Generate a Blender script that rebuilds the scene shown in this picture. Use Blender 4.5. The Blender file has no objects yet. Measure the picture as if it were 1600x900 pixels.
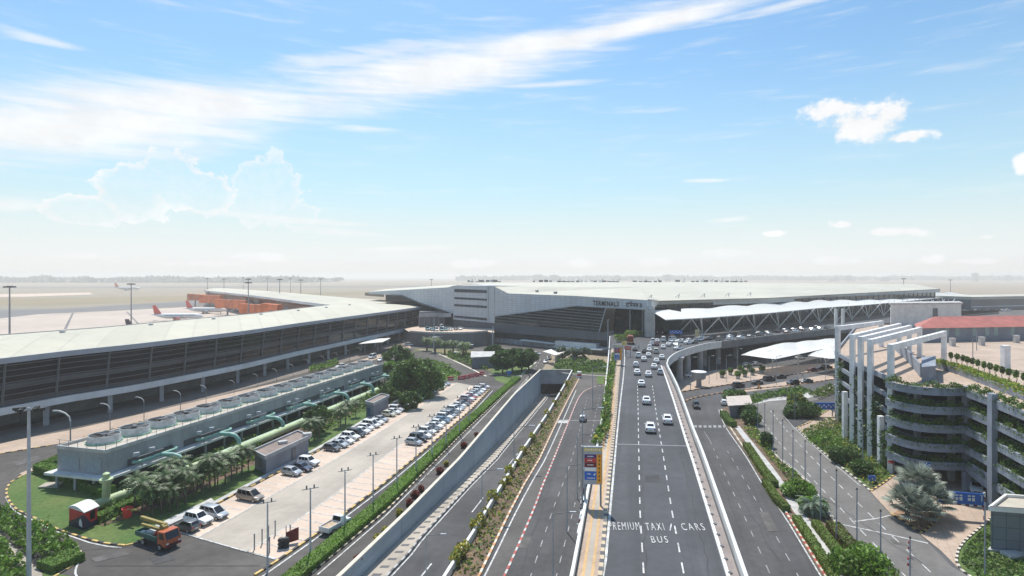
import bpy, bmesh, math, random
import numpy as np
from mathutils import Vector, Matrix
R = math.radians
random.seed(7); RNG = np.random.default_rng(7)
S = bpy.context.scene
COL = S.collection

# ------------------------------------------------------------------ camera, sky, sun
F = 900.0; CAMZ = 36.0; HY = 432.0; DECK = 9.5
cam = bpy.data.cameras.new("camera"); camo = bpy.data.objects.new("camera", cam); COL.objects.link(camo)
cam.sensor_width = 36; cam.lens = 36*F/1600; cam.shift_y = -18/1600
cam.clip_start = 0.5; cam.clip_end = 30000
camo.location = (0, 0, CAMZ); camo.rotation_euler = (R(90), 0, 0)
S.camera = camo
SUN_EL, SUN_AZ = 62, -14         # azimuth clockwise from +Y
w = bpy.data.worlds.new("World"); S.world = w; w.use_nodes = True
S.view_settings.view_transform = 'Standard'; S.view_settings.look = 'None'
S.view_settings.exposure = 0.42; S.view_settings.gamma = 1
S.cycles.volume_step_rate = 4; S.cycles.volume_max_steps = 64
S.cycles.max_bounces = 5; S.cycles.diffuse_bounces = 3; S.cycles.glossy_bounces = 3
S.cycles.transmission_bounces = 3; S.cycles.transparent_max_bounces = 6; S.cycles.volume_bounces = 1
S.cycles.sample_clamp_indirect = 6

sl = bpy.data.lights.new("sun", 'SUN'); sl.energy = 3.8; sl.angle = R(0.55); sl.color = (1, .955, .88)
so = bpy.data.objects.new("sun", sl); COL.objects.link(so)
sd = Vector((math.sin(R(SUN_AZ))*math.cos(R(SUN_EL)), math.cos(R(SUN_AZ))*math.cos(R(SUN_EL)), math.sin(R(SUN_EL))))
so.rotation_euler = sd.to_track_quat('Z', 'Y').to_euler(); so.location = (0, 0, 80)

def build_world():
    nt = w.node_tree; N = nt.nodes; L = nt.links; N.clear()
    def n(t, **k):
        o = N.new(t)
        for a, b in k.items(): setattr(o, a, b)
        return o
    def val(x, sock):
        if isinstance(x, (int, float)): sock.default_value = x
        else: L.new(x, sock)
    def m(op, a, b=0.0, c=None, clamp=False):
        o = n('ShaderNodeMath', operation=op, use_clamp=clamp)
        val(a, o.inputs[0]); val(b, o.inputs[1])
        if c is not None: val(c, o.inputs[2])
        return o.outputs[0]
    def mr(x, a, b, c=0.0, d=1.0, smooth=True):
        o = n('ShaderNodeMapRange', interpolation_type='SMOOTHSTEP' if smooth else 'LINEAR')
        val(x, o.inputs[0])
        for i, v in enumerate((a, b, c, d)): o.inputs[i+1].default_value = v
        return o.outputs[0]
    def mixc(f, a, b, mode='MIX'):
        o = n('ShaderNodeMix', data_type='RGBA', blend_type=mode); val(f, o.inputs[0])
        for v, s in ((a, o.inputs[6]), (b, o.inputs[7])):
            if isinstance(v, tuple): s.default_value = (*v, 1)
            else: L.new(v, s)
        return o.outputs[2]
    tc = n('ShaderNodeTexCoord'); sep = n('ShaderNodeSeparateXYZ'); L.new(tc.outputs['Generated'], sep.inputs[0])
    X, Y, Z = sep.outputs
    az = m('ARCTAN2', X, Y); el = m('ARCSINE', Z)
    def d(px, py):
        a = math.atan((px-800)/F); return a, math.atan((HY-py)/F*math.cos(a))
    uv = n('ShaderNodeCombineXYZ'); L.new(az, uv.inputs[0]); L.new(el, uv.inputs[1])
    def noise(scale, sx=1, sy=1, rot=0, det=6, rough=.6, off=0, dist=0.0):
        mp = n('ShaderNodeMapping'); L.new(uv.outputs[0], mp.inputs[0])
        mp.inputs['Rotation'].default_value = (0, 0, rot); mp.inputs['Scale'].default_value = (sx, sy, 1)
        mp.inputs['Location'].default_value = (off, off*.7, 0)
        o = n('ShaderNodeTexNoise'); L.new(mp.outputs[0], o.inputs[0])
        o.inputs['Scale'].default_value = scale; o.inputs['Detail'].default_value = det
        o.inputs['Roughness'].default_value = rough; o.inputs['Distortion'].default_value = dist
        return o.outputs[0]
    def blob(cx, cy, rx, ry, ang=0.0):
        a, e = d(cx, cy); a1, _ = d(cx+rx*.5, cy); a0, _ = d(cx-rx*.5, cy); ra = (a1-a0)
        re = ra*ry/rx; t = R(ang)
        da = m('SUBTRACT', az, a); de = m('SUBTRACT', el, e)
        u = m('ADD', m('MULTIPLY', da, math.cos(t)/ra), m('MULTIPLY', de, math.sin(t)/ra))
        v = m('ADD', m('MULTIPLY', da, -math.sin(t)/re), m('MULTIPLY', de, math.cos(t)/re))
        q = m('ADD', m('MULTIPLY', u, u), m('MULTIPLY', v, v))
        return m('SUBTRACT', 1.0, m('SQRT', q))
    def union(bl):
        o = bl[0]
        for b in bl[1:]: o = m('SMOOTH_MAX', o, b, .12)
        return o
    sky = n('ShaderNodeTexSky', sky_type='NISHITA', sun_disc=False)
    sky.sun_elevation = R(SUN_EL); sky.sun_rotation = R(SUN_AZ); sky.altitude = 200
    sky.air_density = 1.3; sky.dust_density = 1.2; sky.ozone_density = 2.0
    # scattering by thick low haze: sky goes from clear blue to milky white at the horizon
    col = mixc(1.0, sky.outputs[0], (.75, .99, 1.10), 'MULTIPLY')
    big = noise(2.2, 1, 2.5, det=3)
    hz = m('ADD', mr(el, .40, -.02, 0, 1), m('MULTIPLY', m('SUBTRACT', big, .5), .15))
    col = mixc(m('MULTIPLY', hz, .75, clamp=True), col, (5.2, 6.6, 7.0))
    hz2 = mr(el, .16, -.01, 0, 1)
    col = mixc(m('MULTIPLY', hz2, .95), col, (6.9, 6.9, 6.85))
    col = mixc(m('MULTIPLY', mr(el, .035, -.004, 0, 1), .8), col, (6.1, 5.9, 5.65))
    # cirrus
    ci = union([blob(40, 205, 330, 62, 8), blob(330, 160, 330, 36, 5), blob(700, 108, 240, 40, 9), blob(820, 76, 230, 24, 9), blob(200, 190, 280, 62, 6),
                blob(1000, 40, 260, 16, 6)])
    ci2 = union([blob(570, 201, 85, 8, 1), blob(440, 342, 230, 10, -3), blob(530, 362, 95, 12, -4), blob(20, 322, 110, 26, 0),
                 blob(1230, 8, 260, 12, 3), blob(1145, 343, 60, 8, 3), blob(1100, 282, 50, 5, -3), blob(650, 388, 120, 7, 1), blob(850, 132, 160, 8, 2),
                 blob(60, 60, 120, 16, -3), blob(560, 90, 230, 24, 12)])
    st = noise(5, 1.2, 11, rot=R(-9), det=8, rough=.62, off=1.3, dist=.35)
    st2 = noise(9, .9, 9, rot=R(-7), det=8, rough=.6, off=3.3, dist=.2)
    stn = m('ADD', m('MULTIPLY', st, .7), m('MULTIPLY', st2, .3))
    c1 = mr(m('ADD', ci, m('MULTIPLY', m('SUBTRACT', stn, .5), 2.2)), -.40, .85, 0, .95)
    c2 = mr(m('ADD', ci2, m('MULTIPLY', m('SUBTRACT', stn, .5), 2.4)), .1, .9, 0, .62)
    # thin veils everywhere
    veil = m('MULTIPLY', mr(stn, .5, .72, 0, .35), mr(el, .02, .3, .5, 1))
    # cumulus
    fn = noise(16, 1, 1.25, det=9, rough=.62, off=5)
    fn2 = noise(48, 1, 1.2, det=6, rough=.6, off=9)
    fn3 = noise(85, 1, 1.1, det=5, rough=.65, off=2)
    fnn = m('ADD', m('MULTIPLY', m('SUBTRACT', fn, .5), 1.9), m('MULTIPLY', m('SUBTRACT', fn2, .5), .9))
    cu = union([blob(1300, 172, 52, 22, 0), blob(1350, 195, 85, 34, -8), blob(1385, 180, 52, 32, 0), blob(1420, 212, 45, 14, 0),
                blob(1395, 363, 75, 12, -1), blob(1315, 351, 22, 8), blob(1452, 405, 32, 12), blob(1600, 255, 18, 22), blob(1210, 365, 20, 5)])
    c3 = mr(m('ADD', cu, m('MULTIPLY', fnn, 1.3)), -.02, .55, 0, .97)
    lo = union([blob(1020, 409, 40, 9), blob(1130, 396, 45, 11), blob(910, 412, 26, 9), blob(1300, 408, 50, 10), blob(1520, 408, 45, 7),
                blob(400, 402, 60, 10), blob(120, 400, 60, 9), blob(740, 412, 40, 8), blob(1540, 370, 14, 5), blob(330, 412, 90, 7)])
    c4 = mr(m('ADD', lo, m('MULTIPLY', fnn, .8)), .0, .5, 0, .55)
    rim = union([blob(130, 330, 75, 30), blob(205, 300, 62, 55), blob(265, 275, 62, 55), blob(320, 300, 48, 42)])
    rim2 = union([blob(395, 300, 38, 60), blob(430, 300, 44, 62), blob(470, 340, 30, 26)])
    def rimmask(r, k):
        q = m('ADD', r, m('ADD', m('MULTIPLY', fnn, .75), m('MULTIPLY', m('SUBTRACT', fn3, .5), .5)))
        return m('MAXIMUM', m('MULTIPLY', m('MULTIPLY', mr(q, -.03, .08), mr(q, .45, .08)), k), m('MULTIPLY', mr(q, .0, .45), m('MULTIPLY', fn, .5)))
    c5 = m('MULTIPLY', m('MAXIMUM', rimmask(rim, .85), rimmask(rim2, .6)), mr(fn3, .3, .6, .35, 1))
    tot = m('MAXIMUM', m('MAXIMUM', m('MAXIMUM', c1, c2), m('MAXIMUM', c3, c4)), m('MAXIMUM', m('MULTIPLY', c5, mr(el, .02, .09)), veil))
    shade = mr(fn, .3, .7, .9, 1.0)
    cc = n('ShaderNodeCombineColor'); 
    for i, v in enumerate((7.7, 7.75, 7.8)): L.new(m('MULTIPLY', shade, v), cc.inputs[i])
    col = mixc(tot, col, cc.outputs[0])
    bg = n('ShaderNodeBackground'); L.new(col, bg.inputs[0]); bg.inputs[1].default_value = .1
    out = n('ShaderNodeOutputWorld'); L.new(bg.outputs[0], out.inputs[0])
build_world()

# ------------------------------------------------------------------ helpers
def P(x, y, z=0.0):
    """point at height z seen at photo pixel (x, y)"""
    D = F*(CAMZ-z)/(y-HY); return Vector(((x-800)*D/F, D, z))
def PP(l, z=0.0): return [P(x, y, z) for x, y in l]
def XD(x, D, z=0.0): return Vector(((x-800)*D/F, D, z))
def tag(o, label=None, cat=None, group=None, kind=None):
    if label: o['label'] = label
    if cat: o['category'] = cat
    if group: o['group'] = group
    if kind: o['kind'] = kind
    return o
def empty(name, loc, rz=0.0, label=None, cat=None, group=None, kind=None):
    o = bpy.data.objects.new(name, None); COL.objects.link(o); o.location = loc; o.rotation_euler = (0, 0, rz)
    o.empty_display_size = .3
    return tag(o, label, cat, group, kind)
class MB:
    def __init__(s): s.v = []; s.f = []; s.m = []; s.mi = 0; s.T = None
    def add(s, vs, fs):
        b = len(s.v)
        for p in vs:
            p = Vector(p)
            if s.T is not None: p = s.T @ p
            s.v.append(tuple(p))
        for f in fs: s.f.append(tuple(b+i for i in f)); s.m.append(s.mi)
        return s
    def box(s, c, d, rz=0.0):
        x, y, z = d[0]/2, d[1]/2, d[2]/2; ca, sa = math.cos(rz), math.sin(rz)
        vs = []
        for k in (-z, z):
            for i, j in ((-x, -y), (x, -y), (x, y), (-x, y)): vs.append((c[0]+i*ca-j*sa, c[1]+i*sa+j*ca, c[2]+k))
        return s.add(vs, [(0, 3, 2, 1), (4, 5, 6, 7), (0, 1, 5, 4), (1, 2, 6, 5), (2, 3, 7, 6), (3, 0, 4, 7)])
    def bar(s, a, b, w, h=None, up=(0, 0, 1)):
        a, b = Vector(a), Vector(b); h = h or w; d = (b-a).normalized(); up = Vector(up)
        if abs(d.dot(up)) > .98: up = Vector((1, 0, 0))
        sx = d.cross(up).normalized()*w/2; u = sx.cross(d).normalized()*h/2
        vs = [a-sx-u, a+sx-u, a+sx+u, a-sx+u, b-sx-u, b+sx-u, b+sx+u, b-sx+u]
        return s.add(vs, [(0, 3, 2, 1), (4, 5, 6, 7), (0, 1, 5, 4), (1, 2, 6, 5), (2, 3, 7, 6), (3, 0, 4, 7)])
    def tube(s, pts, rad, n=8, cap=True):
        pts = [Vector(p) for p in pts]; k = len(pts); rs = rad if isinstance(rad, (list, tuple)) else [rad]*k
        vs = []; fs = []; ref = None
        for i, p in enumerate(pts):
            d = (pts[min(i+1, k-1)]-pts[max(i-1, 0)]).normalized()
            if ref is None: ref = Vector((0, 0, 1)) if abs(d.z) < .9 else Vector((1, 0, 0))
            sx = d.cross(ref).normalized(); u = sx.cross(d).normalized(); ref = u
            for j in range(n):
                a = 2*math.pi*j/n; vs.append(p+(sx*math.cos(a)+u*math.sin(a))*rs[i])
        for i in range(k-1):
            for j in range(n):
                fs.append((i*n+j, i*n+(j+1) % n, (i+1)*n+(j+1) % n, (i+1)*n+j))
        if cap: fs.append(tuple(range(n))[::-1]); fs.append(tuple((k-1)*n+j for j in range(n)))
        return s.add(vs, fs)
    def lathe(s, c, prof, n=16, cap=True):
        vs = []; fs = []
        for r, z in prof:
            for j in range(n):
                a = 2*math.pi*j/n; vs.append((c[0]+r*math.cos(a), c[1]+r*math.sin(a), c[2]+z))
        for i in range(len(prof)-1):
            for j in range(n): fs.append((i*n+j, i*n+(j+1) % n, (i+1)*n+(j+1) % n, (i+1)*n+j))
        if cap: fs.append(tuple(range(n))[::-1]); fs.append(tuple((len(prof)-1)*n+j for j in range(n)))
        return s.add(vs, fs)
    def prism(s, pts, z0, z1):
        """vertical prism over an outline of (x, y); z0/z1 numbers or lists"""
        n = len(pts); a = z0 if isinstance(z0, (list, tuple)) else [z0]*n; b = z1 if isinstance(z1, (list, tuple)) else [z1]*n
        area = sum(pts[i][0]*pts[(i+1) % n][1]-pts[(i+1) % n][0]*pts[i][1] for i in range(n))
        if area < 0: pts = pts[::-1]; a = a[::-1]; b = b[::-1]
        vs = [(p[0], p[1], a[i]) for i, p in enumerate(pts)]+[(p[0], p[1], b[i]) for i, p in enumerate(pts)]
        fs = [tuple(range(n))[::-1], tuple(range(n, 2*n))]+[(i, (i+1) % n, n+(i+1) % n, n+i) for i in range(n)]
        return s.add(vs, fs)
    def quad(s, a, b, c, d): return s.add([a, b, c, d], [(0, 1, 2, 3)])
    def build(s, name, mat, parent=None, smooth=False, loc=None):
        me = bpy.data.meshes.new(name); me.from_pydata(s.v, [], s.f)
        mats = mat if isinstance(mat, (list, tuple)) else [mat]
        for q in mats: me.materials.append(q)
        if len(mats) > 1: me.polygons.foreach_set('material_index', s.m)
        if smooth: me.polygons.foreach_set('use_smooth', [True]*len(me.polygons))
        me.update()
        o = bpy.data.objects.new(name, me); COL.objects.link(o)
        if parent: o.parent = parent
        if loc: o.location = loc
        if smooth:
            try: me.set_sharp_from_angle(angle=R(40))
            except Exception: pass
        return o
def offset(pts, d):
    """offset an open polyline sideways (left of travel positive)"""
    out = []; n = len(pts); pts = [Vector(p) for p in pts]
    for i in range(n):
        t = Vector((0, 0)); 
        a = (pts[i]-pts[i-1]).to_2d().normalized() if i else None
        b = (pts[i+1]-pts[i]).to_2d().normalized() if i < n-1 else None
        if a is None: a = b
        if b is None: b = a
        t = (a+b).normalized(); k = 1/max(.5, t.dot(a))
        out.append(Vector((pts[i].x-t.y*d*k, pts[i].y+t.x*d*k, pts[i].z)))
    return out
def strip(mb, pts, w, z0, z1, rel=True):
    """wall / kerb body of width w centred on a polyline"""
    l = offset(pts, w/2); r = offset(pts, -w/2); n = len(pts); vs = []; fs = []
    for i in range(n):
        zb = pts[i].z if rel else 0
        vs += [(r[i].x, r[i].y, zb+z0), (l[i].x, l[i].y, zb+z0), (l[i].x, l[i].y, zb+z1), (r[i].x, r[i].y, zb+z1)]
    for i in range(n-1):
        a = i*4; b = a+4
        for j in range(4): fs.append((a+j, a+(j+1) % 4, b+(j+1) % 4, b+j))
    fs += [(3, 2, 1, 0), (n*4-4, n*4-3, n*4-2, n*4-1)]
    mb.add(vs, fs)
def resample(pts, step, n=None):
    pts = [Vector(p) for p in pts]; L = [0]
    for i in range(1, len(pts)): L.append(L[-1]+(pts[i]-pts[i-1]).length)
    T = L[-1]; n = n or max(1, round(T/step)); out = []
    for k in range(n+1):
        d = T*k/n; i = 1
        while i < len(L)-1 and L[i] < d: i += 1
        t = (d-L[i-1])/max(1e-6, L[i]-L[i-1]); out.append(pts[i-1].lerp(pts[i], min(1, t)))
    return out
def smooth_line(pts, step=4.0):
    """Catmull-Rom through the points"""
    pts = [Vector(p) for p in pts]; out = []
    q = [pts[0]*2-pts[1]]+pts+[pts[-1]*2-pts[-2]]
    for i in range(1, len(q)-2):
        n = max(1, int((q[i+1]-q[i]).length/step))
        for k in range(n):
            t = k/n; a, b, c, d = q[i-1], q[i], q[i+1], q[i+2]
            out.append(.5*((2*b)+(c-a)*t+(2*a-5*b+4*c-d)*t*t+(3*b-3*c+d-a)*t**3))
    return out+[pts[-1]]

# ------------------------------------------------------------------ materials
MATS = {}
def mat(name, col, rough=.8, var=.12, scale=.3, col2=None, metal=0.0, bump=0.0, bscale=8, spec=.5, local=False, streak=None, fine=0.0, island=0.0, brick=None, trans=0.0, coat=0.0):
    if name in MATS: return MATS[name]
    m = bpy.data.materials.new(name); m.use_nodes = True; nt = m.node_tree; N = nt.nodes; L = nt.links
    b = N['Principled BSDF']; b.inputs['Roughness'].default_value = rough; b.inputs['Metallic'].default_value = metal
    b.inputs['Specular IOR Level'].default_value = spec
    if coat: b.inputs['Coat Weight'].default_value = coat; b.inputs['Coat Roughness'].default_value = .05
    if local: tc = N.new('ShaderNodeTexCoord'); pos = tc.outputs['Object']
    else: g = N.new('ShaderNodeNewGeometry'); pos = g.outputs['Position']
    def noise(sc, det=5, map=None):
        o = N.new('ShaderNodeTexNoise'); o.inputs['Scale'].default_value = sc; o.inputs['Detail'].default_value = det; o.inputs['Roughness'].default_value = .6
        if map:
            mp = N.new('ShaderNodeMapping'); mp.inputs['Scale'].default_value = map[:3]
            if len(map) > 3: mp.vector_type = 'TEXTURE'; mp.inputs['Scale'].default_value = [1/q for q in map[:3]]; mp.inputs['Rotation'].default_value = (0, 0, map[3])
            L.new(pos, mp.inputs[0]); L.new(mp.outputs[0], o.inputs[0])
        else: L.new(pos, o.inputs[0])
        return o.outputs[0]
    def mix(f, a, bb, mode='MIX'):
        o = N.new('ShaderNodeMix'); o.data_type = 'RGBA'; o.blend_type = mode
        if isinstance(f, float): o.inputs[0].default_value = f
        else: L.new(f, o.inputs[0])
        for v, s in ((a, o.inputs[6]), (bb, o.inputs[7])):
            if isinstance(v, tuple): s.default_value = (*v, 1)
            else: L.new(v, s)
        return o.outputs[2]
    def rng(x, a, bb, c=0., d=1.):
        o = N.new('ShaderNodeMapRange'); L.new(x, o.inputs[0])
        for i, v in enumerate((a, bb, c, d)): o.inputs[i+1].default_value = v
        return o.outputs[0]
    col = tuple(col); c2 = tuple(col2) if col2 else tuple(c*(1-2.2*var) for c in col)
    c1 = col if col2 else tuple(min(1, c*(1+var)) for c in col)
    base = mix(rng(noise(scale), .35, .65), c2, c1)
    if fine: 
        f = rng(noise(scale*14, 4), .3, .7, 1-fine, 1+fine); o = N.new('ShaderNodeCombineColor')
        for i in range(3): L.new(f, o.inputs[i])
        base = mix(1.0, base, o.outputs[0], 'MULTIPLY')
    if streak:  # (sx, sy, sz, rot, darkness)
        f = rng(noise(1.0, 4, streak[:4]), .45, .7, 0, streak[4]); base = mix(f, base, tuple(c*.45 for c in col))
    if brick:   # (w, h, mortar colour, rotation, mortar)
        mp = N.new('ShaderNodeMapping'); L.new(pos, mp.inputs[0]); mp.inputs['Rotation'].default_value = brick[3]
        t = N.new('ShaderNodeTexBrick'); L.new(mp.outputs[0], t.inputs[0]); t.inputs['Scale'].default_value = 1
        t.inputs['Brick Width'].default_value = brick[0]; t.inputs['Row Height'].default_value = brick[1]; t.inputs['Mortar Size'].default_value = brick[4]
        t.offset = 0; t.inputs['Color1'].default_value = (1, 1, 1, 1); t.inputs['Color2'].default_value = (.9, .9, .9, 1); t.inputs['Mortar'].default_value = (*brick[2], 1)
        base = mix(1.0, base, t.outputs[0], 'MULTIPLY')
    if island:
        g2 = N.new('ShaderNodeNewGeometry'); f = rng(g2.outputs['Random Per Island'], 0, 1, 1-island, 1+island)
        o = N.new('ShaderNodeCombineColor')
        for i in range(3): L.new(f, o.inputs[i])
        base = mix(1.0, base, o.outputs[0], 'MULTIPLY')
    L.new(base, b.inputs['Base Color'])
    if bump:
        bn = N.new('ShaderNodeBump'); bn.inputs['Strength'].default_value = bump; bn.inputs['Distance'].default_value = .05
        L.new(noise(bscale, 4), bn.inputs['Height']); L.new(bn.outputs[0], b.inputs['Normal'])
    if trans:
        tr = N.new('ShaderNodeBsdfTranslucent'); L.new(base, tr.inputs[0]); ms = N.new('ShaderNodeMixShader'); ms.inputs[0].default_value = trans
        L.new(b.outputs[0], ms.inputs[1]); L.new(tr.outputs[0], ms.inputs[2]); L.new(ms.outputs[0], N['Material Output'].inputs[0])
    MATS[name] = m; return m
asph = mat('asphalt', (.082, .080, .082), .9, .16, .06, fine=.14, bump=.3, bscale=20, streak=(.55, .014, 1, R(-14), .45))
asph_deck = mat('asphalt_blue', (.070, .072, .080), .85, .14, .06, fine=.12, streak=(.50, .012, 1, R(-12), .5))
asph_side = mat('asphalt_pale', (.165, .155, .145), .95, .10, .10, fine=.10, bump=.3, bscale=20, streak=(.5, .04, 1, R(-30), .25))
asph_old = mat('asphalt_worn', (.115, .105, .098), .95, .12, .10, fine=.10, bump=.3, bscale=20, streak=(.5, .04, 1, R(-30), .2))
asph_left = mat('asphalt_brown', (.098, .088, .080), .95, .22, .05, fine=.14, streak=(.06, .35, 1, R(20), .4))
peach = mat('peach_paving', (.47, .36, .28), .9, .07, .12, fine=.07, brick=(1.2, 1.2, (.8, .78, .76), (0, 0, R(30)), .05))
conc_lot = mat('concrete_lot', (.44, .385, .32), .9, .10, .06, fine=.06, streak=(.35, .03, 1, R(-14), .28))
conc_stall = mat('concrete_stall', (.60, .47, .37), .9, .06, .10, fine=.05, streak=(.12, .8, 1, R(-25), .22))
conc = mat('concrete', (.38, .39, .40), .85, .10, .4, fine=.06, streak=(1.5, 1.5, .15, 0, .25))
conc_lt = mat('concrete_light', (.50, .49, .47), .85, .10, .5, fine=.05, streak=(1.5, 1.5, .2, 0, .2))
conc_dk = mat('concrete_dark', (.13, .13, .135), .85, .12, .3)
cream = mat('coping_cream', (.62, .57, .47), .8, .08, .8)
bluewall = mat('wall_blue_grey', (.36, .43, .48), .75, .05, .12, streak=(1.2, 1.2, .12, 0, .14), brick=(4, 20, (.75, .75, .75), (R(90), 0, 0), .06))
white = mat('white_paint', (.78, .78, .76), .55, .05, .5)
offw = mat('offwhite', (.66, .66, .63), .6, .06, .4, streak=(1, 1, .2, 0, .15))
memb = mat('white_membrane', (.86, .85, .80), .6, .03, .2, trans=.25)
mark = mat('road_paint', (.56, .56, .54), .7, .22, 1.5, fine=.2)
mark_f = mat('faded_road_paint', (.33, .33, .33), .8, .25, 1.2, fine=.3)
mark_y = mat('yellow_paint', (.62, .42, .14), .7, .15, 2)
mark_r = mat('red_paint', (.45, .09, .07), .7, .15, 2)
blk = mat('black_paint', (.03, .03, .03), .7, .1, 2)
roofm = mat('roof_sheet', (.50, .47, .365), .6, .05, .02, fine=.03, brick=(7, 400, (.86, .86, .86), (0, 0, R(-27)), .3), streak=(.04, .6, 1, R(-27), .16))
roofm2 = mat('roof_sheet_main', (.52, .49, .40), .6, .05, .015, fine=.03, brick=(11, 26, (.88, .88, .87), (0, 0, R(35)), .45), streak=(.03, .25, 1, R(35), .14))
clad = mat('white_cladding', (.60, .62, .64), .45, .05, .05, brick=(2.4, 1.2, (.72, .73, .74), (R(90), 0, 0), .12))
band_g = mat('grey_band', (.62, .64, .65), .5, .06, .1, streak=(1, 1, .3, 0, .15))
clad_dk = mat('grey_cladding', (.13, .13, .145), .5, .08, .1, brick=(3, 1.5, (.7, .7, .7), (R(90), 0, 0), .1))
glass = mat('dark_glass', (.014, .022, .028), .08, .3, .06, spec=.6, streak=(.1, .1, .6, 0, .4))
glass2 = mat('dark_glass_purple', (.012, .011, .014), .14, .3, .05, spec=.25)
carglass = mat('car_glass', (.012, .015, .018), .06, 0, 1, spec=.6)
metal_d = mat('dark_metal', (.13, .14, .15), .5, .08, 1)
metal_g = mat('grey_steel', (.24, .26, .28), .45, .08, 1)
metal_l = mat('light_steel', (.42, .45, .48), .4, .08, 1)
rubber = mat('rubber', (.02, .02, .02), .8, 0, 1)
rimm = mat('alloy', (.5, .5, .5), .35, 0, 1, metal=.6)
lamp_r = mat('red_lens', (.35, .02, .02), .3, 0, 1); lamp_w = mat('clear_lens', (.7, .7, .68), .2, 0, 1)
orange = mat('orange_panel', (.72, .17, .04), .6, .14, .15)
red = mat('red_sheet', (.55, .03, .03), .5, .08, 1); maroon = mat('maroon', (.16, .015, .02), .6, .1, 1)
navy = mat('navy', (.015, .025, .07), .5, .1, 1)
blue = mat('sign_blue', (.02, .13, .50), .5, .05, 1); purple = mat('sign_purple', (.09, .03, .16), .5, .05, 1)
yellow = mat('yellow', (.66, .52, .14), .5, .08, 1); sorange = mat('sign_orange', (.85, .35, .02), .5, .04, 1)
redroof = mat('red_roof', (.46, .15, .12), .7, .10, .3, fine=.06, brick=(.6, 30, (.8, .8, .8), (0, 0, 0), .08))
bgwall = mat('blue_grey_wall', (.20, .22, .26), .7, .08, .3)
teal = mat('teal_pipe', (.25, .45, .38), .5, .12, .5, fine=.08); greenp = mat('pale_green_pipe', (.42, .50, .27), .55, .08, .3, fine=.06)
grass = mat('lawn', (.06, .125, .022), .95, .2, .12, col2=(.115, .155, .04), fine=.30, bump=.8, bscale=14)
grass_dry = mat('dry_grass', (.10, .13, .04), .95, .2, .06, col2=(.20, .16, .08), fine=.2)
soil = mat('soil', (.17, .115, .075), .95, .2, .5, fine=.2, bump=.6)
leaf_h = mat('leaf_hedge', (.14, .26, .035), .65, .2, .6, island=.45, trans=.3)
leaf_hd = mat('leaf_hedge_olive', (.16, .20, .03), .7, .2, .5, island=.4, trans=.25)
leaf_d = mat('leaf_dark', (.080, .150, .032), .6, .25, .5, island=.5, trans=.25)
leaf_m = mat('leaf_mid', (.13, .215, .045), .6, .25, .4, island=.5, trans=.3)
leaf_b = mat('leaf_bright', (.18, .32, .04), .6, .2, .4, island=.45, trans=.35)
leaf_y = mat('leaf_yellow', (.46, .40, .06), .6, .2, .8, island=.5, trans=.3)
leaf_s = mat('leaf_silver', (.28, .32, .26), .55, .15, .8, island=.4, trans=.15)
leaf_r = mat('leaf_red', (.24, .06, .04), .6, .2, .8, island=.5, trans=.3)
leaf_f = mat('leaf_feather', (.13, .20, .06), .6, .2, .3, island=.5, trans=.3)
bark = mat('bark', (.13, .10, .075), .9, .2, 2); woody = mat('hedge_core', (.10, .17, .03), .95, .25, 3, fine=.4, bump=1.0, bscale=9)
louvre = mat('louvre', (.05, .055, .065), .5, .1, .1)
dust = mat('airfield_ground', (.30, .22, .15), .95, .15, .003, col2=(.24, .22, .16), fine=.12)
apron = mat('apron_concrete', (.52, .43, .36), .9, .06, .01, fine=.05, brick=(7.5, 7.5, (.93, .93, .93), (0, 0, R(20)), .12))
taxi = mat('taxiway', (.16, .155, .15), .9, .10, .01)
airgrass = mat('airfield_grass', (.30, .21, .12), .95, .1, .004, col2=(.20, .18, .10))
treeline = mat('hazed_foliage', (.30, .285, .24), .9, .2, .02, island=.3)  # pale because distance haze is mixed into the leaf colour
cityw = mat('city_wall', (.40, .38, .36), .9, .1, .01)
skin = mat('skin', (.30, .17, .11), .6, 0, 1); hairm = mat('hair', (.01, .01, .01), .6, 0, 1)
shirt = mat('shirt', (.6, .6, .6), .8, .05, 1); trous = mat('trousers', (.03, .035, .05), .8, .05, 1)
def sheet(name, pts, m, kind='structure'):
    mb = MB(); mb.add(pts, [tuple(range(len(pts)))])
    n = Vector((0, 0, 0))
    for i in range(len(pts)):
        a, b = pts[i], pts[(i+1) % len(pts)]; n.z += a[0]*b[1]-b[0]*a[1]
    if n.z < 0: mb.f[0] = mb.f[0][::-1]
    o = mb.build(name, m); o['kind'] = kind; return o
def ribbon(mb, A, B, dz=0.0):
    n = max(len(A), len(B), 2)*2; A = resample(A, 1, n); B = resample(B, 1, n)
    for i in range(n):
        q = [Vector((p.x, p.y, p.z+dz)) for p in (A[i], B[i], B[i+1], A[i+1])]
        if (q[1]-q[0]).cross(q[2]-q[0]).z < 0: q = q[::-1]
        mb.quad(*q)
def line_sheet(name, pts, w, m, dz=.02, kind='structure', dash=None, mb=None):
    own = mb is None; mb = mb or MB()
    if dash:
        L, G = dash; fine = resample(pts, .5); i = 0; nl = max(1, int(L/.5)); ng = max(1, int(G/.5))
        while i+nl < len(fine):
            seg = [fine[i], fine[i+nl]]; ribbon(mb, offset(seg, w/2), offset(seg, -w/2), dz); i += nl+ng
    else: ribbon(mb, offset(pts, w/2), offset(pts, -w/2), dz)
    if own: o = mb.build(name, m); o['kind'] = kind; return o
def kerb(pts, m1=mark_y, m2=blk, w=.3, h=.16, step=.9, name='kerb'):
    q = resample(pts, step); mb = MB()
    for i in range(len(q)-1):
        mb.mi = i % 2; d = (q[i+1]-q[i]); strip(mb, [q[i], q[i+1]], w, -.02, h)
    o = mb.build(name, [m1, m2]); o['kind'] = 'structure'; return o
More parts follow.
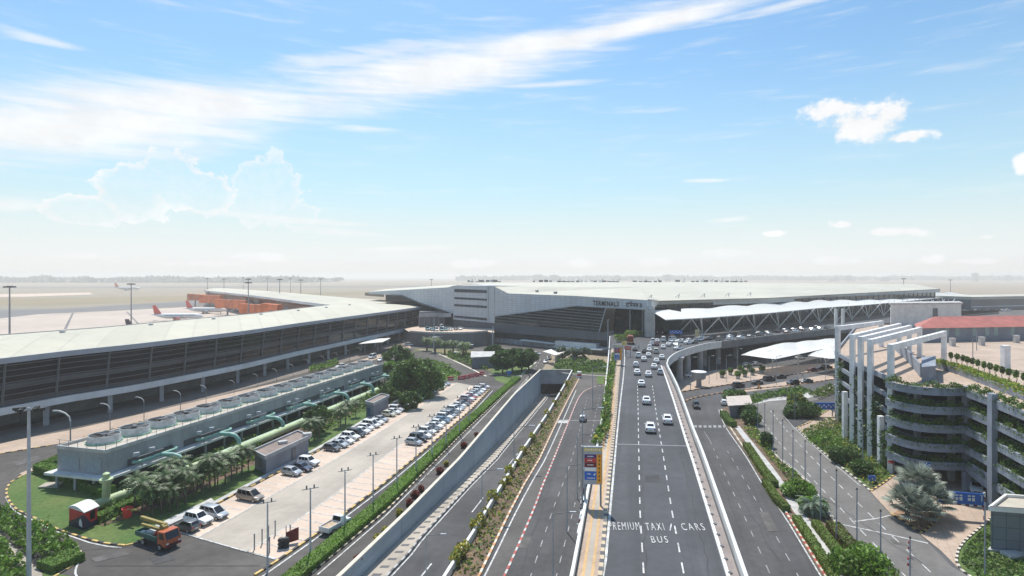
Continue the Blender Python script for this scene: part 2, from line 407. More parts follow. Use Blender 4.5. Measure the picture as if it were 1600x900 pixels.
# leaves
def leaves(centers, size, aspect=1.6, flat=0.0):
    """array of leaf-sized quads round the given points"""
    c = np.asarray(centers, dtype=float); n = len(c)
    a = RNG.normal(size=(n, 3)); a[:, 2] *= (1-flat); a /= np.linalg.norm(a, axis=1)[:, None]+1e-9
    b = np.cross(a, RNG.normal(size=(n, 3))); b /= np.linalg.norm(b, axis=1)[:, None]+1e-9
    s = size*RNG.uniform(.6, 1.35, (n, 1)); a = a*s*aspect/2; b = b*s/2
    v = np.stack([c-a, c-b*.9, c+a, c+b*.9], axis=1).reshape(-1, 3)
    return v
def leaf_obj(name, chunks, mats, parent=None):
    """chunks: list of (verts(4n,3), material index)"""
    V = np.concatenate([c[0] for c in chunks]); nq = len(V)//4
    me = bpy.data.meshes.new(name); me.vertices.add(len(V)); me.vertices.foreach_set('co', V.astype(np.float32).ravel())
    me.loops.add(nq*4); me.loops.foreach_set('vertex_index', np.arange(nq*4, dtype=np.int32))
    me.polygons.add(nq); me.polygons.foreach_set('loop_start', np.arange(0, nq*4, 4, dtype=np.int32)); me.polygons.foreach_set('loop_total', np.full(nq, 4, dtype=np.int32))
    for q in mats: me.materials.append(q)
    mi = np.concatenate([np.full(len(c[0])//4, c[1], dtype=np.int32) for c in chunks]); me.polygons.foreach_set('material_index', mi)
    me.update(calc_edges=True); me.validate()
    o = bpy.data.objects.new(name, me); COL.objects.link(o)
    if parent: o.parent = parent
    return o
def sphere_pts(n, c, r, shell=.75):
    d = RNG.normal(size=(n, 3)); d /= np.linalg.norm(d, axis=1)[:, None]; q = RNG.uniform(shell**3, 1, (n, 1))**(1/3)
    return np.asarray(c)+d*q*np.asarray(r)
def copy_tree(o, parent=None, name=None):
    c = o.copy(); COL.objects.link(c); c.parent = parent
    for ch in list(o.children): copy_tree(ch, c)
    return c
ORD = ['first', 'second', 'third', 'fourth', 'fifth', 'sixth', 'seventh', 'eighth', 'ninth', 'tenth', 'eleventh', 'twelfth', 'thirteenth', 'fourteenth', 'fifteenth', 'sixteenth', 'seventeenth', 'eighteenth', 'nineteenth', 'twentieth', 'twenty-first', 'twenty-second', 'twenty-third', 'twenty-fourth', 'twenty-fifth', 'twenty-sixth', 'twenty-seventh', 'twenty-eighth', 'twenty-ninth', 'thirtieth']
ORD += ['thirty-'+o for o in ORD[:9]]+['fortieth']
def text_mesh(s, mode='flat', spacing=1.0, bold=0.0):
    cu = bpy.data.curves.new('t', 'FONT'); cu.body = s; cu.size = 1; cu.space_character = spacing; cu.offset = bold; cu.resolution_u = 3
    o = bpy.data.objects.new('t', cu); COL.objects.link(o)
    dg = bpy.context.evaluated_depsgraph_get(); me = bpy.data.meshes.new_from_object(o.evaluated_get(dg))
    bpy.data.objects.remove(o); v = np.array([p.co[:] for p in me.vertices]); f = [tuple(p.vertices) for p in me.polygons]
    bpy.data.meshes.remove(me); return v, f
def fit_text(mb, s, origin, ux, uy, wd, ht, spacing=1.0, bold=0.02):
    v, f = text_mesh(s, spacing=spacing, bold=bold)
    if not len(v): return
    lo, hi = v.min(0), v.max(0); v = (v-lo)/np.maximum(hi-lo, 1e-6)
    ux, uy, o = Vector(ux), Vector(uy), Vector(origin)
    mb.add([o+ux*(p[0]*wd)+uy*(p[1]*ht) for p in v], f)

# ================================================================== GROUND AND ROADS
TL = PP([(465, 980), (560, 887), (640, 808), (720, 724), (804, 622), (845, 582)])
TR = PP([(893, 582), (880, 607), (856, 648), (836, 678), (816, 708), (790, 752), (770, 784), (740, 836), (702, 895), (650, 980)])
def build_ground():
    from mathutils.geometry import tessellate_polygon
    outer = [Vector(p) for p in ((-9000, -400, 0), (9000, -400, 0), (9000, 14000, 0), (-9000, 14000, 0))]
    hole = TL+TR
    tris = tessellate_polygon([outer, hole]); vs = outer+hole
    me = bpy.data.meshes.new('ground'); fs = []
    for t in tris:
        a, b, c = [vs[i] for i in t]
        fs.append(t if (b-a).cross(c-a).z > 0 else t[::-1])
    me.from_pydata([tuple(v) for v in vs], [], fs); me.materials.append(dust)
    o = bpy.data.objects.new('ground', me); COL.objects.link(o); o['kind'] = 'structure'
build_ground()
sheet('asphalt_area', PP([(-900, 980), (465, 980), (560, 886), (640, 807), (720, 723), (804, 621), (845, 581), (870, 540), (640, 528), (300, 600), (0, 660), (-300, 720)], .02), asph_left)
sheet('road_surface', PP([(650, 980), (702, 896), (740, 837), (770, 785), (790, 753), (816, 709), (836, 679), (856, 649), (880, 608), (893, 582), (1060, 550), (1320, 530), (1600, 560), (2000, 760), (2300, 980)], .02), asph)

# airfield
sheet('apron', PP([(-200, 560), (-200, 515), (60, 491), (195, 485), (330, 478), (420, 470), (540, 500), (300, 560)], .02), apron)
sheet('taxiway', PP([(-200, 520), (-200, 487), (100, 482), (330, 468), (330, 477), (200, 484), (60, 491)], .03), taxi)
sheet('airfield_grass', PP([(-400, 478), (-400, 466), (120, 465), (320, 462), (700, 452), (700, 455), (330, 468), (100, 477)], .03), airgrass)
sheet('runway', PP([(-200, 462.5), (50, 459), (140, 457), (145, 460), (40, 463.5), (-200, 466)], .04), conc_stall)
sheet('runway', PP([(-600, 453), (-600, 450), (900, 446), (900, 448)], .04), taxi)
mk = MB()
line_sheet('', PP([(-120, 506), (0, 500), (112, 490), (190, 485.5)], .06), .9, None, mb=mk)
line_sheet('', PP([(102, 514), (114, 489)], .06), 1.6, None, mb=mk)
line_sheet('', PP([(218, 508), (198, 487)], .06), 1.2, None, mb=mk)
o = mk.build('apron_line', taxi); o['kind'] = 'structure'

# left terminal forecourt
sheet('forecourt', PP([(-200, 715), (-200, 690), (0, 674), (320, 600), (560, 552), (650, 528), (655, 531), (560, 560), (320, 624), (0, 692)], .04), mat('forecourt_paving', (.20, .165, .14), .9, .12, .1, fine=.08))
sheet('pavement', PP([(-200, 728), (-200, 716), (0, 692), (110, 672), (320, 624), (480, 587), (565, 562), (640, 540), (643, 543), (570, 567), (480, 595), (320, 634), (110, 690), (0, 709)], .06), peach)
kerb(PP([(-60, 717), (0, 709.5), (80, 696)], 0)); kerb(PP([(130, 683), (235, 655), (320, 634.5), (480, 595.5), (565, 568)], 0))

# lawn at the tip of the cooling house
LAWN = [(60, 733), (34, 744), (18, 754), (11, 766), (14, 780), (26, 795), (50, 808), (86, 826), (112, 835), (140, 844), (166, 849), (196, 852), (222, 846), (240, 836), (262, 822), (338, 786), (418, 743), (504, 698), (560, 663), (636, 618), (690, 594), (640, 590), (560, 612), (480, 640), (330, 700), (215, 740), (165, 760), (110, 722)]
sheet('lawn', PP(LAWN, .06), grass)
sheet('pavement', PP([(60, 733), (36, 743), (30, 740), (50, 731), (108, 711), (108, 718)], .09), peach)
kerb(smooth_line(PP([(34, 744), (17, 754), (10, 767), (13, 781), (25, 796), (50, 808), (86, 826), (112, 835), (140, 844), (166, 850), (196, 853)], 0), 2), step=1.15)
kerb(PP([(196, 853), (214, 849), (226, 842)], 0), step=1.0)
kerb(smooth_line(PP([(40, 742), (70, 729), (110, 709)], 0), 3), step=.9)
line_sheet('edge_line', smooth_line(PP([(9, 776), (22, 798), (48, 811), (84, 829), (112, 838), (140, 848), (166, 853.5), (190, 856)], .03), 2), .22, mark)
sheet('soil_bed', PP([(172, 800), (150, 818), (160, 822), (250, 792), (335, 755), (418, 716), (500, 672), (560, 640), (560, 632), (480, 660), (330, 735)], .09), soil)
sheet('footpath', PP([(226, 842), (214, 836), (240, 822), (330, 778), (338, 786), (262, 822)], .10), conc_lt)
strip_mb = MB(); strip(strip_mb, PP([(262, 821), (338, 785.5), (418, 743), (504, 697.5), (560, 663), (636, 617.5), (690, 594)], 0), .9, -.02, .22); o = strip_mb.build('lot_side_kerb', conc_lt); o['kind'] = 'structure'
for seg in ([(300, 806), (338, 789), (372, 771)], [(392, 762), (418, 748), (440, 737)], [(484, 713), (504, 702)]): kerb(PP(seg, 0), step=1.2, w=.25, h=.3)

# parking lot
LOT_L = PP([(281, 831), (300, 810), (338, 790), (418, 747), (504, 701), (560, 667), (636, 621), (692, 598)], .05)
LOT_R = PP([(433, 875), (516, 818), (600, 754), (672, 694), (734, 640), (765, 607)], .05)
sheet('parking_lot', [Vector(p) for p in LOT_L]+[P(715, 598, .05)]+[Vector(p) for p in reversed(LOT_R)], conc_lot)
SL = PP([(308, 841), (400, 788), (520, 720), (600, 671), (660, 634), (712, 600)], .06); SR = PP([(385, 862), (489, 798), (592, 720), (616, 702), (690, 643), (735, 603)], .06)
mb = MB(); ribbon(mb, SR, [p+Vector((0, 0, .01)) for p in LOT_R]); ribbon(mb, [p+Vector((0, 0, .01)) for p in LOT_L[1:]], SL); o = mb.build('parking_bay', conc_stall); o['kind'] = 'structure'
mb = MB(); line_sheet('', SL, .2, None, .03, mb=mb); line_sheet('', SR, .2, None, .03, mb=mb)
line_sheet('', PP([(281, 832), (308, 840), (385, 862), (433, 875)], .05), .2, None, .04, mb=mb)
VL = (P(384, 797)-P(348, 790)).normalized(); VR = (P(510, 815)-P(489, 810)).normalized()
VL.z = 0; VR = VL.copy()
for p in resample(LOT_L[2:], 2.65): line_sheet('', [p+VL*.2, p+VL*4.9], .18, None, .03, mb=mb)
for p in resample(SR[:-1], 2.65): line_sheet('', [p+VR*.1, p+VR*5.2], .18, None, .03, mb=mb)
o = mb.build('bay_line', mark); o['kind'] = 'structure'
kerb(PP([(398, 900), (434, 877), (516, 820), (600, 756), (672, 696), (734, 642), (766, 608)], 0), step=1.3, w=.35, h=.22)
line_sheet('edge_line', PP([(404, 905), (438, 881), (520, 823), (604, 759), (676, 699), (738, 645), (770, 610)], .03), .25, mark)

# service lanes, median
MEDL = PP([(395, 950), (454, 900), (600, 777), (700, 682), (786, 607), (806, 592)], 0); MEDR = PP([(430, 950), (484, 898), (604, 798), (716, 684), (798, 607), (812, 593)], 0)
mb = MB(); ribbon(mb, MEDL, MEDR, .06); o = mb.build('median_bed', soil); o['kind'] = 'structure'
kerb([p+Vector((.1, 0, 0)) for p in MEDR], step=.9, w=.3, h=.25, m1=mat('kerb_cream', (.6, .5, .34), .8, .1, 1), name='median_kerb')
line_sheet('edge_line', PP([(496, 898), (612, 798), (724, 684), (806, 600), (830, 568)], .03), .2, mark)
line_sheet('edge_line', PP([(546, 892), (632, 806), (712, 724), (797, 622), (832, 581)], .03), .16, mark)
line_sheet('lane_dash', PP([(822, 595), (846, 560)], .03), .2, mark, dash=(3, 5))

# trench walls
def zu(D):
    k = [(40, -1.0), (72, -1.6), (84, -2.0), (108, -3.3), (162, -7.4), (206, -8.2), (260, -8.4)]
    for a, b in zip(k, k[1:]):
        if D <= b[0]: return a[1]+(b[1]-a[1])*(D-a[0])/(b[0]-a[0])
    return -8.4
def U(x, y, dz=0.0):
    z = -4.0
    for _ in range(40): D = F*(CAMZ-z)/(y-HY); z = zu(D)
    D = F*(CAMZ-z-dz)/(y-HY); return Vector(((x-800)*D/F, D, z+dz))
def UU(l, dz=0.0): return [U(x, y, dz) for x, y in l]
tl = resample(TL, 4); tr = resample([Vector(p) for p in reversed(TR)], 4)
mb = MB()
for i in range(len(tl)-1):
    a, b = tl[i], tl[i+1]; mb.add([(a.x, a.y, zu(a.y)-.5), (b.x, b.y, zu(b.y)-.5), (b.x, b.y, 1.0), (a.x, a.y, 1.0), (a.x-.35, a.y-.1, zu(a.y)-.5), (b.x-.35, b.y-.1, zu(b.y)-.5), (b.x-.35, b.y-.1, 1.0), (a.x-.35, a.y-.1, 1.0)],
        [(0, 1, 2, 3), (7, 6, 5, 4), (3, 2, 6, 7)])
W = mb.build('retaining_wall', bluewall); tag(W, 'long blue grey retaining wall sloping down along the underpass ramp', 'wall')
mb = MB(); strip(mb, [Vector((p.x-.17, p.y, 1.0)) for p in tl], .55, 0.0, .18); mb.build('coping', cream, W)
mb = MB()
for i in range(len(tr)-1):
    a, b = tr[i], tr[i+1]; mb.add([(a.x, a.y, zu(a.y)-.5), (b.x, b.y, zu(b.y)-.5), (b.x, b.y, .05), (a.x, a.y, .05)], [(3, 2, 1, 0)])
strip(mb, [Vector((p.x+.22, p.y, 0)) for p in tr], .4, -.1, 1.0)
W2 = mb.build('parapet_wall', offw); tag(W2, 'low white parapet wall between the underpass ramp and the planted strip', 'wall')
mb = MB(); ribbon(mb, [Vector((p.x, p.y, zu(p.y))) for p in tl], [Vector((p.x, p.y, zu(p.y))) for p in tr]); 
e0, e1 = tl[-1], tr[-1]
mb.quad((e0.x, e0.y, -8.2), (e1.x, e1.y, -8.2), (e1.x+10, e1.y+60, -8.3), (e0.x+10, e0.y+60, -8.3))
o = mb.build('underpass_road', asph); o['kind'] = 'structure'
ul = UU([(560, 950), (606, 900), (734, 758), (772, 720), (808, 676), (846, 631)], 0)
mb = MB(); wl = resample([Vector((p.x, p.y, zu(p.y))) for p in tl], 1, 20); 
# narrow walkway with drain covers at the foot of the wall
A = [Vector((p.x+.05, p.y, zu(p.y))) for p in tl]; B = []
for p in A:
    best = min(range(len(ul)-1), key=lambda i: abs((ul[i].y+ul[i+1].y)/2-p.y)); a, b = ul[best], ul[best+1]
    t = (p.y-a.y)/(b.y-a.y); B.append(Vector((a.x+(b.x-a.x)*t, p.y, p.z)))
mb = MB(); n = len(A)
for i in range(n-1):
    q = [A[i], B[i], B[i+1], A[i+1]]; mb.quad(*[Vector((v.x, v.y, v.z+.22)) for v in q]); mb.quad(*[Vector(v) for v in (B[i], (B[i+1]), B[i+1]+Vector((0, 0, .22)), B[i]+Vector((0, 0, .22)))][::-1])
o = mb.build('underpass_walkway', conc_lot); o['kind'] = 'structure'
mb = MB(); Bf = resample(B, 1.1); Af = resample(A, 1, len(Bf)-1)
for i in range(0, len(Bf)-1, 1):
    if i % 2 == 0:
        a = Bf[i].lerp(Af[i], .25); b = Bf[i].lerp(Af[i], .62); d = (Bf[i+1]-Bf[i])*.55
        mb.quad(*[v+Vector((0, 0, .24)) for v in (a, b, b+d, a+d)])
o = mb.build('drain_cover', conc_dk); o['kind'] = 'structure'
kerb([v+Vector((0, 0, .03)) for v in B], m1=conc_lt, m2=conc_dk, w=.25, h=.22, step=1.1)
mb = MB(); line_sheet('', [v+Vector((.5, 0, .0)) for v in B], .2, None, .05, mb=mb)
line_sheet('', UU([(600, 960), (660, 900), (752, 782), (800, 720)]), .2, None, .05, mb=mb)
line_sheet('', UU([(800, 720), (840, 670), (860, 640)]), .18, None, .05, dash=(2, 3), mb=mb)
o = mb.build('underpass_line', mark); o['kind'] = 'structure'
# tunnel portal
mb = MB(); e0, e1 = P(845, 582), P(893, 582)
mb.add([(e0.x, e0.y, -4.3), (e1.x, e1.y, -4.3), (e1.x, e1.y, 1.1), (e0.x, e0.y, 1.1), (e0.x, e0.y+.6, -4.3), (e1.x, e1.y+.6, -4.3), (e1.x, e1.y+.6, 1.1), (e0.x, e0.y+.6, 1.1)], [(0, 1, 2, 3), (3, 2, 6, 7), (0, 4, 5, 1), (7, 6, 5, 4)])
PT = mb.build('tunnel_portal', conc); tag(PT, 'grey concrete tunnel portal above the dark underpass mouth', 'tunnel portal')
mb = MB(); mb.box(((e0.x+e1.x)/2, e0.y-.2, 1.12), (e1.x-e0.x, .5, .2)); mb.build('coping', cream, PT)
mb = MB(); x0, x1, y0, y1 = e0.x, e1.x, e0.y+.3, e0.y+60
mb.add([(x0, y0, -8.6), (x1, y0, -8.6), (x1+10, y1, -8.6), (x0+10, y1, -8.6), (x0, y0, -.3), (x1, y0, -.3), (x1+10, y1, -.3), (x0+10, y1, -.3)], [(0, 3, 7, 4), (1, 5, 6, 2), (2, 6, 7, 3), (4, 7, 6, 5)])
mb.build('tunnel_bore', conc_dk, PT)

# planted strip to the right of the trench
STL = [(650, 980), (704, 897), (742, 838), (772, 786), (792, 754), (818, 710), (838, 680), (858, 650), (882, 609), (894, 588)]
STR = [(700, 980), (748, 900), (796, 800), (818, 758), (842, 718), (870, 658), (886, 626), (904, 592)]
mb = MB(); ribbon(mb, PP(STL), PP(STR), .07); o = mb.build('planted_strip', soil); o['kind'] = 'structure'
kerb(PP([(x+1, y) for x, y in STR]), m1=mat('kerb_orange', (.55, .30, .14), .8, .15, 1), m2=cream, w=.3, h=.2, step=1.0)
line_sheet('edge_line', PP([(712, 980), (758, 900), (806, 800), (828, 758), (852, 718), (879, 658), (900, 610)], .03), .22, mark)
sheet('worn_lane', PP([(714, 980), (759, 900), (807, 800), (829, 758), (853, 718), (880, 658), (905, 592), (935, 592), (932, 602), (915, 612), (904, 622), (888, 660), (864, 720), (848, 758), (833, 798), (788, 900), (745, 980)], .03), asph_old)
RL = smooth_line(PP([(745, 980), (788, 900), (833, 798), (848, 758), (864, 720), (888, 660), (904, 622), (915, 610), (930, 604), (948, 601)], .03), 3)
kerb([p for p in RL], m1=mark_r, m2=mark, w=.28, h=.05, step=1.0, name='painted_line')
mb = MB()
for l in ([(800, 980), (830, 898), (866, 790), (886, 740), (902, 688), (912, 645), (918, 620)], [(846, 980), (870, 898), (902, 772), (924, 680), (932, 640), (938, 615)]): line_sheet('', PP(l, .03), .14, None, .02, dash=(2.2, 2.6), mb=mb)
for x0, y, x1 in ((872, 657, 888),): line_sheet('', PP([(x0, y), (938, y)], .03), .35, None, .02, mb=mb)
sheet('stop_panel', PP([(873, 656), (889, 656), (887, 661), (871, 661)], .05), mark)
o = mb.build('lane_dash', mark_f); o['kind'] = 'structure'

# ================================================================== ELEVATED ROADWAY
LE = PP([(880, 980), (896, 900), (922, 758), (936, 692), (943, 640), (947, 600), (950, 570), (952, 545), (953, 528)], DECK)
RE_out = PP([(1187, 980), (1160, 900), (1098, 716), (1084, 680), (1060, 612), (1048, 586), (1042, 573)], DECK)+PP([(1044, 566), (1052, 558), (1066, 551), (1085, 545), (1105, 540), (1127, 537), (1200, 528), (1304, 516), (1420, 503), (1560, 490)], DECK)
RE_out = smooth_line(RE_out, 5)
mb = MB(); top = [Vector(p) for p in LE]+[P(957, 520, DECK), P(1010, 512, DECK), P(1100, 500, DECK), P(1300, 486, DECK), P(1560, 474, DECK)]
outline = top+[Vector(p) for p in reversed(RE_out)]
n = len(outline)
if sum(outline[i].x*outline[(i+1) % n].y-outline[(i+1) % n].x*outline[i].y for i in range(n)) < 0: outline.reverse()
mb.prism([(p.x, p.y) for p in outline], DECK-.9, DECK)
DK = mb.build('elevated_roadway', asph_deck); DK['kind'] = 'structure'
mb = MB(); strip(mb, RE_out, .35, -1.6, 1.0); PW = mb.build('parapet_wall', offw); tag(PW, 'long pale concrete parapet curving along the right edge of the elevated road', 'wall')
strip_mb = MB(); strip(strip_mb, [p+Vector((0, 0, 0)) for p in LE], .3, -1.2, .95); PW2 = strip_mb.build('parapet_wall', offw); tag(PW2, 'straight white parapet on the left edge of the elevated road above the lower carriageway', 'wall')
fa = [p for p in RE_out if p.x > 75]
mb = MB(); strip(mb, offset(fa, -.35), .3, -1.9, 1.05); fo = mb.build('fascia_beam', mat('fascia_brown_grey', (.20, .19, .185), .8, .08, .3)); tag(fo, 'grey brown concrete fascia beam along the edge of the departures level', 'beam')
# right walkway on the deck
RI = PP([(1163, 980), (1137, 900), (1082, 720), (1072, 690), (1052, 625), (1040, 590), (1033, 572)], DECK)
RO = PP([(1181, 980), (1154, 900), (1094, 720), (1080, 680), (1056, 612), (1044, 586), (1038, 573)], DECK)
mb = MB(); ribbon(mb, RI, RO, .18); o = mb.build('deck_walkway', mat('walkway_brown', (.27, .23, .21), .9, .08, .4, fine=.06)); o['kind'] = 'structure'
mb = MB(); strip(mb, RI, .3, 0, .24); o = mb.build('deck_kerb', white); o['kind'] = 'structure'
mb = MB(); c = [a.lerp(b, .5) for a, b in zip(resample(RI, 1, 60), resample(RO, 1, 60))]
for p in resample(c, 2.6): mb.lathe((p.x-.25, p.y, DECK+.19), [(.22, 0), (.22, .05), (.15, .10), (.02, .1)], 8)
o = mb.build('walkway_drain', conc_dk); o['kind'] = 'structure'
# left walkway
WL = PP([(886, 980), (900, 900), (925, 758), (938, 692), (945, 640), (948, 600), (953, 570), (955, 545)], DECK)
WR = PP([(922, 980), (938, 900), (951, 758), (957, 700), (962, 650), (966, 600), (969, 570), (971, 548)], DECK)
mb = MB(); ribbon(mb, WL, WR, .16); o = mb.build('deck_walkway', peach); o['kind'] = 'structure'
kerb([p for p in WR], m1=mat('kerb_sand', (.55, .44, .30), .8, .1, 1), m2=conc_dk, w=.4, h=.2, step=.75)
for t in (.30, .68):
    a = [p.lerp(q, t) for p, q in zip(resample(WL, 1, 60), resample(WR, 1, 60))]
    line_sheet('tactile_line', a[:38], .28, mat('tactile_paving', (.55, .36, .18), .9, .08, 1), .18)
mb = MB()
mb2 = MB(); ribbon(mb2, [p.lerp(q, .36) for p, q in zip(resample(WL, 1, 60), resample(WR, 1, 60))][:20], [p.lerp(q, .62) for p, q in zip(resample(WL, 1, 60), resample(WR, 1, 60))][:20], .17); o = mb2.build('walkway_panel', conc_lot); o['kind'] = 'structure'
EL = PP([(927, 980), (944, 900), (957, 758), (963, 690), (969, 630), (974, 590), (976, 562), (976, 546)], DECK)
line_sheet('', EL, .26, None, .03, mb=mb)
line_sheet('', PP([(1013, 980), (1006, 900), (1000, 800), (998, 700), (997, 640), (996, 600)], DECK), .15, None, .03, dash=(2.1, 2.4), mb=mb)
line_sheet('', PP([(1083, 980), (1069, 900), (1050, 800), (1036, 710), (1026, 650), (1019, 600)], DECK), .15, None, .03, dash=(2.1, 2.4), mb=mb)
o = mb.build('lane_line', mark); o['kind'] = 'structure'
mb = MB(); line_sheet('', PP([(962, 694), (1074, 697)], DECK), .35, None, .02, mb=mb); o = mb.build('expansion_joint', mat('joint_grey', (.25, .25, .26), .8, .1, 1)); o['kind'] = 'structure'
mb = MB()
for s, x0, x1, y0, y1, sp in (('PREMIUM', 952, 1001, 828, 816, 1.15), ('TAXI', 1010, 1039, 828.5, 817, 1.2), ('/', 1046, 1054, 829, 818, 1), ('CARS', 1067, 1103, 828.5, 817.5, 1.25), ('BUS', 1019, 1045, 848, 837.5, 1.25)):
    a = P(x0, y0, DECK+.05); b = P(x1, y0, DECK+.05); t = P(x0, y1, DECK+.05)
    fit_text(mb, s, a, (1, 0, 0), (.12, 1, 0), b.x-a.x, t.y-a.y, sp*1.12, .0)
o = mb.build('road_lettering', mat('lettering_paint', (.50, .50, .49), .7, .2, 1.5, fine=.2)); o['kind'] = 'structure'
# piers under the deck
npi = 0
for x, y in ((1062, 597), (1074, 585), (1094, 578), (1100, 571), (1122, 569), (1150, 560)):
    p = P(x, y); mb = MB(); mb.lathe((p.x, p.y, 0), [(1.05, 0), (1.05, 7.2), (1.6, 8.5)], 16); o = mb.build('bridge_pier', conc, smooth=True)
    tag(o, f'{ORD[npi]} round concrete pier from the left under the curve of the elevated road', 'pier', 'piers under the elevated road'); npi += 1

# ================================================================== RIGHT SIDE
mb = MB()
line_sheet('', PP([(1110, 690), (1140, 758), (1160, 800), (1200, 890), (1240, 980)], .03), .14, None, .02, dash=(2.3, 3), mb=mb)
line_sheet('', PP([(1100, 674), (1110, 690)], .03), .12, None, .02, mb=mb)
line_sheet('', PP([(1136, 704), (1152, 730), (1198, 812), (1246, 898), (1290, 980)], .03), .14, None, .02, dash=(2.3, 3), mb=mb)
for i in range(7):
    x = 1084+i*7.6; sheet_pts = PP([(x, 664.5), (x+4.6, 664.5), (x+5.2, 668), (x+.6, 668)], .05); mb.quad(*[p for p in sheet_pts][::-1])
o = mb.build('lane_dash', mark_f); o['kind'] = 'structure'
REDGE = [(1126, 640), (1130, 653), (1138, 670), (1168, 712), (1194, 756), (1230, 808), (1284, 898), (1335, 980)]
FRL = [(1176, 636), (1177, 650), (1181, 670), (1196, 694), (1218, 718), (1240, 735), (1264, 756), (1284, 792), (1340, 858), (1376, 898), (1460, 980)]
line_sheet('edge_line', PP([(x-3, y) for x, y in REDGE], .03), .2, mark)
sheet('roadside_strip', PP(REDGE, .06)+PP(FRL[::-1], .06)+[P(1150, 628, .06)], soil)
kerb(PP([(1210, 770), (1232, 808), (1288, 898), (1340, 980)]), m1=cream, m2=mark_r, w=.3, h=.2, step=.8)
kerb(PP([(1127, 640), (1132, 655), (1170, 712), (1208, 768)]), m1=cream, m2=conc_lot, w=.3, h=.2, step=2)
mb = MB(); ribbon(mb, PP([(1148, 668), (1172, 700), (1196, 731), (1214, 756), (1233, 790), (1262, 832), (1312, 900), (1370, 980)]), PP([(1155, 666), (1183, 700), (1207, 730), (1226, 756), (1246, 788), (1274, 826), (1326, 898), (1386, 980)]), .10); o = mb.build('footpath', conc_lt); o['kind'] = 'structure'
# far-right road
FRR = [(1262, 628), (1235, 632), (1221, 642), (1225, 655), (1244, 670), (1270, 695), (1300, 720), (1348, 758), (1360, 770), (1392, 804), (1440, 838), (1488, 886), (1514, 900), (1620, 980)]
sheet('side_road', PP(FRL, .05)+PP(FRR[::-1], .05)+PP([(1290, 622), (1300, 612), (1240, 618), (1190, 626)], .05), asph_side)
mb = MB()
line_sheet('', PP([(1204, 642), (1230, 674), (1260, 706), (1288, 735), (1330, 776), (1384, 828), (1426, 868), (1456, 896), (1560, 985)], .06), .16, None, .03, dash=(2.4, 2.2), mb=mb)
line_sheet('', PP([(1186, 650), (1216, 690), (1248, 724), (1280, 760), (1316, 797), (1346, 830), (1388, 873), (1410, 896), (1500, 985)], .06), .16, None, .03, dash=(2.4, 2.2), mb=mb)
line_sheet('', PP([(1224, 650), (1246, 674), (1302, 724), (1345, 760)], .06), .14, None, .03, mb=mb)
line_sheet('', PP([(x+5, y) for x, y in FRL[4:-1]], .06), .14, None, .03, mb=mb)
line_sheet('', PP([(1308, 818), (1375, 832), (1450, 849)], .06), .3, None, .02, mb=mb)
line_sheet('', PP([(1335, 815), (1372, 810), (1392, 805)], .06), .25, None, .02, mb=mb)
o = mb.build('lane_dash', mark); o['kind'] = 'structure'
kerb(PP(FRL), m1=cream, m2=conc_lot, w=.3, h=.18, step=1.6)
kerb(PP([(1244, 669), (1270, 694), (1300, 719), (1348, 757), (1359, 767)]), m1=cream, m2=blk, w=.3, h=.18, step=.9)
# garage garden
GG = [(1246, 668), (1270, 693), (1300, 718), (1348, 756), (1360, 767), (1396, 742), (1380, 720), (1340, 690), (1322, 664), (1300, 652), (1296, 628), (1270, 655), (1262, 665)]
sheet('garden_bed', PP(GG, .07), mat('planted_lawn', (.08, .15, .03), .95, .25, .4, col2=(.12, .12, .05), fine=.3, bump=.6))
sheet('entry_paving', PP([(1246, 668), (1296, 640), (1310, 648), (1310, 664), (1262, 682)], .08), peach)
sheet('entry_paving', PP([(1360, 768), (1398, 742), (1440, 720), (1560, 730), (1600, 770), (1560, 800), (1546, 816), (1500, 860), (1494, 876), (1500, 890), (1470, 860), (1440, 836), (1392, 803)], .07), peach)
kerb(PP([(1361, 768), (1380, 756), (1396, 744)]), w=.3, h=.2, step=.9)
kerb(PP([(1247, 668), (1262, 662), (1296, 640)]), w=.3, h=.2, step=.9)
ISL = [(1392, 804), (1416, 818), (1440, 835), (1454, 822), (1468, 810), (1476, 798), (1450, 790), (1415, 790)]
sheet('planter_island', PP(ISL, .10), mat('island_sand', (.33, .20, .12), .95, .15, 1)); kerb(PP(ISL[:5]), w=.3, h=.22, step=.8)
GL = [(1494, 878), (1496, 862), (1508, 845), (1546, 812), (1560, 790), (1640, 790), (1760, 830), (1800, 980), (1625, 980), (1516, 902)]
sheet('lawn', PP(GL, .08), grass)
kerb(smooth_line(PP([(1520, 905), (1500, 890), (1494, 877), (1497, 862), (1508, 846), (1530, 827), (1548, 811), (1556, 795)]), 2), m1=cream, m2=blk, w=.3, h=.2, step=.7)
# plaza between arrivals and garage
sheet('plaza', PP([(1056, 614), (1075, 610), (1140, 600), (1215, 588), (1310, 574), (1310, 566), (1200, 574), (1120, 578), (1056, 590)], .06), peach)
kerb(PP([(1062, 613), (1075, 611), (1140, 601), (1215, 589), (1310, 575)]), m1=mat('kerb_orange', (.55, .30, .14), .8, .15, 1), m2=blk, w=.45, h=.25, step=1.3)
sheet('traffic_island', PP([(1150, 611), (1185, 603), (1240, 594), (1310, 582), (1310, 592), (1232, 604), (1160, 613)], .06), peach)
kerb(smooth_line(PP([(1066, 629), (1085, 622), (1136, 613), (1185, 607), (1232, 603), (1310, 592)]), 5), m1=mat('kerb_orange', (.55, .30, .14), .8, .15, 1), m2=blk, w=.45, h=.25, step=1.3)
sheet('footpath', PP([(1168, 635), (1200, 627), (1262, 622), (1290, 614), (1306, 606), (1306, 603), (1270, 610), (1250, 616), (1190, 624)], .09), conc_lt)

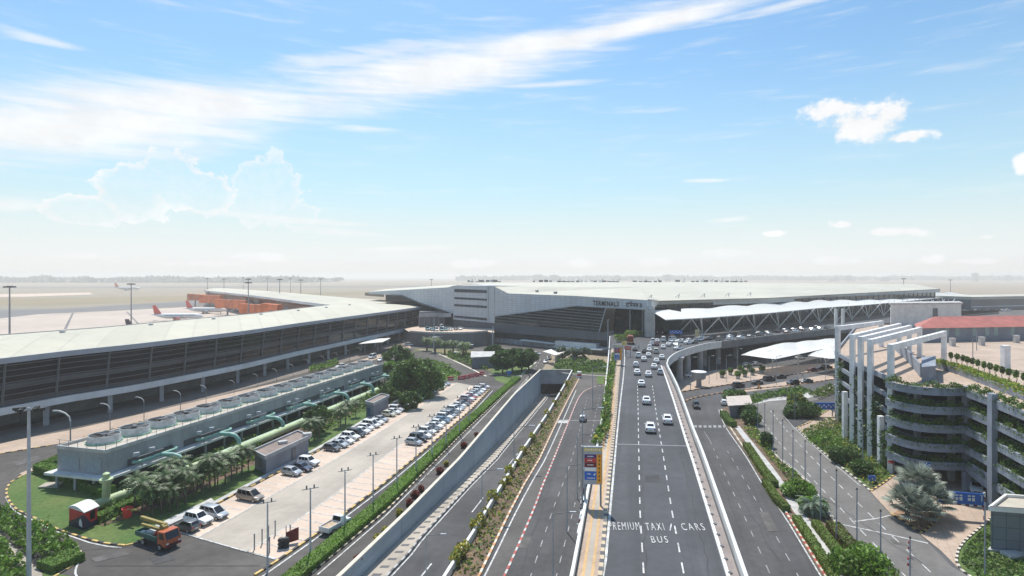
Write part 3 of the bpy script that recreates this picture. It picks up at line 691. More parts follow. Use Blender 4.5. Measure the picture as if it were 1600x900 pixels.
# central gardens in front of the terminal
sheet('garden_bed', PP([(600, 565), (655, 560), (690, 572), (722, 590), (690, 596), (640, 592), (600, 585)], .05), grass)
sheet('garden_bed', PP([(640, 556), (650, 545), (700, 545), (740, 548), (770, 556), (772, 575), (764, 580), (720, 566), (672, 548), (650, 548)], .06), grass_dry)
sheet('garden_bed', PP([(765, 580), (800, 560), (830, 562), (836, 568), (826, 580), (815, 588), (772, 585)], .06), grass)
sheet('garden_bed', PP([(772, 588), (808, 588), (812, 592), (806, 602), (790, 600), (774, 594)], .07), grass)
sheet('garden_bed', PP([(862, 577), (872, 566), (945, 565), (955, 572), (948, 584), (900, 583), (868, 580)], .07), grass)
sheet('garden_bed', PP([(932, 588), (950, 586), (952, 600), (934, 600)], .07), grass)
line_sheet('garden_kerb', PP([(655, 546), (672, 547), (715, 566), (760, 588)], .05), .8, cream, .05)
line_sheet('garden_kerb', PP([(690, 583), (710, 587), (724, 590)], .05), .8, cream, .05)
line_sheet('garden_kerb', PP([(764, 585), (790, 586), (812, 589), (828, 573), (838, 566)], .05), .6, cream, .07)
line_sheet('garden_kerb', PP([(866, 581), (900, 585), (950, 588)], .05), .7, cream, .07)
line_sheet('garden_kerb', PP([(868, 565), (905, 564), (950, 562)], .05), .7, cream, .07)
sheet('side_road', PP([(640, 532), (700, 536), (780, 541), (840, 548), (835, 556), (770, 550), (700, 544), (640, 545)], .05), asph_old)

# repairs and tar seams in the road surface
tar = mat('tar_patch', (.055, .053, .055), .85, .15, .6, fine=.15); pale = mat('pale_patch', (.12, .112, .105), .95, .15, .6, fine=.15)
mb = MB(); mb2 = MB()
def patch(b, pts, z): b.add([p for p in PP(pts, z)], [tuple(range(len(pts)))])
for q in ([(232, 872), (262, 866), (275, 874), (243, 882)], [(1008, 742), (1030, 742), (1031, 752), (1007, 752)]): patch(mb, q[::-1], .05 if q[0][0] < 900 else DECK+.02)
for q in ([(140, 872), (196, 862), (204, 866), (150, 878)], [(20, 722), (58, 712), (66, 716), (26, 728)], [(1186, 800), (1200, 800), (1216, 830), (1200, 830)], [(812, 838), (832, 838), (824, 856), (803, 856)], [(1390, 842), (1412, 846), (1420, 854), (1396, 850)]): patch(mb2, q[::-1], .06)
o = mb.build('road_patch', tar); o['kind'] = 'structure'; o = mb2.build('road_patch', pale); o['kind'] = 'structure'
mb = MB(); rr = random.Random(4)
for a, b, z in (((150, 884), (404, 884), .05), ((130, 860), (260, 850), .05), ((60, 700), (14, 744), .05), ((1112, 700), (1226, 890), .045), ((1090, 672), (1160, 830), .045), ((880, 700), (812, 890), .045), ((560, 838), (700, 712), .045), ((1262, 760), (1440, 880), .075), ((1010, 900), (1000, 700), DECK+.02), ((1110, 900), (1062, 700), DECK+.02)):
    A, B = P(*a, z), P(*b, z); pts = [A.lerp(B, k/24)+Vector((rr.uniform(-.25, .25), 0, 0)) for k in range(25)]; line_sheet('', pts, .09, None, .005, mb=mb)
o = mb.build('tar_seam', tar); o['kind'] = 'structure'

# ================================================================== LEFT TERMINAL PIER
def V2(x, y, z): return Vector((x, y, z))
FZ = 4.8
front = smooth_line([Vector((-128, 92, 0))]+[P(x, y, FZ) for x, y in ((0, 649), (113, 627), (200, 612.5), (320, 588.5), (386, 574.5), (460, 556.5), (540, 538.5), (620, 520.5), (656, 512))], 5)
front = [Vector((p.x, p.y, 0)) for p in front[1:]]
root = empty('airport_pier', (front[0].x, front[0].y, 0), 0, 'long low glass-fronted airport pier with a pale metal roof, running along the left side', 'terminal building')
def child(mb, name, m, par, smooth=False):
    o = mb.build(name, m, None, smooth); o.parent = par; o.matrix_parent_inverse = Matrix.Translation(par.location).inverted() if par.type == 'EMPTY' and par.parent is None else Matrix()
    return o
_ch = child
def child(mb, name, m, par, smooth=False):
    bpy.context.view_layer.update()
    o = mb.build(name, m, None, smooth); o.parent = par
    o.matrix_parent_inverse = par.matrix_world.inverted(); return o
start = front[0]
d0 = (front[1]-front[0]).normalized(); nrm = Vector((d0.y, -d0.x, 0))   # towards the forecourt
# glass curtain, leaning outwards to the top
bot = offset(front, .8); top = offset(front, -.2)
mb = MB()
for i in range(len(front)-1): mb.quad((bot[i].x, bot[i].y, 6.3), (bot[i+1].x, bot[i+1].y, 6.3), (top[i+1].x, top[i+1].y, 16.5), (top[i].x, top[i].y, 16.5))
a, b = bot[0], top[0]; mb.quad((a.x, a.y, 6.3), (b.x, b.y, 16.5), (b.x-40, b.y-6, 16.5), (a.x-40, a.y-6, 6.3))
child(mb, 'curtain_wall', glass2, root)
mb = MB()
for k, z in enumerate((7.6, 9.0, 10.4, 11.8, 13.2, 14.6, 15.8)):
    t = (z-6.3)/10.2; l = [q.lerp(r, t) for q, r in zip(bot, top)]; l = offset(l, -.12); strip(mb, l, .12, z-.08, z+.08)
o = child(mb, 'transom', metal_d, root)
mb = MB()
for z in (6.9, 11.0): 
    t = (z-6.3)/10.2; l = [q.lerp(r, t) for q, r in zip(bot, top)]; l = offset(l, -.05); strip(mb, l, .08, z-.4, z+.45)
child(mb, 'spandrel', mat('spandrel_grey', (.075, .08, .088), .35, .1, .2), root)
bf = resample(bot, 11.5); tf = resample(top, 1, len(bf)-1)
for p, q in zip(bf, tf):
    mb = MB(); mb.bar((p.x+.25, p.y-.1, 6.3), (q.x+.35, q.y-.1, 16.4), .3, .45); child(mb, 'mullion', metal_d, root)
mb = MB(); mb2 = MB()
bl = offset(front, -.25); strip(mb, bl, .5, FZ, 6.45); strip(mb2, offset(front, 2.2), 4.8, 6.15, 6.42)
child(mb, 'parapet_band', band_g, root); child(mb2, 'soffit_slab', conc, root)
mb = MB(); strip(mb, offset(front, .02), .15, 5.75, 5.80); child(mb, 'band_groove', metal_d, root)
# roof: front edge to back edge with a gentle arch
backpx = [(-60, 527), (0, 524), (160, 512), (320, 497), (400, 490), (510, 477)]
bk = resample(PP(backpx, 19), 1, 40)+[]; ft = resample(offset(front, -1.3), 1, 40)
ft = [Vector((p.x, p.y, 17.6)) for p in ft]
mb = MB(); rows = 7; g = []
for i in range(41):
    a = ft[i]; b = bk[i]
    g.append([a.lerp(b, k/rows)+Vector((0, 0, 1.6*math.sin(math.pi*k/rows))) for k in range(rows+1)])
for i in range(40):
    for k in range(rows): mb.quad(g[i][k], g[i+1][k], g[i+1][k+1], g[i][k+1])
RF = child(mb, 'roof', roofm, root, True)
mb = MB(); strip(mb, [Vector((p.x, p.y, 0)) for p in ft], .6, 16.45, 17.75); child(mb, 'eave_fascia', mat('fascia_grey', (.36, .38, .42), .5, .06, .1), RF)
mb = MB(); strip(mb, [Vector((p.x, p.y, 0)) for p in bk], .5, 18.2, 19.25); child(mb, 'gutter', conc, RF)
a, b = ft[0], bk[0]; mb = MB(); mb.add([a+Vector((0, 0, -1.2)), b+Vector((0, 0, -2.6)), b]+[g[0][k] for k in range(rows-1, -1, -1)], [tuple(range(rows+3))]); child(mb, 'gable_fascia', band_g, RF)
mb = MB()
for i in range(6, 40, 5): mb = MB(); mb.box((bk[i].x*.6+ft[i].x*.4, bk[i].y*.6+ft[i].y*.4, 20.1), (1.2, 1.2, .7), .4); child(mb, 'roof_vent', metal_l, RF)
# back and ground floor walls
mb = MB(); gl = offset(front, 11); strip(mb, gl, .4, 0, 6.3); strip(mb, [Vector((p.x, p.y, 0)) for p in bk], .4, 0, 18.4)
a, b = gl[0], Vector((bk[0].x, bk[0].y, 0)); mb.quad(a, b, b+Vector((0, 0, 6.3)), a+Vector((0, 0, 6.3)))
e, f_ = gl[-1], Vector((bk[-1].x, bk[-1].y, 0)); mb.quad(e, f_, f_+Vector((0, 0, 17)), e+Vector((0, 0, 17)))
child(mb, 'ground_floor_wall', mat('service_wall', (.22, .22, .22), .85, .12, .2, streak=(.8, .8, .1, 0, .3)), root)
mb = MB(); q = top[-1]; e2 = Vector((bk[-1].x+14, bk[-1].y, 0)); mb.quad((bot[-1].x, bot[-1].y, 6.3), (e2.x, e2.y, 6.3), (e2.x, e2.y, 17.4), (q.x, q.y, 17.4)); child(mb, 'end_glazing', glass, root)
for p in resample(offset(front, 1.0), 15)[:-1]:
    mb = MB(); mb.box((p.x, p.y, 2.5), (1.0, 1.0, 5.0), .45); child(mb, 'column', conc, root)
mb = MB()
for i, p in enumerate(resample(offset(front, 10.7), 9)):
    if i % 2: mb = MB(); mb.box((p.x, p.y, 1.6), (2.6, .2, 3.0), math.atan2(d0.y, d0.x)-.1*i/20); child(mb, 'service_door', metal_d, root)
# flat white porch by the far end
p0 = P(596, 545, 0); c0 = empty('porch_canopy', (p0.x, p0.y, 0), 0, 'thin white porch canopy on grey posts at the far end of the glass pier', 'canopy')
mb = MB(); mb.add([P(560, 537.5, 5.2), P(580, 529.5, 5.2), P(611, 528, 5.2), P(598, 534.5, 5.2), P(560, 537.5, 4.9), P(580, 529.5, 4.9), P(611, 528, 4.9), P(598, 534.5, 4.9)], [(0, 1, 2, 3), (7, 6, 5, 4), (0, 3, 7, 4), (3, 2, 6, 7), (2, 1, 5, 6), (1, 0, 4, 5)]); child(mb, 'canopy_roof', offw, c0)
for x, y in ((570, 552), (590, 550), (596, 547)): 
    p = P(x, y); mb = MB(); mb.box((p.x, p.y, 2.5), (.5, .5, 5)); child(mb, 'post', metal_g, c0)

# ================================================================== SECOND PIER WITH ORANGE BRIDGES
root = empty('airport_pier', (-200, 520, 0), 0, 'far airport pier with a pale roof and dark facade behind the orange boarding bridges', 'terminal building')
A = [P(319, 453.5, 19), P(400, 462, 19), P(516, 476.5, 19), P(560, 480, 19)]; B = [P(346, 450, 19), P(440, 456.3, 19), P(540, 465, 19), P(640, 471.5, 19)]
mb = MB(); 
A2 = resample(A, 1, 12); B2 = resample(B, 1, 12)
for i in range(12):
    m0 = A2[i].lerp(B2[i], .5)+Vector((0, 0, 1.2)); m1 = A2[i+1].lerp(B2[i+1], .5)+Vector((0, 0, 1.2))
    mb.quad(A2[i], A2[i+1], m1, m0); mb.quad(m0, m1, B2[i+1], B2[i])
rf = child(mb, 'roof', roofm, root)
mb = MB(); strip(mb, [Vector((p.x, p.y, 0)) for p in A2], .8, 17.3, 19.1); child(mb, 'eave_fascia', band_g, rf)
mb = MB(); q = [Vector((p.x+3, p.y+3, 0)) for p in A2]; strip(mb, q, .5, 0, 17.4); strip(mb, [Vector((A2[0].x+2, A2[0].y, 0)), Vector((B2[0].x+2, B2[0].y, 0))], .5, 0, 18.5); child(mb, 'facade', glass2, root)
for p0, p1 in ((0, .22), (.3, .5), (.72, 1)):
    mb = MB(); a = q[int(p0*12)]; b = q[int(p1*11)]; strip(mb, [a+Vector((-.6, -.6, 0)), b+Vector((-.6, -.6, 0))], .3, 11, 15.5); child(mb, 'facade_panel', mat('brown_panel', (.22, .10, .07), .6, .1, .1), root)
for p in resample(q, 70)[1:-1]:
    mb = MB(); mb.bar((p.x-14, p.y-8, 3), (p.x-1, p.y-1, 13), 1.4, 1.8); child(mb, 'stair_tower', metal_l, root)
# boarding bridges
for i, (x0, x1, yt, yb, D) in enumerate(((318, 346, 461, 473, 610), (299, 322, 459.5, 469, 700), (344, 386, 468, 481, 545), (383, 428, 475, 489, 465), (418, 437, 474.5, 484, 425))):
    zt = 36-(yt-HY)*D/F; hb = 36-(yb-HY)*D/F
    a = XD(x0, D, 0); b = XD(x1, D*.97, 0)
    r = empty('boarding_bridge', (a.x, a.y, 0), 0, f'{"bright orange corrugated" if i % 2 else "orange"} boarding bridge, {ORD[i]} counted from the parked jets towards the pier corner' if i else 'orange boarding bridge closest to the tails of the parked jets', 'boarding bridge', 'orange boarding bridges')
    
    mb = MB(); mb.bar((a.x, a.y, (zt+hb)/2), (b.x, b.y, (zt+hb)/2), 4, zt-hb); child(mb, 'tunnel', orange, r)
    n = max(2, int((x1-x0)/9)); mb = MB()
    for k in range(n+1):
        p = a.lerp(b, k/n); mb = MB(); mb.box((p.x, p.y-2.1, (zt+hb)/2), (.5, .4, zt+.3-hb)); child(mb, 'tunnel_rib', mat('orange_dark', (.45, .10, .03), .6, .1, 1), r)
    mb = MB(); mb.box((a.x-1, a.y, (zt+hb)/2), (5, 6, zt+.6-hb)); child(mb, 'cab', orange, r)
    mb = MB(); p = a.lerp(b, .3); mb.box((p.x, p.y-1, hb/2), (1.2, 1.2, hb)); child(mb, 'support_leg', metal_g, r)

# ================================================================== MAIN TERMINAL
T = empty('terminal_building', (0, 330, 0), 0, 'huge white-clad terminal with dark glass walls and a broad pale roof, at the centre', 'terminal building')
C0 = Vector((57.5, 255, 0)); T0 = Vector((-9.0, 318, 0))    # right corner, tower corner
def lerpP(t, z): p = T0.lerp(C0, t); return Vector((p.x, p.y, z))
def face_t(x):      # parameter along the front face for a photo column
    u = (x-800)/F; d = C0-T0; return (u*T0.y-T0.x)/(d.x-u*d.y)
def onface(x, y, off=0.0):
    t = face_t(x); p = T0.lerp(C0, t); n = Vector((-(C0-T0).y, (C0-T0).x, 0)).normalized(); n = -n if n.y > 0 else n
    p = p+n*off; z = CAMZ-(y-HY)*p.y/F; return Vector((p.x, p.y, z))
# white cladding band (front face)
pts = [(772, 448), (794, 458.5), (900, 462.5), (1012, 469), (1018, 470), (1018, 484), (1010, 483.5), (900, 477.5), (773, 494)]
mb = MB(); v = [onface(x, y) for x, y in pts]; mb.add(v, [tuple(range(len(v)))]); child(mb, 'cladding', clad, T)
mb = MB(); l = [onface(x, y, .15) for x, y in ((773, 494), (900, 477.5), (1010, 483.5), (1018, 484))]
for a, b in zip(l, l[1:]): mb.bar(a, b, .5, .5)
child(mb, 'cladding_edge', metal_l, T)
# dark glass screen with horizontal louvres
g1 = [onface(x, y, -.4) for x, y in ((773, 494), (900, 477.5), (947, 480), (936, 520), (773, 505))]
mb = MB(); mb.add(g1, [tuple(range(5))]); child(mb, 'glass_screen', glass, T)
mb = MB()
for k in range(9):
    u0 = max(0, (4.6*k-11)/.222)+1; u1 = 164+k*1.2; f = lambda u: 504.5+.092*u-4.6*k
    if k == 8: continue
    mb.bar(onface(773+u0, f(u0), .05), onface(773+u1, f(u1), .05), .25, .5)
child(mb, 'louvre', mat('louvre_teal', (.085, .11, .12), .4, .1, .1), T)
mb = MB(); mb.bar(onface(947, 480, .1), onface(936, 520, .1), .35); child(mb, 'glass_edge', metal_l, T)
# lower grey band and podium
mb = MB(); v = [onface(x, y, .4) for x, y in ((773, 505), (936, 520), (960, 516), (960, 533), (773, 519))]; mb.add(v, [tuple(range(5))])
child(mb, 'podium_band', clad_dk, T)
mb = MB(); v = [onface(x, y, .2) for x, y in ((773, 519), (960, 533), (960, 546), (773, 530))]; mb.add(v, [(0, 1, 2, 3)]); child(mb, 'podium_glass', glass, T)
mb = MB(); v = [onface(x, y, 1.2) for x, y in ((775, 528), (960, 543), (960, 552), (775, 540))]; mb.add(v, [(0, 1, 2, 3)]); child(mb, 'arrivals_wall', conc, T)
mb = MB()
for k in range(18): x = 780+k*7.5; mb = MB(); mb.bar(onface(x, 529+k*.55, 1.5), onface(x, 540+k*.6, 1.5), .35); child(mb, 'arrivals_mullion', metal_l, T)
for x0, x1, y, n_ in ((820, 872, 531, 'canopy_strip'), (872, 900, 541, 'canopy_strip')):
    mb = MB(); a = onface(x0, y, 2.5); b = onface(x1, y+6, 2.5); mb.bar(a, b, 3.2, .35); child(mb, n_, white, T)
mb = MB(); a, b = onface(876, 536, 3), onface(940, 541, 3); mb.bar(a, b, 3.0, 2.3); child(mb, 'entrance_fascia', offw, T)
mb = MB(); a, b = onface(885, 543, 5), onface(955, 546, 5); mb.bar(a, b, 5.0, .4); child(mb, 'entrance_canopy', white, T)
# recess and big corner column
mb = MB(); v = [onface(x, y, -14) for x, y in ((936, 480), (1040, 482), (1040, 530), (930, 530))]; mb.add(v, [(0, 1, 2, 3)]); child(mb, 'recess_glazing', glass, T)
for x in (975, 995): mb = MB(); mb.bar(onface(x, 484, -5), onface(x, 520, -5), .6); child(mb, 'recess_column', metal_g, T)
mb = MB(); a = onface(1013, 482, -1.0); b = onface(1015, 528, -1.0); mb.prism([(a.x-1.8, a.y-1), (a.x+2.2, a.y-1), (a.x+2.6, a.y+2), (a.x-1.8, a.y+2)], DECK, a.z+1); child(mb, 'corner_column', conc_lt, T)
# tower block with four dark louvre strips
TW0 = Vector((-32.0, 331, 0)); tn = 0
def ontower(x, y, off=0.0):
    u = (x-800)/F; d = T0-TW0; t = (u*TW0.y-TW0.x)/(d.x-u*d.y); p = TW0.lerp(T0, t)+Vector((-.45, -.9, 0))*off
    return Vector((p.x, p.y, CAMZ-(y-HY)*p.y/F))
mb = MB(); v = [ontower(x, y) for x, y in ((708, 446.5), (772, 446), (773, 505), (708, 499))]; mb.add(v, [(0, 1, 2, 3)])
bk_ = [p+Vector((18, 34, 0)) for p in v]; mb.add([v[0], v[1], bk_[1], bk_[0]], [(0, 1, 2, 3)]); mb.add([v[0], v[3], bk_[3]+Vector((-18, 0, 0)), bk_[0]+Vector((-18, 0, 0))], [(0, 1, 2, 3)])
child(mb, 'stair_block', clad, T)
for ya, yb, yc, yd in ((451.5, 453.5, 458, 456.5), (464, 467, 470, 467.3), (475, 478, 481.5, 478.5), (493, 497, 501, 496)):
    mb = MB(); v = [ontower(x, y, .12) for x, y in ((710, ya), (761, yb), (761, yc), (710, yd))]; mb.add(v, [(0, 1, 2, 3)])
    child(mb, 'louvre_strip', louvre, T)
mb = MB(); mb.bar(ontower(763, 447, .15), ontower(763, 505, .15), .3); child(mb, 'panel_joint', metal_l, T)
mb = MB(); v = [ontower(x, y, -.6) for x, y in ((708, 499), (773, 505), (773, 520), (708, 512))]; mb.add(v, [(0, 1, 2, 3)]); child(mb, 'stair_base', clad_dk, T)
# left wing: grid-clad wedge with rising lower edge
LW0 = Vector((-105, 385, 0))
def onleft(x, y, off=0.0):
    u = (x-800)/F; d = TW0-LW0; t = (u*LW0.y-LW0.x)/(d.x-u*d.y); p = LW0.lerp(TW0, t)+Vector((-.5, -.85, 0))*off
    return Vector((p.x, p.y, CAMZ-(y-HY)*p.y/F))
mb = MB(); v = [onleft(x, y) for x, y in ((576, 456), (700, 449), (708, 446.5), (708, 490), (698, 487), (655, 473), (628, 461.5), (576, 459))]; mb.add(v, [tuple(range(8))]); child(mb, 'wing_cladding', clad, T)
mb = MB(); l = [onleft(x, y, .2) for x, y in ((612, 461), (628, 461.5), (655, 473), (698, 487))]
for a, b in zip(l, l[1:]): mb.bar(a, b, .5, .7)
child(mb, 'wing_edge', metal_d, T)
mb = MB(); v = [onleft(x, y, -1.5) for x, y in ((600, 460), (628, 461), (708, 489), (708, 520), (600, 500))]; mb.add(v, [tuple(range(5))]); child(mb, 'wing_glazing', glass, T)
mb = MB(); v = [onleft(x, y, 2) for x, y in ((650, 493), (708, 489), (708, 495), (650, 499))]; mb.add(v, [(0, 1, 2, 3)]); child(mb, 'wing_ledge', conc, T)
mb = MB(); a = P(572, 458.5, 24); b = P(640, 455, 24); mb.add([onleft(576, 456), onleft(700, 449), onleft(708, 446.5), P(736, 443.5, 30), P(690, 446, 28), P(600, 452, 26)], [tuple(range(6))]); child(mb, 'wing_roof', roofm2, T)
mb = MB(); mb.add([P(570, 457, 22), P(600, 459, 22), P(600, 464, 18), P(570, 462, 18)], [(0, 1, 2, 3)]); child(mb, 'wing_gable', conc, T)
# the broad roof
v = [onface(794, 458.3), onface(900, 462.3), onface(1012, 468.8), P(1030, 470, 25), P(1200, 465.5, 24.5), P(1360, 457, 24.5), P(1468, 451.5, 24.5), P(1430, 444.2, 27), P(1100, 440.8, 28.5), P(760, 441.5, 29.3), P(738, 443.2, 29.5), onface(774, 447.5)]
mb = MB(); ctr = P(1000, 449, 29); n = len(v); mb.add(v+[ctr], [(i, (i+1) % n, n) for i in range(n)]); MR = child(mb, 'roof', roofm2, T)
ed = [onface(1012, 469.5), P(1030, 470.6, 24.5), P(1200, 466.2, 24), P(1360, 457.6, 24), P(1468, 452.1, 24)]
mb = MB()
for a, b in zip(ed, ed[1:]): mb.bar(a+Vector((0, -.4, -1.2)), b+Vector((0, -.4, -1.2)), .5, 2.6)
child(mb, 'eave_fascia', white, MR)
mb = MB()
for a, b in zip(ed, ed[1:]): mb.bar(a+Vector((0, -.8, .3)), b+Vector((0, -.8, .3)), .5, .5)
child(mb, 'gutter', metal_g, MR)
# under-eave and departures glass wall
mb = MB(); gl0 = C0+Vector((4, 6, 0)); 
w0 = P(1022, 523, DECK); w1 = Vector((345, 470, DECK))
mb.quad((w0.x, w0.y, DECK), (w1.x, w1.y, DECK), (w1.x, w1.y, 23), (w0.x, w0.y, 23)); child(mb, 'departures_glazing', glass, T)
mb = MB(); ww = resample([Vector((w0.x, w0.y, 0)), Vector((w1.x, w1.y, 0))], 9)
for p in ww: mb = MB(); mb.box((p.x, p.y-.3, (DECK+23)/2), (.35, .35, 23-DECK)); child(mb, 'departures_mullion', metal_d, T)
mb = MB(); mb.quad((w0.x-3, w0.y+2, 0), (w1.x, w1.y+2, 0), (w1.x, w1.y+2, DECK-.5), (w0.x-3, w0.y+2, DECK-.5)); child(mb, 'arrivals_glazing', glass2, T)
# writing on the fascia
mb = MB()
def face_text(s, x0, x1, yb, yt, sp=1.0, bold=.03, slope=.055):
    a = onface(x0, yb, .25); b = onface(x1, yb+(x1-x0)*slope, .25); t = onface(x0, yt, .25)
    ux = (b-a); fit_text(mb, s, a, ux.normalized(), (0, 0, 1), ux.length, t.z-a.z, sp, bold)
face_text('TERMINAL3', 927, 967, 477.2, 469.4, 1.25, .03)
face_text('ट', 978, 982.5, 479.3, 473.2); face_text('ि', 982, 985, 479.6, 471.5, bold=.02)
face_text('म', 984.5, 989, 479.6, 473.4); face_text('न', 989.5, 993.5, 479.9, 473.7); face_text('ल', 993.8, 998, 480.1, 473.9)
face_text('3', 999.5, 1003, 480.2, 473.9)
mb.bar(onface(978, 473.3, .25), onface(998, 474.4, .25), .15, .22); mb.bar(onface(986, 472.8, .25), onface(988, 470.6, .25), .15, .3)
child(mb, 'lettering', blk, T)
# plant on the roof ridge
rx = [(732+i*6.2, 9) for i in range(9)]+[(832+i*7, 7) for i in range(20)]+[(985+i*7.5, 8) for i in range(26)]
random.seed(3)
for x, h in rx:
    mb = MB(); mb2 = MB(); mb3 = MB()
    if random.random() < .12: continue
    p = P(x+random.uniform(-2, 2), 441.2+random.uniform(0, .4), 28.8); s = random.uniform(.5, 1.3)
    (mb if random.random() < .75 else mb3).box((p.x, p.y, 29.4+s), (random.uniform(2, 6), 3, 2.0*s), random.uniform(0, 1))
    if random.random() < .5: mb2.bar((p.x, p.y, 29), (p.x+random.uniform(-3, 3), p.y, 29+random.uniform(2.5, 5)), .5)
    for q_, nm_, mm_ in ((mb, 'roof_plant', metal_d), (mb2, 'roof_duct', metal_g), (mb3, 'plant_cabinet', white)):
        if q_.v: child(q_, nm_, mm_, MR)
for x, y in ((839, 454), (868, 456.5)): 
    p = P(x, y, 28.2); mb = MB(); mb.lathe((p.x, p.y, 27.4), [(.9, 0), (.9, .8), (1.1, 1.0), (.2, 1.4)], 12); child(mb, 'roof_cowl', metal_g, MR)
for x in (1017, 1060, 1100, 1138, 1172): 
    p = P(x, 466.5-(x-1017)*.03, 25.5); mb = MB(); mb.bar(p, p+Vector((.5, 0, 1.8)), .4); mb.bar(p+Vector((-1, 2, 0)), p+Vector((.5, 0, 1.8)), .25); child(mb, 'membrane_mast', offw, MR)

# tensile canopy over the departures road
K = empty('membrane_canopy', (62, 234, 0), 0, 'long white scalloped fabric canopy on splayed steel struts over the departures road', 'canopy')
fr = [P(x, y, 18.3) for x, y in ((1040, 500), (1100, 497), (1128, 495), (1200, 489.5), (1280, 481.5), (1360, 476), (1440, 468.5), (1520, 461))]
bkc = [P(x, y, 20.8) for x, y in ((1016, 485), (1060, 484), (1100, 483), (1190, 477), (1260, 472.5), (1330, 467), (1400, 463), (1490, 457.5))]
N_ = 96; f2 = resample(fr, 1, N_); b2 = resample(bkc, 1, N_); mb = MB(); rows = 6; gg = []
for i in range(N_+1):
    ph = i/N_*13.0; r = []
    for k in range(rows+1):
        t = k/rows; hump = abs(math.sin(math.pi*ph))
        r.append(f2[i].lerp(b2[i], t)+Vector((0, 0, (1.0*hump*t**1.5-.5*math.sin(math.pi*t)*(1-.5*hump))*min(1, i/8))))
    gg.append(r)
for i in range(N_):
    for k in range(rows): mb.quad(gg[i][k], gg[i+1][k], gg[i+1][k+1], gg[i][k+1])
child(mb, 'membrane', memb, K, False)
mb = MB(); 
for i in range(0, N_, 3): mb.bar(f2[i], f2[min(N_, i+3)], .35)
child(mb, 'edge_tube', offw, K)
bases = [P(x, y, DECK) for x, y in ((1062, 521), (1098, 526), (1138, 521.5), (1180, 516.5), (1217, 513), (1251, 508.5), (1281, 505), (1309, 501.5))]
d_ = (bases[-1]-bases[-2]); 
for k in range(1, 9): bases.append(P(1281, 505, DECK).lerp(Vector((345, 455, DECK)), k/9+.08))
dirm = (w1-w0).normalized()
for i, p in enumerate(bases):
    mb = MB(); n2 = Vector((dirm.y, -dirm.x, 0)).normalized(); t0 = p+Vector((0, 0, .6)) 
    mb.bar(p, t0, .6)
    for sx, sy in ((-7.5, 4), (7.5, 4), (-4.5, -4), (4.5, -4)):
        e = p+dirm*sx+n2*sy; e.z = 18.6 if sy > 0 else 19.3; mb.bar(t0, e, .36)
    child(mb, 'splayed_strut', offw, K)

# arrivals canopies on the ground
for j, (lab, tip, lo, rt, up, apex) in enumerate((('large white fabric canopy over the arrivals forecourt, nearer the elevated road', (1158, 554), (1210, 561.5), (1306, 541), (1306, 529), (1214, 546)),
                             ('white fabric canopy over the arrivals forecourt, partly behind the car park', (1262, 555.5), (1300, 561), (1360, 550), (1360, 541), (1300, 549)))):
    r = empty('membrane_canopy', (P(*lo, 0).x, P(*lo, 0).y, 0), 0, lab, 'canopy')
    a, b, c, d, e = [P(*q, 6.2) for q in (tip, lo, rt, up, apex)]
    mb = MB(); k = 10; e.z = 8.2; 
    L1 = resample([a, b, c], 1, 14); L2 = resample([a, e, d], 1, 14); 
    for i in range(14):
        for s_ in range(4):
            def q(ii, t): return L1[ii].lerp(L2[ii], t)+Vector((0, 0, .45*abs(math.sin(ii*.9))*t-.3*math.sin(math.pi*t)))
            mb.quad(q(i, s_/4), q(i+1, s_/4), q(i+1, (s_+1)/4), q(i, (s_+1)/4))
    child(mb, 'membrane', memb, r)
    for i in (3, 7, 11):
        m_ = L1[i].lerp(L2[i], .4); mb = MB(); mb.bar((m_.x, m_.y, 0), (m_.x, m_.y, 4.2), .35); mb.bar((m_.x, m_.y, 4), L1[i], .2); mb.bar((m_.x, m_.y, 4), L2[i], .2); child(mb, 'post', offw, r)

# small white sail canopy by the garden
r = empty('sail_canopy', (P(868, 566).x, P(868, 566).y, 0), 0, 'small white wing-shaped canopy at the head of the garden road', 'canopy')
v = [P(848, 549, 4.5), P(861, 545.5, 5.2), P(868, 555, 4.6), P(884, 549, 6), P(872, 551, 5.2), P(866, 548.5, 5)]
mb = MB(); mb.add([v[0], v[1], v[5], v[4], v[3], v[2]], [(0, 5, 4, 3, 2, 1)]); child(mb, 'membrane', memb, r)
mb = MB(); p = P(868, 567); mb.bar((p.x, p.y, 0), (p.x, p.y, 5), .5); child(mb, 'post', conc_lt, r)

# ramp behind the gardens (curved wall, parked cars on top)
RZ = 7.0
rp = [(640, 519), (668, 521), (706, 521.5), (740, 520.5), (762, 518.5)]
ru = [(640, 512), (668, 511.5), (706, 508.5), (762, 509)]
v = [P(x, y, RZ) for x, y in rp]+[P(x, y, RZ) for x, y in ((772, 520), (772, 514), (715, 508), (700, 507), (655, 510), (630, 513))]
mb = MB(); mb.prism([(p.x, p.y) for p in v], 0, RZ); ro = mb.build('ramp_building', mat('ramp_wall', (.17, .165, .17), .8, .08, .1)); tag(ro, 'low curved grey parking podium at the foot of the terminal stair block', 'podium')
mb = MB(); mb.add([p+Vector((0, 0, .03)) for p in v], [tuple(range(len(v)))]); mb.build('parking_deck', conc_stall, ro)
v2 = [P(x, y, RZ) for x, y in rp]; mb = MB(); strip(mb, v2, .3, 0, .8); mb.build('parapet', conc_lt, ro)
mb = MB(); v = [P(x, y, 0) for x, y in ((655, 513), (714, 509), (714, 513.5), (655, 517))]; 
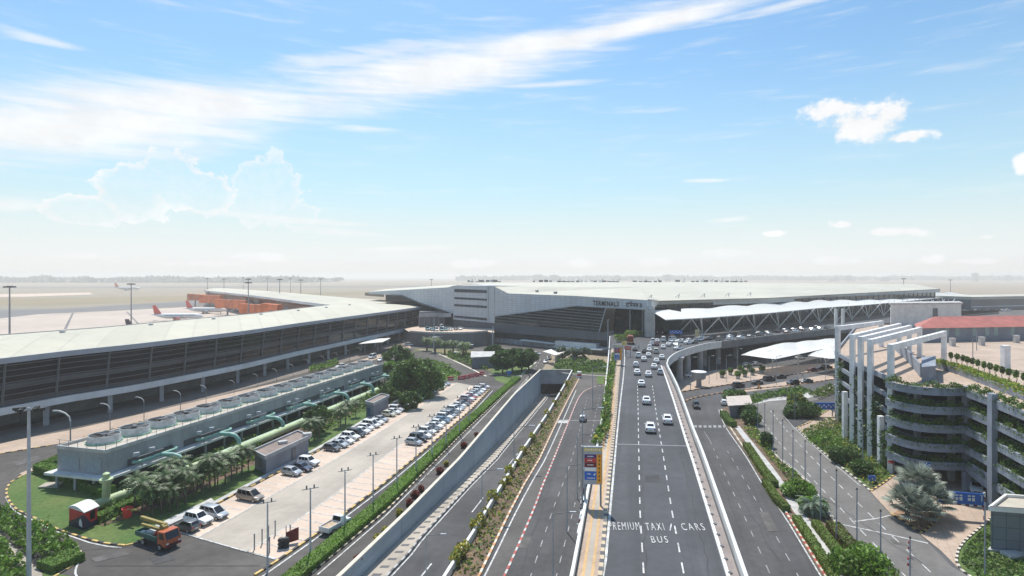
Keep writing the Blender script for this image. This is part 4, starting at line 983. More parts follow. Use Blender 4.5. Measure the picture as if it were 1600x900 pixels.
# dark link building left of the ramp
lk = [P(655, 530), P(708, 527), P(720, 515), P(660, 512)]
mb = MB(); mb.prism([(p.x, p.y) for p in lk], 0, 15.5); lo_ = mb.build('link_building', clad_dk); tag(lo_, 'dark grey link building with a planted roof edge between the glass pier and the terminal', 'building')
mb = MB(); a, b = lk[0], lk[1]; mb.bar((a.x, a.y-.5, 13.8), (b.x, b.y-.5, 13.8), .4, 2.2); mb.build('parapet_band', conc, lo_)
mb = MB()
for k in range(8): p = a.lerp(b, k/7); mb.box((p.x, p.y-.4, 10), (.4, .4, 5))
mb.build('mullion', metal_g, lo_)

# small grey plant building in the garden + flat canopy
v = [P(738, 576), P(771, 574), P(771, 566), P(738, 566)]
mb = MB(); mb.prism([(p.x, p.y) for p in v], 0, 4.2); o = mb.build('garden_building', bgwall); tag(o, 'blue grey flat-roofed utility building beside the round tree', 'building')
mb = MB(); mb.prism([(p.x*1.0+(-.6 if i in (0, 3) else .6), p.y+(-.6 if i < 2 else .6)) for i, p in enumerate(v)], 4.2, 4.5); mb.build('roof_slab', conc_lt, o)
r = empty('flat_canopy', P(690, 545), 0, 'thin white flat canopy above the palm garden', 'canopy')
mb = MB(); mb.add([P(676, 523.5, 5.5), P(699, 523, 5.5), P(701, 525.5, 5.5), P(676, 527, 5.5)], [(0, 1, 2, 3)][::1]); mb.add([P(676, 523.5, 5.2), P(699, 523, 5.2), P(701, 525.5, 5.2), P(676, 527, 5.2)], [(3, 2, 1, 0)]); child(mb, 'canopy_roof', white, r)
mb = MB(); p = P(690, 547); mb.bar((P(690, 524.6, 5.3).x, P(690, 524.6, 5.3).y, 0), P(690, 524.6, 5.3), .3); child(mb, 'post', metal_l, r)

# far right pier and forecourt buildings
r = empty('airport_pier', (400, 480, 0), 0, 'long grey glass pier beyond the car park at the far right', 'terminal building')
a, b = Vector((352, 462, 0)), Vector((640, 560, 0))
mb = MB(); strip(mb, [a, b], 30, 0, 18); child(mb, 'facade', mat('pier_glass', (.12, .13, .15), .3, .1, .05), r)
mb = MB(); strip(mb, [a, b], 34, 18, 20.2); child(mb, 'roof', roofm2, r)
mb = MB(); o_ = offset([a, b], -15.4); strip(mb, o_, .4, 6, 7); strip(mb, o_, .4, 12, 12.8); child(mb, 'parapet_band', band_g, r)

# ================================================================== PLANTS (builders)
def hedge(name, pts, wd, ht, label, cat='hedge', m=leaf_h, dens=60, leaf=.15, group=None):
    pts = [Vector((p.x, p.y, 0)) for p in pts]
    r = empty(name, (pts[0].x, pts[0].y, 0), 0, label, cat, group)
    mb = MB(); strip(mb, pts, wd*.96, 0, ht*.98); core = child(mb, 'hedge_body', woody, r)
    l, rr = offset(pts, wd/2), offset(pts, -wd/2); ch = []
    for i in range(len(pts)-1):
        L = (pts[i+1]-pts[i]).length; n = int(L*(wd+2*ht)*dens)
        u = RNG.uniform(0, 1, n); v = RNG.uniform(0, wd+2*ht, n); a0, a1, b0, b1 = [np.array(q[:]) for q in (l[i], l[i+1], rr[i], rr[i+1])]
        A = a0+(a1-a0)*u[:, None]; B = b0+(b1-b0)*u[:, None]
        t = np.clip((v-ht)/wd, 0, 1); z = np.where(v < ht, v, np.where(v > ht+wd, wd+2*ht-v, ht+RNG.normal(0, .025, n)))
        q = A+(B-A)*t[:, None]; q[:, 2] = z; q[:, :2] += RNG.normal(0, .03, (n, 2)); ch.append(q)
    c = np.concatenate(ch); c -= np.array([0, 0, 0])
    o = leaf_obj('foliage', [(leaves(c, leaf), 0)], [m]); o.parent = r; bpy.context.view_layer.update(); o.matrix_parent_inverse = r.matrix_world.inverted()
    return r
def bush_mesh(rad, ht, n, m, leaf=.3, lobes=5, seed=0, m2=None):
    rng = random.Random(seed); ch = []
    for i in range(lobes):
        a = rng.uniform(0, 6.28); d = rad*rng.uniform(.1, .55) if i else 0
        c = (math.cos(a)*d, math.sin(a)*d, ht*rng.uniform(.45, .6)); s = rng.uniform(.5, .75)
        pts = sphere_pts(n//lobes, c, (rad*s, rad*s, ht*.5), .6); pts[:, 2] = np.abs(pts[:, 2]); ch.append(pts)
    P_ = np.concatenate(ch); k = int(len(P_)*.8)
    RNG.shuffle(P_)
    chunks = [(leaves(P_[:k], leaf), 0), (leaves(P_[k:], leaf), 1)]
    return leaf_obj('foliage', chunks, [m, m2 or m])
def make_bush(name, rad, ht, n, m, label, cat, group=None, m2=None, leaf=.3, seed=0, stems=4):
    r = empty(name, (0, 0, 0), 0, label, cat, group); o = bush_mesh(rad, ht, n, m, leaf, seed=seed, m2=m2); o.parent = r
    mb = MB(); rng = random.Random(seed+9)
    for i in range(stems):
        a = rng.uniform(0, 6.28); mb.tube([(0, 0, 0), (math.cos(a)*rad*.4, math.sin(a)*rad*.4, ht*.7)], [.05, .02], 5)
    mb.build('stem', bark, r); return r
def make_tree(name, ht, cr, n, m, label, cat='tree', group=None, seed=0, leaf=.45, lobes=14, m2=None, trunk_r=.28, low=.35, flat=.8, drooping=0):
    """broadleaf tree: tapered trunk, limbs, and a crown of leaf clumps on separate lobes"""
    r = empty(name, (0, 0, 0), 0, label, cat, group); rng = random.Random(seed); mb = MB()
    mb.tube([(0, 0, 0), (.1*cr*.3, 0, ht*.25), (0, .05*cr, ht*.5), (0, 0, ht*.8)], [trunk_r*1.2, trunk_r, trunk_r*.7, trunk_r*.2], 8)
    ch = []; tips = []
    for i in range(lobes):
        a = i*2.4+rng.uniform(-.4, .4); f = math.sqrt((i+.5)/lobes); d = cr*.72*f
        z = ht*(low+.14)+ (ht*(1-low)*.62)*math.sqrt(max(0, 1-f*f*.9))*rng.uniform(.65, 1.05)
        if i % 4 == 3: z = ht*(low+.08); d *= .8
        c = (math.cos(a)*d, math.sin(a)*d, z); s = cr*rng.uniform(.26, .40); tips.append(c)
        pts = sphere_pts(n//lobes, c, (s, s, s*flat), .35)
        # clumps inside the lobe
        k = rng.randint(5, 8); cen = sphere_pts(k, c, (s*.8, s*.8, s*flat*.8), .5); idx = RNG.integers(0, k, len(pts)); pts = pts*.5+(cen[idx]+RNG.normal(0, s*.22, pts.shape))*.5
        if drooping: pts[:, 2] -= drooping*RNG.uniform(0, 1, len(pts))*s
        ch.append(pts)
        p0 = Vector((0, 0, ht*rng.uniform(.22, .5))); p1 = Vector(c); mb.tube([p0, p0.lerp(p1, .5)+Vector((0, 0, .1*ht*.3)), p1], [trunk_r*.5, trunk_r*.3, trunk_r*.12], 6)
    P_ = np.concatenate(ch); RNG.shuffle(P_); k = int(len(P_)*.7)
    mb.build('trunk', bark, r, True); o = leaf_obj('crown', [(leaves(P_[:k], leaf), 0), (leaves(P_[k:], leaf*.9), 1)], [m, m2 or m], r); return r
def frond(V, base, az, el, L, w, droop, n=9, vee=.35):
    """a feather frond: leaflets as thin quads on both sides of an arching midrib"""
    d = Vector((math.cos(az), math.sin(az), 0)); s = Vector((-d.y, d.x, 0)); pts = []
    for i in range(n+1):
        t = i/n; e = el-droop*t*t; 
        pts.append(base+d*(L*t*math.cos(el-droop*t*.5))+Vector((0, 0, L*t*math.sin(el-droop*t*.6))))
    for i in range(n):
        p, q = pts[i], pts[i+1]; t = (i+.5)/n; ww = w*math.sin(math.pi*min(1, .12+t*.95))**.6
        for k in (-1, 1):
            tip = p.lerp(q, .5)+s*k*ww+d*ww*.45+Vector((0, 0, -ww*vee)); V += [p[:], q[:], tip[:], tip.lerp(p, .25)[:]]
    return V
def make_palm(name, ht, L, nf, label, cat='palm tree', group=None, seed=0, m=leaf_f, tr=.16, w=.55, n=9, m2=None, up=1.1):
    r = empty(name, (0, 0, 0), 0, label, cat, group); rng = random.Random(seed); mb = MB(); lean = Vector((rng.uniform(-.2, .2), rng.uniform(-.2, .2), 0))
    mb.tube([(0, 0, 0), lean*.4+Vector((0, 0, ht*.5)), lean+Vector((0, 0, ht))], [tr*1.3, tr, tr*.9], 8); mb.build('trunk', bark, r, True)
    V = []; top = lean+Vector((0, 0, ht))
    for i in range(nf):
        a = i*2.399+rng.uniform(-.2, .2); e = up-(i/nf)*1.35+rng.uniform(-.12, .12)
        frond(V, top, a, e, L*rng.uniform(.85, 1.1), w, 1.5+rng.uniform(-.2, .3), n)
    leaf_obj('crown', [(np.array(V), 0)], [m], r); return r
def place(src, loc, rz, s=1.0, label=None, group=None, first=False):
    o = src if first else copy_tree(src)
    o.location = loc; o.rotation_euler = (0, 0, rz); o.scale = (s, s, s)
    if label: o['label'] = label
    if group: o['group'] = group
    return o
def bed(name, poly, m, label, cat, dens=6, ht=.5, leaf=.3, m2=None, m3=None, noisef=.25, core=True):
    """planted ground cover scattered over an outline: nobody could count it"""
    xs = [p.x for p in poly]; ys = [p.y for p in poly]; x0, x1, y0, y1 = min(xs), max(xs), min(ys), max(ys)
    area = abs(sum(poly[i].x*poly[(i+1) % len(poly)].y-poly[(i+1) % len(poly)].x*poly[i].y for i in range(len(poly))))/2
    N = int((x1-x0)*(y1-y0)*dens); x = RNG.uniform(x0, x1, N); y = RNG.uniform(y0, y1, N); ins = np.zeros(N, bool); n = len(poly)
    for i in range(n):
        a, b = poly[i], poly[(i+1) % n]; c = ((a.y > y) != (b.y > y)) & (x < (b.x-a.x)*(y-a.y)/(b.y-a.y+1e-9)+a.x); ins ^= c
    x, y = x[ins], y[ins]
    hz = .55+.45*np.sin(x*noisef*2.1+1)*np.sin(y*noisef*1.7+2)+.25*np.sin(x*noisef*6+y*noisef*5)
    z = RNG.uniform(.15, 1, len(x))**.5*ht*np.clip(hz, .25, 1.3)
    c = np.stack([x, y, z+.05], 1); RNG.shuffle(c); k1 = int(len(c)*.6); k2 = int(len(c)*.85)
    o = leaf_obj(name, [(leaves(c[:k1], leaf), 0), (leaves(c[k1:k2], leaf), 1), (leaves(c[k2:], leaf), 2)], [m, m2 or m, m3 or m2 or m]); tag(o, label, cat, None, 'stuff'); return o

# ================================================================== HEDGES, BUSHES, TREES (placed)
mid = [a.lerp(b, .5) for a, b in zip(resample(MEDL, 1, 20), resample(MEDR, 1, 20))]
hedge('hedge', mid, 2.2, .95, 'long clipped bright green hedge on the median between the two service lanes', dens=45, leaf=.17, m=leaf_b)
hedge('hedge', PP([(112, 716), (66, 737), (168, 776)]), 2.4, 1.5, 'L-shaped clipped green hedge around the near end of the cooling house', m=leaf_h)
hedge('hedge', PP([(70, 893), (120, 872)]), 3.4, 1.0, 'short clipped hedge at the bottom left beside the kerb', m=leaf_h)
hedge('hedge', PP([(150, 818), (195, 797), (255, 772)]), 1.6, 1.2, 'clipped green hedge behind the red kiosk', m=leaf_h)
hedge('hedge', PP([(1166, 699), (1192, 739), (1210, 762)]), 1.4, 1.1, 'narrow olive hedge beside the footpath, farther up the right-hand strip', m=leaf_hd)
hedge('hedge', PP([(1196, 757), (1214, 785), (1229, 800)]), 1.2, 1.0, 'short olive hedge between the footpath and the dark right carriageway', m=leaf_hd)
hedge('hedge', PP([(1244, 815), (1270, 855), (1298, 900), (1330, 960)]), 1.15, 1.0, 'olive clipped hedge along the striped kerb at the bottom right', m=leaf_hd)
hedge('hedge', PP([(1274, 823), (1300, 856), (1326, 893)]), 1.15, 1.0, 'olive clipped hedge just right of the footpath', m=leaf_hd)
hedge('hedge', PP([(1301, 826), (1320, 850), (1336, 864)]), 1.8, 1.1, 'reddish olive hedge between flagpoles at the side road edge', m=mat('leaf_olive_red', (.13, .10, .025), .7, .2, .5, island=.4, trans=.2))
hedge('hedge', PP([(1130, 650), (1138, 662), (1146, 668)]), 1.6, 1.4, 'green hedge beside the guard cabin on the right carriageway edge', m=leaf_m)

# shrub masses, bottom left
bed('shrub_bed', PP([(-120, 800), (0, 802), (62, 828), (118, 852), (124, 866), (100, 886), (60, 880), (40, 868), (0, 838), (-120, 790)]), leaf_h, 'dense green shrub border along the road at the bottom left', 'shrub bed', 26, 2.3, .34, leaf_b, leaf_m, .5)
bed('shrub_bed', PP([(-120, 860), (-60, 850), (0, 855), (40, 888), (50, 920), (-40, 980), (-150, 980)]), leaf_h, 'dense green shrubs in the bottom left corner', 'shrub bed', 26, 2.2, .34, leaf_b, leaf_m, .5)
sheet('footpath', PP([(-60, 818), (0, 834), (42, 872), (66, 896), (70, 980), (50, 980), (50, 900), (0, 846), (-60, 830)], .07), conc_lot)
sheet('lawn', PP([(50, 900), (72, 892), (110, 900), (140, 980), (20, 980)], .06), grass)
kerb(smooth_line(PP([(80, 905), (100, 893), (116, 883), (123, 872), (124, 862)]), 2), step=1.0)
line_sheet('edge_line', smooth_line(PP([(122, 905), (117, 895), (120, 884), (126, 874), (126, 860)], .03), 2), .22, mark)
bed('shrub_bed', PP([(152, 818), (170, 790), (215, 758), (255, 742), (330, 712), (400, 682), (412, 700), (396, 712), (400, 722), (330, 752), (260, 783), (200, 806), (165, 822)]), leaf_d, 'mixed dark shrubs between the green pipe and the palm row', 'shrub bed', 9, 1.3, .42, leaf_m, leaf_b, .6)
bed('shrub_bed', PP([(470, 668), (480, 655), (520, 640), (560, 622), (600, 600), (640, 585), (648, 600), (610, 632), (560, 645), (520, 668), (485, 688)]), leaf_d, 'dark shrubs behind the second pump house', 'shrub bed', 7, 1.6, .45, leaf_m, leaf_b, .6)
bed('planting', PP([(x+2, y) for x, y in STL[1:]]+[(x-3, y) for x, y in STR[:0:-1]]), leaf_m, 'low green plants in the red soil strip beside the underpass', 'planting', 5, .45, .34, leaf_b, leaf_y, .8)
bed('planting', PP([(1160, 672), (1180, 668), (1196, 694), (1217, 721), (1226, 744), (1210, 728), (1186, 698)]), leaf_b, 'bright mixed planting beside the footpath in the right-hand strip', 'planting', 12, 1.2, .32, leaf_m, leaf_y, .6)
bed('planting', PP([(1212, 724), (1238, 733), (1264, 759), (1278, 788), (1262, 796), (1250, 784), (1230, 750)]), leaf_h, 'green ground cover between footpath and side road', 'planting', 14, .7, .3, leaf_m, leaf_b, .4)
bed('planting', PP([(1250, 676), (1300, 655), (1318, 664), (1350, 700), (1390, 745), (1362, 764), (1346, 752), (1302, 716)]), leaf_m, 'mixed shrubs and flowers in the garden beside the car park columns', 'planting', 11, 1.1, .34, leaf_h, leaf_y, .45)
bed('planting', PP([(1256, 686), (1290, 672), (1310, 690), (1340, 720), (1320, 730), (1296, 714)]), leaf_h, 'taller green shrubs in the car park garden', 'planting', 9, 1.9, .38, leaf_b, leaf_m, .7)
bed('planting', PP([(1168, 625), (1200, 616), (1250, 609), (1268, 612), (1250, 618), (1200, 624), (1172, 634)]), leaf_h, 'long low shrub bed beside the arrivals road', 'planting', 9, 1.8, .5, leaf_m, leaf_b, .3)
bed('planting', PP([(1262, 618), (1290, 608), (1304, 604), (1304, 616), (1280, 624)]), leaf_hd, 'olive shrubs left of the tall car park columns', 'planting', 9, 1.6, .5, leaf_m, leaf_b, .3)
bed('planting', PP([(866, 578), (872, 567), (900, 566), (944, 568), (950, 582), (900, 583)]), leaf_m, 'green shrubs on the garden island in front of the terminal', 'planting', 6, 2.2, .6, leaf_b, leaf_d, .4)
bed('planting', PP([(700, 552), (735, 556), (760, 570), (762, 580), (735, 572), (700, 560)]), leaf_m, 'shrubs along the garden slope below the palms', 'planting', 5, 1.8, .6, leaf_d, leaf_b, .3)
bed('planting', PP([(668, 562), (700, 572), (722, 588), (700, 592), (668, 585)]), leaf_b, 'bright green shrubs beside the garden road', 'planting', 5, 1.4, .55, leaf_m, leaf_b, .3)
bed('planting', PP([(484, 576), (524, 566), (530, 570), (500, 580), (484, 583)]), leaf_b, 'green hedge mass on the pavement under the glass pier', 'planting', 10, 1.8, .5, leaf_m, leaf_b, .2)
bed('planting', [P(x, y, 0)+Vector((0, 0, 0)) for x, y in ((952, 558), (960, 556), (966, 556), (962, 575), (955, 575))], leaf_b, 'green shrubs below the edge of the elevated road', 'planting', 6, 4, .6, leaf_m, leaf_b, .3)
# hedge mass along the deck's left edge, above deck level
def deck_bed(pts, w_, label, seed, h0=.3, h1=1.8, dens=9):
    l = resample(pts, 1.0); ch = []
    for p in l:
        k = int(w_*dens*2.2); q = np.stack([p.x+RNG.uniform(-w_/2, w_/2, k), p.y+RNG.uniform(-.7, .7, k), DECK+h0+RNG.uniform(0, 1, k)**.6*(h1*(0.75+.35*math.sin(p.y*.35+seed)))], 1); ch.append(q)
    c = np.concatenate(ch); RNG.shuffle(c); k = int(len(c)*.5); k2 = int(len(c)*.9)
    o = leaf_obj('planting', [(leaves(c[:k], .42), 0), (leaves(c[k:k2], .42), 1), (leaves(c[k2:], .4), 2)], [leaf_m, leaf_b, leaf_y]); tag(o, label, 'planting', None, 'stuff')
deck_bed(PP([(934, 700), (944, 680), (948, 640), (952, 610), (955, 590), (958, 570), (961, 556)], DECK), 1.5, 'leafy shrubs along the walkway edge of the elevated road', 1)
deck_bed(PP([(966, 535), (985, 527), (1000, 525)], DECK), 3.5, 'green shrubs at the head of the elevated road beside the terminal recess', 2, h1=2.6)
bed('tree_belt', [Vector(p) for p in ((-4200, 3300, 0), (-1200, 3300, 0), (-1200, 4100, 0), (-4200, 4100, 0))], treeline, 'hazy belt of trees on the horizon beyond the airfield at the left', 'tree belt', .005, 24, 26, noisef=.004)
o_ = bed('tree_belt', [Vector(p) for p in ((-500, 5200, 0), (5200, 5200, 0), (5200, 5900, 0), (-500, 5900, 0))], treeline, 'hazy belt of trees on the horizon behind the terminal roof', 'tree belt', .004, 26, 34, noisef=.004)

# bushes beside footpaths
def bush_at(x, y, rad, ht, n, m, label, m2=None, leaf=.3, seed=0, cat='bush', group=None):
    b = make_bush('bush', rad, ht, n, m, label, cat, group, m2, leaf, seed); b.location = P(x, y); return b
bush_at(1252, 778, 3.0, 2.6, 3200, leaf_b, 'rounded bright green bush beside the small date palm', leaf_m, .3, 1)
bush_at(1268, 800, 2.2, 2.0, 2000, leaf_b, 'smaller bright green bush in front of the date palm', leaf_m, .3, 2)
bush_at(1352, 905, 3.6, 3.4, 5200, leaf_b, 'big round bright green bush at the bottom edge between path and side road', leaf_m, .3, 3)
bush_at(1160, 650, 3.2, 3.2, 2600, leaf_d, 'dark dense bush behind the guard cabin', leaf_m, .38, 4)
bush_at(1150, 628, 3.2, 3.4, 2600, leaf_m, 'green bush in front of the parked dark cars by the cabin', leaf_h, .38, 5)
bush_at(1172, 662, 3.0, 3.4, 2800, leaf_d, 'very dark rounded bush at the tip of the side road', leaf_m, .36, 6)
bush_at(1198, 700, 1.9, 3.0, 1800, leaf_d, 'dark upright conical shrub by the footpath', leaf_d, .3, 7)
bush_at(1246, 640, 3.8, 4.2, 3600, leaf_m, 'rounded green shrub with pale tips at the car park slip road', leaf_y, .4, 8)
bush_at(1262, 652, 4.0, 3.6, 3400, leaf_d, 'wide dark green shrub on the slip road island', leaf_m, .4, 9)
bush_at(1236, 652, 2.4, 2.8, 2000, leaf_d, 'small dark shrub at the left tip of the slip road island', leaf_m, .36, 10)
bush_at(1318, 724, 3.0, 2.8, 3000, leaf_d, 'round dark green bush on the lawn below the white columns', leaf_m, .32, 11)
bush_at(1344, 742, 2.6, 2.6, 2600, leaf_d, 'round dark bush nearest the striped kerb of the car park garden', leaf_h, .3, 12)
# shrubs leaning over the white trench wall
yb = [make_bush('flowering_shrub', .95, 1.7, 230, leaf_y, '', 'shrub', None, leaf_h, .24, 20+i, 6) for i in range(3)]
spots = [(704, 884), (722, 858), (738, 832), (752, 806), (762, 786), (778, 764), (790, 744), (802, 728), (812, 710), (826, 690), (838, 668), (848, 652), (860, 634), (870, 618), (880, 604), (716, 872), (744, 822), (786, 756)]
spots.sort(key=lambda s: -s[1])
for i, (x, y) in enumerate(spots):
    o = place(yb[i % 3], P(x+6, y), i*1.3, 1+.25*math.sin(i*2.3), f'yellow green flowering shrub leaning over the white wall, {ORD[i]} from the bottom of the photo', 'shrubs along the white underpass wall', i < 3)
rb = make_bush('flowering_shrub', .8, 1.1, 300, leaf_r, '', 'shrub', None, leaf_r, .26, 31, 3); gb = make_bush('flowering_shrub', .7, 1.0, 220, leaf_y, '', 'shrub', None, leaf_m, .26, 32, 3)
rs = [(562, 880, 0), (592, 846, 1), (606, 834, 2), (628, 806, 1), (642, 790, 0), (652, 778, 0), (662, 768, 0), (690, 740, 0), (700, 728, 1), (728, 700, 0), (748, 682, 0)]
for i, (x, y, k) in enumerate(rs):
    src = gb if k else rb; o = place(src, P(x-3, y), i*1.7, 1+.3*math.sin(i*3.1), f'{"small green" if k else "red"} shrub at the top of the blue grey wall, {ORD[i]} from the near end', 'shrubs at the top of the retaining wall', (k and i == 1) or (not k and i == 0))
# palms between pipe and car park
pal = [make_palm('palm_tree', 4.4+.5*i, 2.6, 26, '', group='dark palms beside the parking lot', seed=40+i, m=mat('leaf_palm', (.075, .125, .035), .55, .25, .4, island=.5, trans=.2), tr=.12, w=.62) for i in range(3)]
ps = [(238, 806), (252, 803), (265, 800), (277, 794), (290, 787), (302, 777), (315, 771), (328, 766), (340, 765), (352, 757), (362, 751), (378, 742), (228, 796), (246, 786), (262, 780), (280, 772), (298, 764), (318, 756), (483, 692), (491, 689), (499, 685), (532, 668), (540, 662), (556, 652), (222, 806), (256, 792), (272, 786), (290, 776), (308, 768), (336, 758), (210, 800), (370, 740), (388, 735)]
ps.sort(key=lambda s: -s[1])
for i, (x, y) in enumerate(ps): place(pal[i % 3], P(x, y), i*2.1, .86+.17*math.sin(i*1.9), f'dark slender palm beside the parking lot, {ORD[i]} from the near end of the row', None, i < 3)
# date palms in the garden
dp = [make_palm('date_palm', 5.6, 3.6, 34, '', group='date palms in the terminal garden', seed=60+i, m=leaf_f, tr=.35, w=.7, n=10) for i in range(2)]
for i, (x, y) in enumerate(((667, 548), (680, 551), (695, 553), (708, 553), (724, 560), (728, 556))): place(dp[i % 2], P(x, y), i*1.4, 1.0+.08*math.sin(i*2), f'{ORD[i]} date palm from the left in the garden before the terminal', None, i < 2)
o = make_palm('date_palm', 1.6, 2.9, 40, 'single short date palm with grey green fronds beside the flagpoles', seed=70, m=mat('leaf_date', (.10, .15, .09), .55, .2, .4, island=.5, trans=.2), tr=.30, w=.50, n=12); o.location = P(1268, 804)
# silver fan palms at the car park entrance
def fan_palm(label, seed, ht, nl, rad):
    r = empty('fan_palm', (0, 0, 0), 0, label, 'palm tree', 'silver fan palms at the car park entrance'); rng = random.Random(seed); mb = MB(); mb.tube([(0, 0, 0), (0, 0, ht)], [.35, .28], 8); mb.build('trunk', bark, r, True)
    V = []; top = Vector((0, 0, ht))
    for i in range(nl):
        a = i*2.399; e = 1.4-(i/nl)*1.45; d = Vector((math.cos(a)*math.cos(e), math.sin(a)*math.cos(e), math.sin(e))); st = top+d*rad*rng.uniform(.42, .60)
        s = Vector((-math.sin(a), math.cos(a), 0)); u = d.cross(s); nseg = 15; R0 = rad*rng.uniform(.40, .52)
        for k in range(nseg):
            b0 = (k/nseg-.5)*3.6; b1 = ((k+.9)/nseg-.5)*3.6; bm = (b0+b1)/2
            f = lambda b, q: st+(d*math.cos(b)+s*math.sin(b))*R0*q+u*(-.18*R0*q*q)
            V += [st[:], f(b0, .62)[:], f(bm, 1.0)[:], f(b1, .62)[:]]
        V += [top[:], (top+s*.05)[:], (st+s*.05)[:], st[:]]
    leaf_obj('crown', [(np.array(V), 0)], [leaf_s], r); return r
for i, (x, y, h_, rr_, lab) in enumerate(((1418, 812, 2.2, 3.6, 'left'), (1438, 822, 1.7, 3.5, 'front'), (1456, 810, 2.3, 3.6, 'right'), (1436, 798, 4.0, 3.8, 'rear and tallest'))):
    o = fan_palm(f'{lab} silver blue fan palm of the clump on the car park entrance island', 80+i, h_, 26, rr_); o.location = P(x, y)
# broadleaf trees
def tree_at(x, y, **k):
    o = make_tree(k.pop('name', 'tree'), **k); o.location = P(x, y); return o
tree_at(653, 618, ht=13.0, cr=9.4, n=30000, m=leaf_m, m2=leaf_d, label='large spreading feathery green tree at the far end of the parking lot', seed=1, leaf=.55, lobes=26, low=.1, drooping=.9, trunk_r=.4)
tree_at(640, 606, ht=11.5, cr=7.5, n=17000, m=leaf_m, m2=leaf_d, label='feathery green tree just left of the largest tree', seed=11, leaf=.5, lobes=16, low=.1, drooping=.9)
tree_at(620, 576, ht=9.5, cr=6.6, n=8000, m=leaf_d, m2=leaf_m, label='rounded dark green tree near the end of the cooling house', seed=2, leaf=.6, lobes=14, low=.15)
tree_at(612, 588, ht=6.0, cr=5.2, n=7000, m=leaf_b, m2=leaf_m, label='brighter green low tree against the cooling house end wall', seed=3, leaf=.6, lobes=13, low=.1)
tree_at(668, 602, ht=8.5, cr=5.8, n=9000, m=leaf_m, m2=leaf_d, label='feathery tree at the right edge of the tree clump by the red barriers', seed=12, leaf=.5, lobes=14, low=.1, drooping=.9)
tree_at(497, 676, ht=6.6, cr=3.9, n=5200, m=leaf_d, m2=leaf_m, label='dark leafy tree growing beside the teal pipes', seed=4, leaf=.5, lobes=12, low=.25)
tree_at(640, 640, ht=5.5, cr=4.0, n=6000, m=leaf_d, m2=leaf_m, label='low dark tree beside the parked cars behind the second pump house', seed=13, leaf=.5, lobes=10, low=.1, drooping=.5)
tree_at(608, 628, ht=5.0, cr=3.6, n=4000, m=leaf_m, m2=leaf_d, label='small tree between the second pump house and the tree clump', seed=14, leaf=.5, lobes=10, low=.1)
for i, (x, y, c, h) in enumerate(((785, 584, 5.6, 8.5), (800, 582, 6.0, 9.6), (815, 580, 5.8, 9.4), (826, 578, 4.8, 8.4), (772, 560, 4.8, 6.5))):
    tree_at(x, y, ht=h, cr=c, n=8000, m=leaf_d, m2=leaf_m, label=f'{ORD[i]} dense round-headed dark tree from the left beside the garden road' if i < 4 else 'smaller dark tree behind the round-headed group', seed=20+i, leaf=.6, lobes=15, low=.22, group='round-headed trees beside the garden road' if i < 4 else None)
for i, (x, y) in enumerate(((878, 562), (896, 563), (911, 563))):
    tree_at(x, y, ht=6.8, cr=4.2, n=3600, m=leaf_s, m2=leaf_m, label=f'{["left", "middle", "right"][i]} silver green tree behind the garden island', seed=30+i, leaf=.7, lobes=10, low=.1, group='silver green trees behind the garden island')
# planters on the plaza
pb = make_bush('potted_plant', 1.0, 1.7, 300, leaf_m, '', 'potted plant', 'potted plants on the peach plaza', leaf_b, .4, 90, 3)
for ch_ in pb.children: ch_.location = (0, 0, .8)
mb = MB(); mb.lathe((0, 0, 0), [(.55, 0), (.7, .9), (.6, .9)], 12); mb.build('pot', conc_lt, pb)
for i, (x, y) in enumerate(((1128, 590), (1141, 586), (1153, 592), (1164, 589), (1176, 586), (1157, 582), (1190, 583), (1170, 580))): place(pb, P(x, y), i, 1.1, f'potted plant on the peach plaza, {ORD[i]} counted from the elevated road', None, i == 0)

bed('ground_cover', PP([(1502, 880), (1506, 858), (1516, 847), (1552, 815), (1545, 866), (1600, 872), (1700, 880), (1750, 960), (1640, 975), (1524, 900)]), leaf_m, 'thick dark green ground cover on the lawn before the panelled pavilion', 'ground cover', 30, .3, .26, leaf_d, leaf_h, .6)

# ================================================================== COOLING HOUSE
ct = P(165, 703, 7.0); ce = P(598, 568, 7.0); cl = P(112, 692, 7.0)
ax = (ce-ct); LEN = ax.length; ax.normalize(); sx = Vector((-ax.y, ax.x, 0)); WID = 10.5
H0 = ct.copy(); H0.z = 0
def Hh(u, v, z): p = H0+ax*u+sx*v; return Vector((p.x, p.y, z))     # u along, v away from camera
root = empty('cooling_house', tuple(Hh(LEN/2, WID/2, 0)), 0, 'long low grey cooling house with a row of round roof fans beside the glass pier', 'utility building')
mb = MB(); q = [Hh(0, 0, 0), Hh(LEN, 0, 0), Hh(LEN, WID, 0), Hh(0, WID, 0)]; mb.prism([(p.x, p.y) for p in q], 2.7, 6.4); child(mb, 'upper_wall', mat('cool_wall', (.33, .335, .34), .7, .08, .2, brick=(3, 30, (.85, .85, .85), (R(90), 0, 0), .06), streak=(1, 1, .15, 0, .2)), root)
q = [Hh(-.1, -.1, 0), Hh(LEN, -.1, 0), Hh(LEN, WID+.1, 0), Hh(-.1, WID+.1, 0)]; mb = MB(); mb.prism([(p.x, p.y) for p in q], 6.4, 6.5); child(mb, 'roof_deck', peach if False else mat('cool_roof', (.47, .42, .35), .85, .08, .5, fine=.06), root)
mb = MB(); strip(mb, [Hh(0, WID, 0), Hh(0, 0, 0), Hh(LEN, 0, 0)], .25, 6.45, 7.0); strip(mb, [Hh(0, WID, 0), Hh(LEN, WID, 0)], .25, 6.45, 7.0); child(mb, 'parapet', conc_lt, root)
q = [Hh(-1.5, -1.6, 0), Hh(LEN, -1.6, 0), Hh(LEN, WID+1, 0), Hh(-1.5, WID+1, 0)]; mb = MB(); mb.prism([(p.x, p.y) for p in q], 2.3, 2.7); child(mb, 'floor_slab', offw, root)
